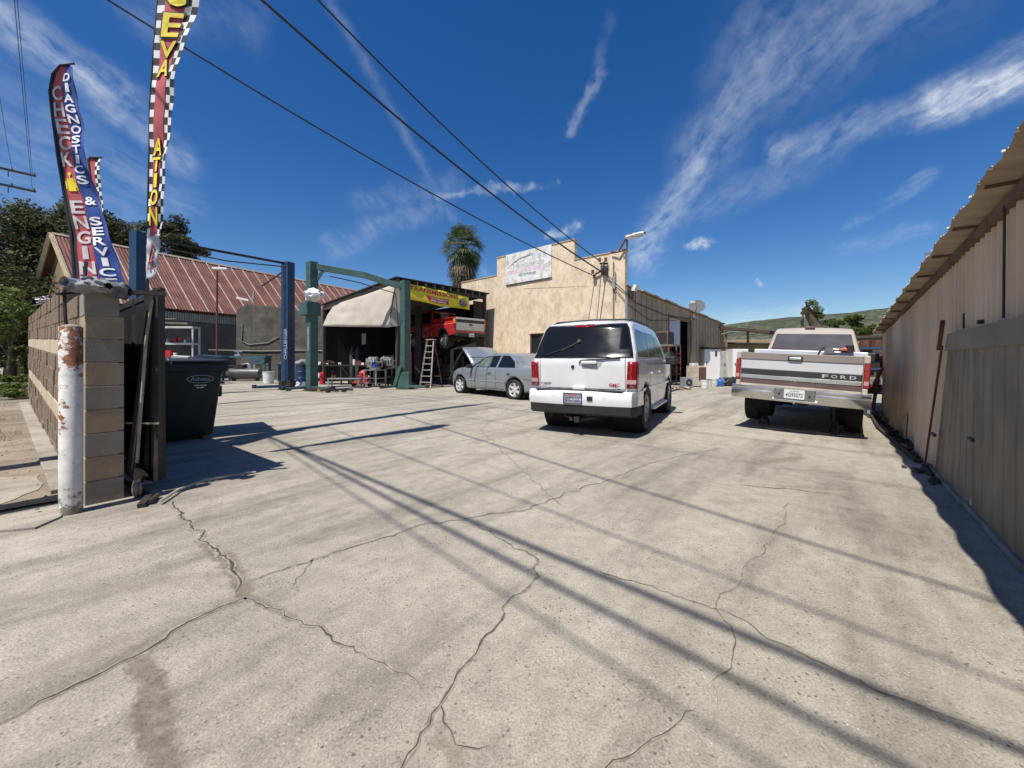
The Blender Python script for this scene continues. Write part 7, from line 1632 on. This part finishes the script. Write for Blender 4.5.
for nm, mt, g_, of in (('letter_outline', BLK, .10, .010), ('lettering', FY, .0, .016)):
    m = MB([mt])
    for ch, a, b in lets: fl2.letter(m, ch, .22 - g_ * .5 + (.15 if ch == 'I' else 0), .74 + g_ * .5 - (.15 if ch == 'I' else 0), (a - 1.5 * (g_ > 0) + 150) / 386, (b + 1.5 * (g_ > 0) + 150) / 386, of)
    m.build(nm, f2, world=True)
fl3 = Flag([(147, 234), (146, 279)], [(161, 230), (159, 255), (155, 279)], 234, 279, 4.2, .012, 5); m = fl3.grid(M('flag_grey_white', (.48, .48, .5), .6, 0, .3, 6), 0, 1, nv=14); thick(m.build('tail', f2, world=True, sharp=90))
m = MB([FRED]); fl3.letter(m, 'A', .2, .8, .2, .8, .012); m.build('tail_mark', f2, world=True)
m = MB([BPLAST]); m.tube([Vector((P(150, 360, 4.25).x, 4.25, 0)), P(147, 285, 4.22), P(147.5, 226, 4.22), P(149.5, 146, 4.22), P(150, 105, 4.22), P(153, 55, 4.22), P(158, 0, 4.22), P(164, -60, 4.22), P(176, -150, 4.22), P(196, -156, 4.22)], .011, 8); m.build('pole', f2, world=True)
f3 = thing('feather_flag', 'small distant red flag with chequered edge showing behind the blue flag', 'flag', (P(94, 360, 9).x, 9, 0))
fl4 = Flag([(88, 158), (93, 190), (99, 240), (104, 300)], [(101, 158), (100, 180), (106, 240), (112, 300)], 158, 300, 9, .02, 5)
thick(fl4.grid(FRED, 0, .5).build('red_panel', f3, world=True, sharp=90)); m = MB([BLK, FW])
for j in range(34):
    for i in range(2): m.mat(m.mats[(i + j) % 2]); m.add([fl4.at(.5 + .25 * i, j / 34), fl4.at(.75 + .25 * i, j / 34), fl4.at(.75 + .25 * i, (j + 1) / 34), fl4.at(.5 + .25 * i, (j + 1) / 34)], [(0, 1, 2, 3)])
thick(m.build('chequered_edge', f3, world=True)); m = MB([BPLAST]); m.tube([Vector((P(104, 360, 9).x, 9, 0)), P(104, 300, 9), P(98.5, 240, 9), P(92.5, 190, 9), P(88, 160, 9), P(90, 157.5, 9), P(101.5, 157.5, 9)], .022, 6); m.build('pole', f3, world=True)

# ------------------------------------------------------------------ trees and plants
def leafmat(name, a, b_, tr=.25):
    if name in MATS: return MATS[name]
    m, nt, b = new_mat(name); co = N(nt, 'ShaderNodeTexCoord').outputs['Object']
    oi = N(nt, 'ShaderNodeNewGeometry').outputs['Random Per Island']
    c = ramp(nt, oi, [(.0, a), (1, b_)]); c = mixc(nt, 1, c, ramp(nt, noise_t(nt, co, .9, 4), [(.3, (.65,) * 3), (.7, (1.25,) * 3)]), 'MULTIPLY')
    L(nt, c, b.inputs['Base Color']); b.inputs['Roughness'].default_value = .6; b.inputs['Specular IOR Level'].default_value = .25
    tl_ = N(nt, 'ShaderNodeBsdfTranslucent'); L(nt, c, tl_.inputs[0]); mx = N(nt, 'ShaderNodeMixShader'); mx.inputs[0].default_value = tr
    L(nt, b.outputs[0], mx.inputs[1]); L(nt, tl_.outputs[0], mx.inputs[2]); L(nt, mx.outputs[0], nt.nodes['Material Output'].inputs[0]); MATS[name] = m; return m
BARK = M('bark', (.11, .085, .06), .95, 0, .3, 5, bmp=.6, bs=12)
def leaves(m, centre, rad, n, sz, rnd, flat=1.0):
    c = Vector(centre)
    for _ in range(n):
        d = Vector((rnd.gauss(0, 1), rnd.gauss(0, 1), rnd.gauss(0, 1))).normalized() * rnd.random() ** .42
        p = c + Vector((d.x * rad[0], d.y * rad[1], d.z * rad[2])); s_ = sz * rnd.uniform(.6, 1.4)
        a = Vector((rnd.gauss(0, 1), rnd.gauss(0, 1), rnd.gauss(0, .6))).normalized(); b_ = a.cross(Vector((rnd.gauss(0, 1), rnd.gauss(0, 1), rnd.gauss(0, 1)))).normalized()
        m.add([p - a * s_, p + b_ * s_ * .42, p + a * s_, p - b_ * s_ * .42], [(0, 1, 2, 3)], False)
def tree(label, base, h, blobs, lm, n=260, sz=.16, seed=1, name='tree', tr=.22, cat='tree', group=None):
    rnd = random.Random(seed); t = thing(name, label, cat, tuple(base), 0, group); m = MB([BARK]); B_ = Vector(base); top = h * .55
    m.tube([(0, 0, 0), (tr * .6, 0, top * .5), (0, tr, top)], [tr, tr * .8, tr * .55], 9)
    for c, r_ in blobs: cc_ = Vector(c) - B_; mid = Vector((0, tr, top)).lerp(cc_, .5) + Vector((0, 0, -.2)); m.tube([(0, tr * .9, top * rnd.uniform(.7, 1)), mid, cc_], [tr * .4, tr * .25, tr * .1], 6)
    m.build('trunk', t); m = MB([lm])
    for c, r_ in blobs:
        cc_ = Vector(c) - B_; k = max(4, int(6 * (r_[0] if isinstance(r_, tuple) else r_))); rr = r_ if isinstance(r_, tuple) else (r_, r_, r_ * .8)
        for i in range(k):
            d = Vector((rnd.gauss(0, 1), rnd.gauss(0, 1), rnd.gauss(0, 1))).normalized() * rnd.uniform(.35, 1); q = cc_ + Vector((d.x * rr[0], d.y * rr[1], d.z * rr[2])); s_ = rnd.uniform(.28, .5)
            leaves(m, q, (rr[0] * s_, rr[1] * s_, rr[2] * s_ * .9), n // k, sz, rnd)
    m.build('crown', t); return t
LO = leafmat('olive_leaf', (.04, .05, .022), (.13, .135, .065)); LD = leafmat('dark_leaf', (.035, .045, .018), (.12, .13, .055)); LB = leafmat('fresh_leaf', (.06, .10, .02), (.17, .21, .05), .3); LG = leafmat('mid_leaf', (.04, .07, .02), (.13, .16, .05))
def gp(px_, Y): return (P(px_, 360, Y).x, Y, 0)
tree('biggest dense olive-green tree behind the block wall', gp(12, 24), 10, [(P(0, 262, 24), 3.4), (P(30, 250, 25), 3.2), (P(20, 300, 23), 3.0), (P(52, 242, 26), 2.3), (P(-30, 270, 24), 4), (P(38, 300, 24), 2.6), (P(10, 330, 22), 2.8), (P(35, 335, 23), 2.2), (P(15, 228, 25), 1.6)], LD, 5200, .12, 3, tr=.4)
tree('wide olive tree rising behind the gable of the red-roofed building', gp(62, 33), 13, [(P(60, 232, 33), 2.6), (P(85, 228, 33), 2.4), (P(40, 226, 32), 2.2), (P(70, 245, 33), 2.8), (P(105, 240, 34), 2)], LO, 3600, .14, 5, tr=.35)
tree('round tree behind the red roof between the flag and the blue post', gp(125, 36), 13, [(P(120, 228, 36), 2.0), (P(125, 240, 36), 2.2), (P(112, 246, 36), 2)], LO, 2600, .14, 6, tr=.3)
tree('rounded tree behind the red roof between chequered flag and lift bar', gp(178, 38), 12, [(P(172, 230, 38), 1.9), (P(182, 242, 38), 2.1), (P(166, 246, 38), 2.0), (P(192, 250, 38), 1.6)], LO, 2800, .14, 7, tr=.3)
tree('sunlit yellow-green bush in front of the biggest dark tree', gp(8, 15), 3.2, [(P(4, 312, 15), (1.0, .8, .8)), (P(14, 328, 15), (.8, .8, .6)), (P(-12, 330, 15), (1, 1, 1)), (P(20, 318, 15.5), (.5, .5, .4))], LB, 900, .075, 9, 'bush', .07, 'bush')
tree('low bright weedy bush on the dirt beyond the wall end', gp(6, 13), 1.0, [(P(4, 388, 12), (.8, .6, .3)), (P(14, 384, 12.5), (.6, .5, .3)), (P(-14, 385, 12.5), (1, .6, .4))], LB, 900, .06, 10, 'bush', .03, 'bush')
tree('leafy ornamental shrub beside the end of the block wall', gp(19, 16.5), 3, [(P(20, 345, 16), (.5, .5, .7)), (P(26, 372, 16), (.5, .5, .4)), (P(10, 365, 16), (.6, .5, .5))], LG, 700, .07, 12, 'bush', .06, 'bush')
# small weeds on the verge
t = MB([LB]); rnd = random.Random(21)
for k in range(240):
    s_ = rnd.uniform(3, 14); o = rnd.uniform(.3, 2.4); q = WA + WD * s_ - WN * o
    if noise.noise(Vector((q.x * .9, q.y * .9, 0))) < .05: continue
    for _ in range(8): a = rnd.uniform(0, 6.28); l_ = rnd.uniform(.04, .14); x, y = q.x + rnd.gauss(0, .06), q.y + rnd.gauss(0, .06); t.add([(x - .006, y, .02), (x + .006, y, .02), (x + math.cos(a) * l_ * .6, y + math.sin(a) * l_ * .6, .02 + l_)], [(0, 1, 2)])
tag(t.build('grass'), kind='stuff')
tree('leafy green tree beyond the broken stump above the pickup roof', gp(862, 33), 5.5, [(P(858, 322, 33), (.9, .8, .7)), (P(864, 331, 33), (1.1, .8, .7)), (P(855, 333, 33), (1.0, .8, .6)), (P(853, 319, 33), (.4, .4, .4))], LB, 1000, .13, 14, tr=.14)
tree('small rounded tree in front of the hill beside the leafy green tree', gp(833, 40), 5, [(P(833, 322, 40), (.7, .7, .45)), (P(830, 327, 40), (.9, .8, .5)), (P(838, 326, 40), (.7, .7, .5))], LG, 800, .13, 15, tr=.12)
tree('low bright hedge tree beside the end of the beige building', gp(877, 28), 3.4, [(P(874, 342, 28), (1.1, 1, .5)), (P(880, 346, 28), (.8, 1, .5))], LB, 600, .11, 16, tr=.1)
st = thing('broken_stump', 'leaning broken tree trunk with sprouting green tufts above the pickup roof', 'tree', gp(822, 30)); m = MB([BARK]); b_ = Vector(gp(822, 30))
m.tube([b_, P(822, 345, 30), P(818, 330, 30), P(812, 318, 30), P(805, 307, 30)], [.5, .48, .42, .34, .26], 10); m.tube([P(820, 338, 30), P(835, 333, 30), P(850, 333, 30)], [.3, .24, .18], 8); m.tube([P(812, 320, 30), P(816, 308, 30), P(817, 302, 30)], [.2, .16, .1], 8); m.tube([P(800, 345, 30), P(802, 325, 30), P(803, 315, 30)], [.14, .12, .08], 6); m.build('trunk', st, world=True)
m = MB([LB]); rnd = random.Random(31)
for px_, py_, r_ in ((811, 303, .36), (817.5, 310, .38), (820, 316, .28), (803, 313, .12)): leaves(m, P(px_, py_, 29.6) , (r_ * 1.1, r_, r_ * .9), 200, .09, rnd)
m.build('crown', st, world=True)
# palm
pl = thing('palm_tree', 'tall fan palm with shaggy brown skirt of dead fronds behind the lift shed', 'palm', gp(463, 31)); m = MB([BARK]); 
zc_ = CAMZ + (HY - 246) / F * 31; m.lathe([(.34, 0), (.27, 3), (.25, zc_ - .2)], 14); m.build('trunk', pl)
PD = leafmat('dead_frond', (.10, .075, .045), (.24, .19, .12), .15); PGm = leafmat('palm_frond', (.035, .06, .02), (.20, .24, .09), .25)
rnd = random.Random(77)
def fan(m, o, d, ln_, r_, droop, n=13):
    d = d.normalized(); s_ = d.cross(Vector((0, 0, 1)));  s_ = s_.normalized() if s_.length > .1 else Vector((1, 0, 0)); up_ = s_.cross(d)
    c = o + d * ln_; m.bar(o, c, .025, .015)
    for k in range(n):
        a = (k / (n - 1) - .5) * 2.7; q = (d * math.cos(a) + s_ * math.sin(a)); rr = r_ * rnd.uniform(.8, 1.05)
        p1 = c + q * rr * .6 + up_ * .04 - Vector((0, 0, droop * .25 * rr)); p2 = c + q * rr * .95 - Vector((0, 0, droop * rr * .8)); w_ = (s_ * math.cos(a) - d * math.sin(a)) * .035
        m.add([c, p1 - w_, p1 + w_, p2], [(0, 1, 2), (1, 3, 2)])
m = MB([PGm]); o = Vector((0, 0, zc_))
for k in range(115):
    a = rnd.uniform(0, 6.28); e_ = rnd.uniform(-1.15, 1.4); d = Vector((math.cos(a) * math.cos(e_), math.sin(a) * math.cos(e_), math.sin(e_))); fan(m, o + Vector((0, 0, rnd.uniform(-.2, .2))), d, rnd.uniform(.8, 1.25), rnd.uniform(.85, 1.15), .35 + .4 * max(0, -e_))
m.build('crown', pl)
m = MB([PD])
for k in range(120):
    a = rnd.uniform(0, 6.28); z = rnd.uniform(-3.0, -.2); d = Vector((math.cos(a), math.sin(a), rnd.uniform(-2.6, -.9) * (1 if z > -1.5 else 1.3))); fan(m, o + Vector((math.cos(a) * .25, math.sin(a) * .25, z)), d, rnd.uniform(.5, 1.0) * (1 + .4 * (z > -1.2)), rnd.uniform(.6, .95), .9, 7)
m.build('dead_fronds', pl)
t = tree('sparse twiggy treetop showing over the lift shed roof', gp(428, 30), 6, [(P(428, 283, 30), (1.2, .8, .3))], PD, 60, .06, 33, tr=.06)
bpy.context.view_layer.update()
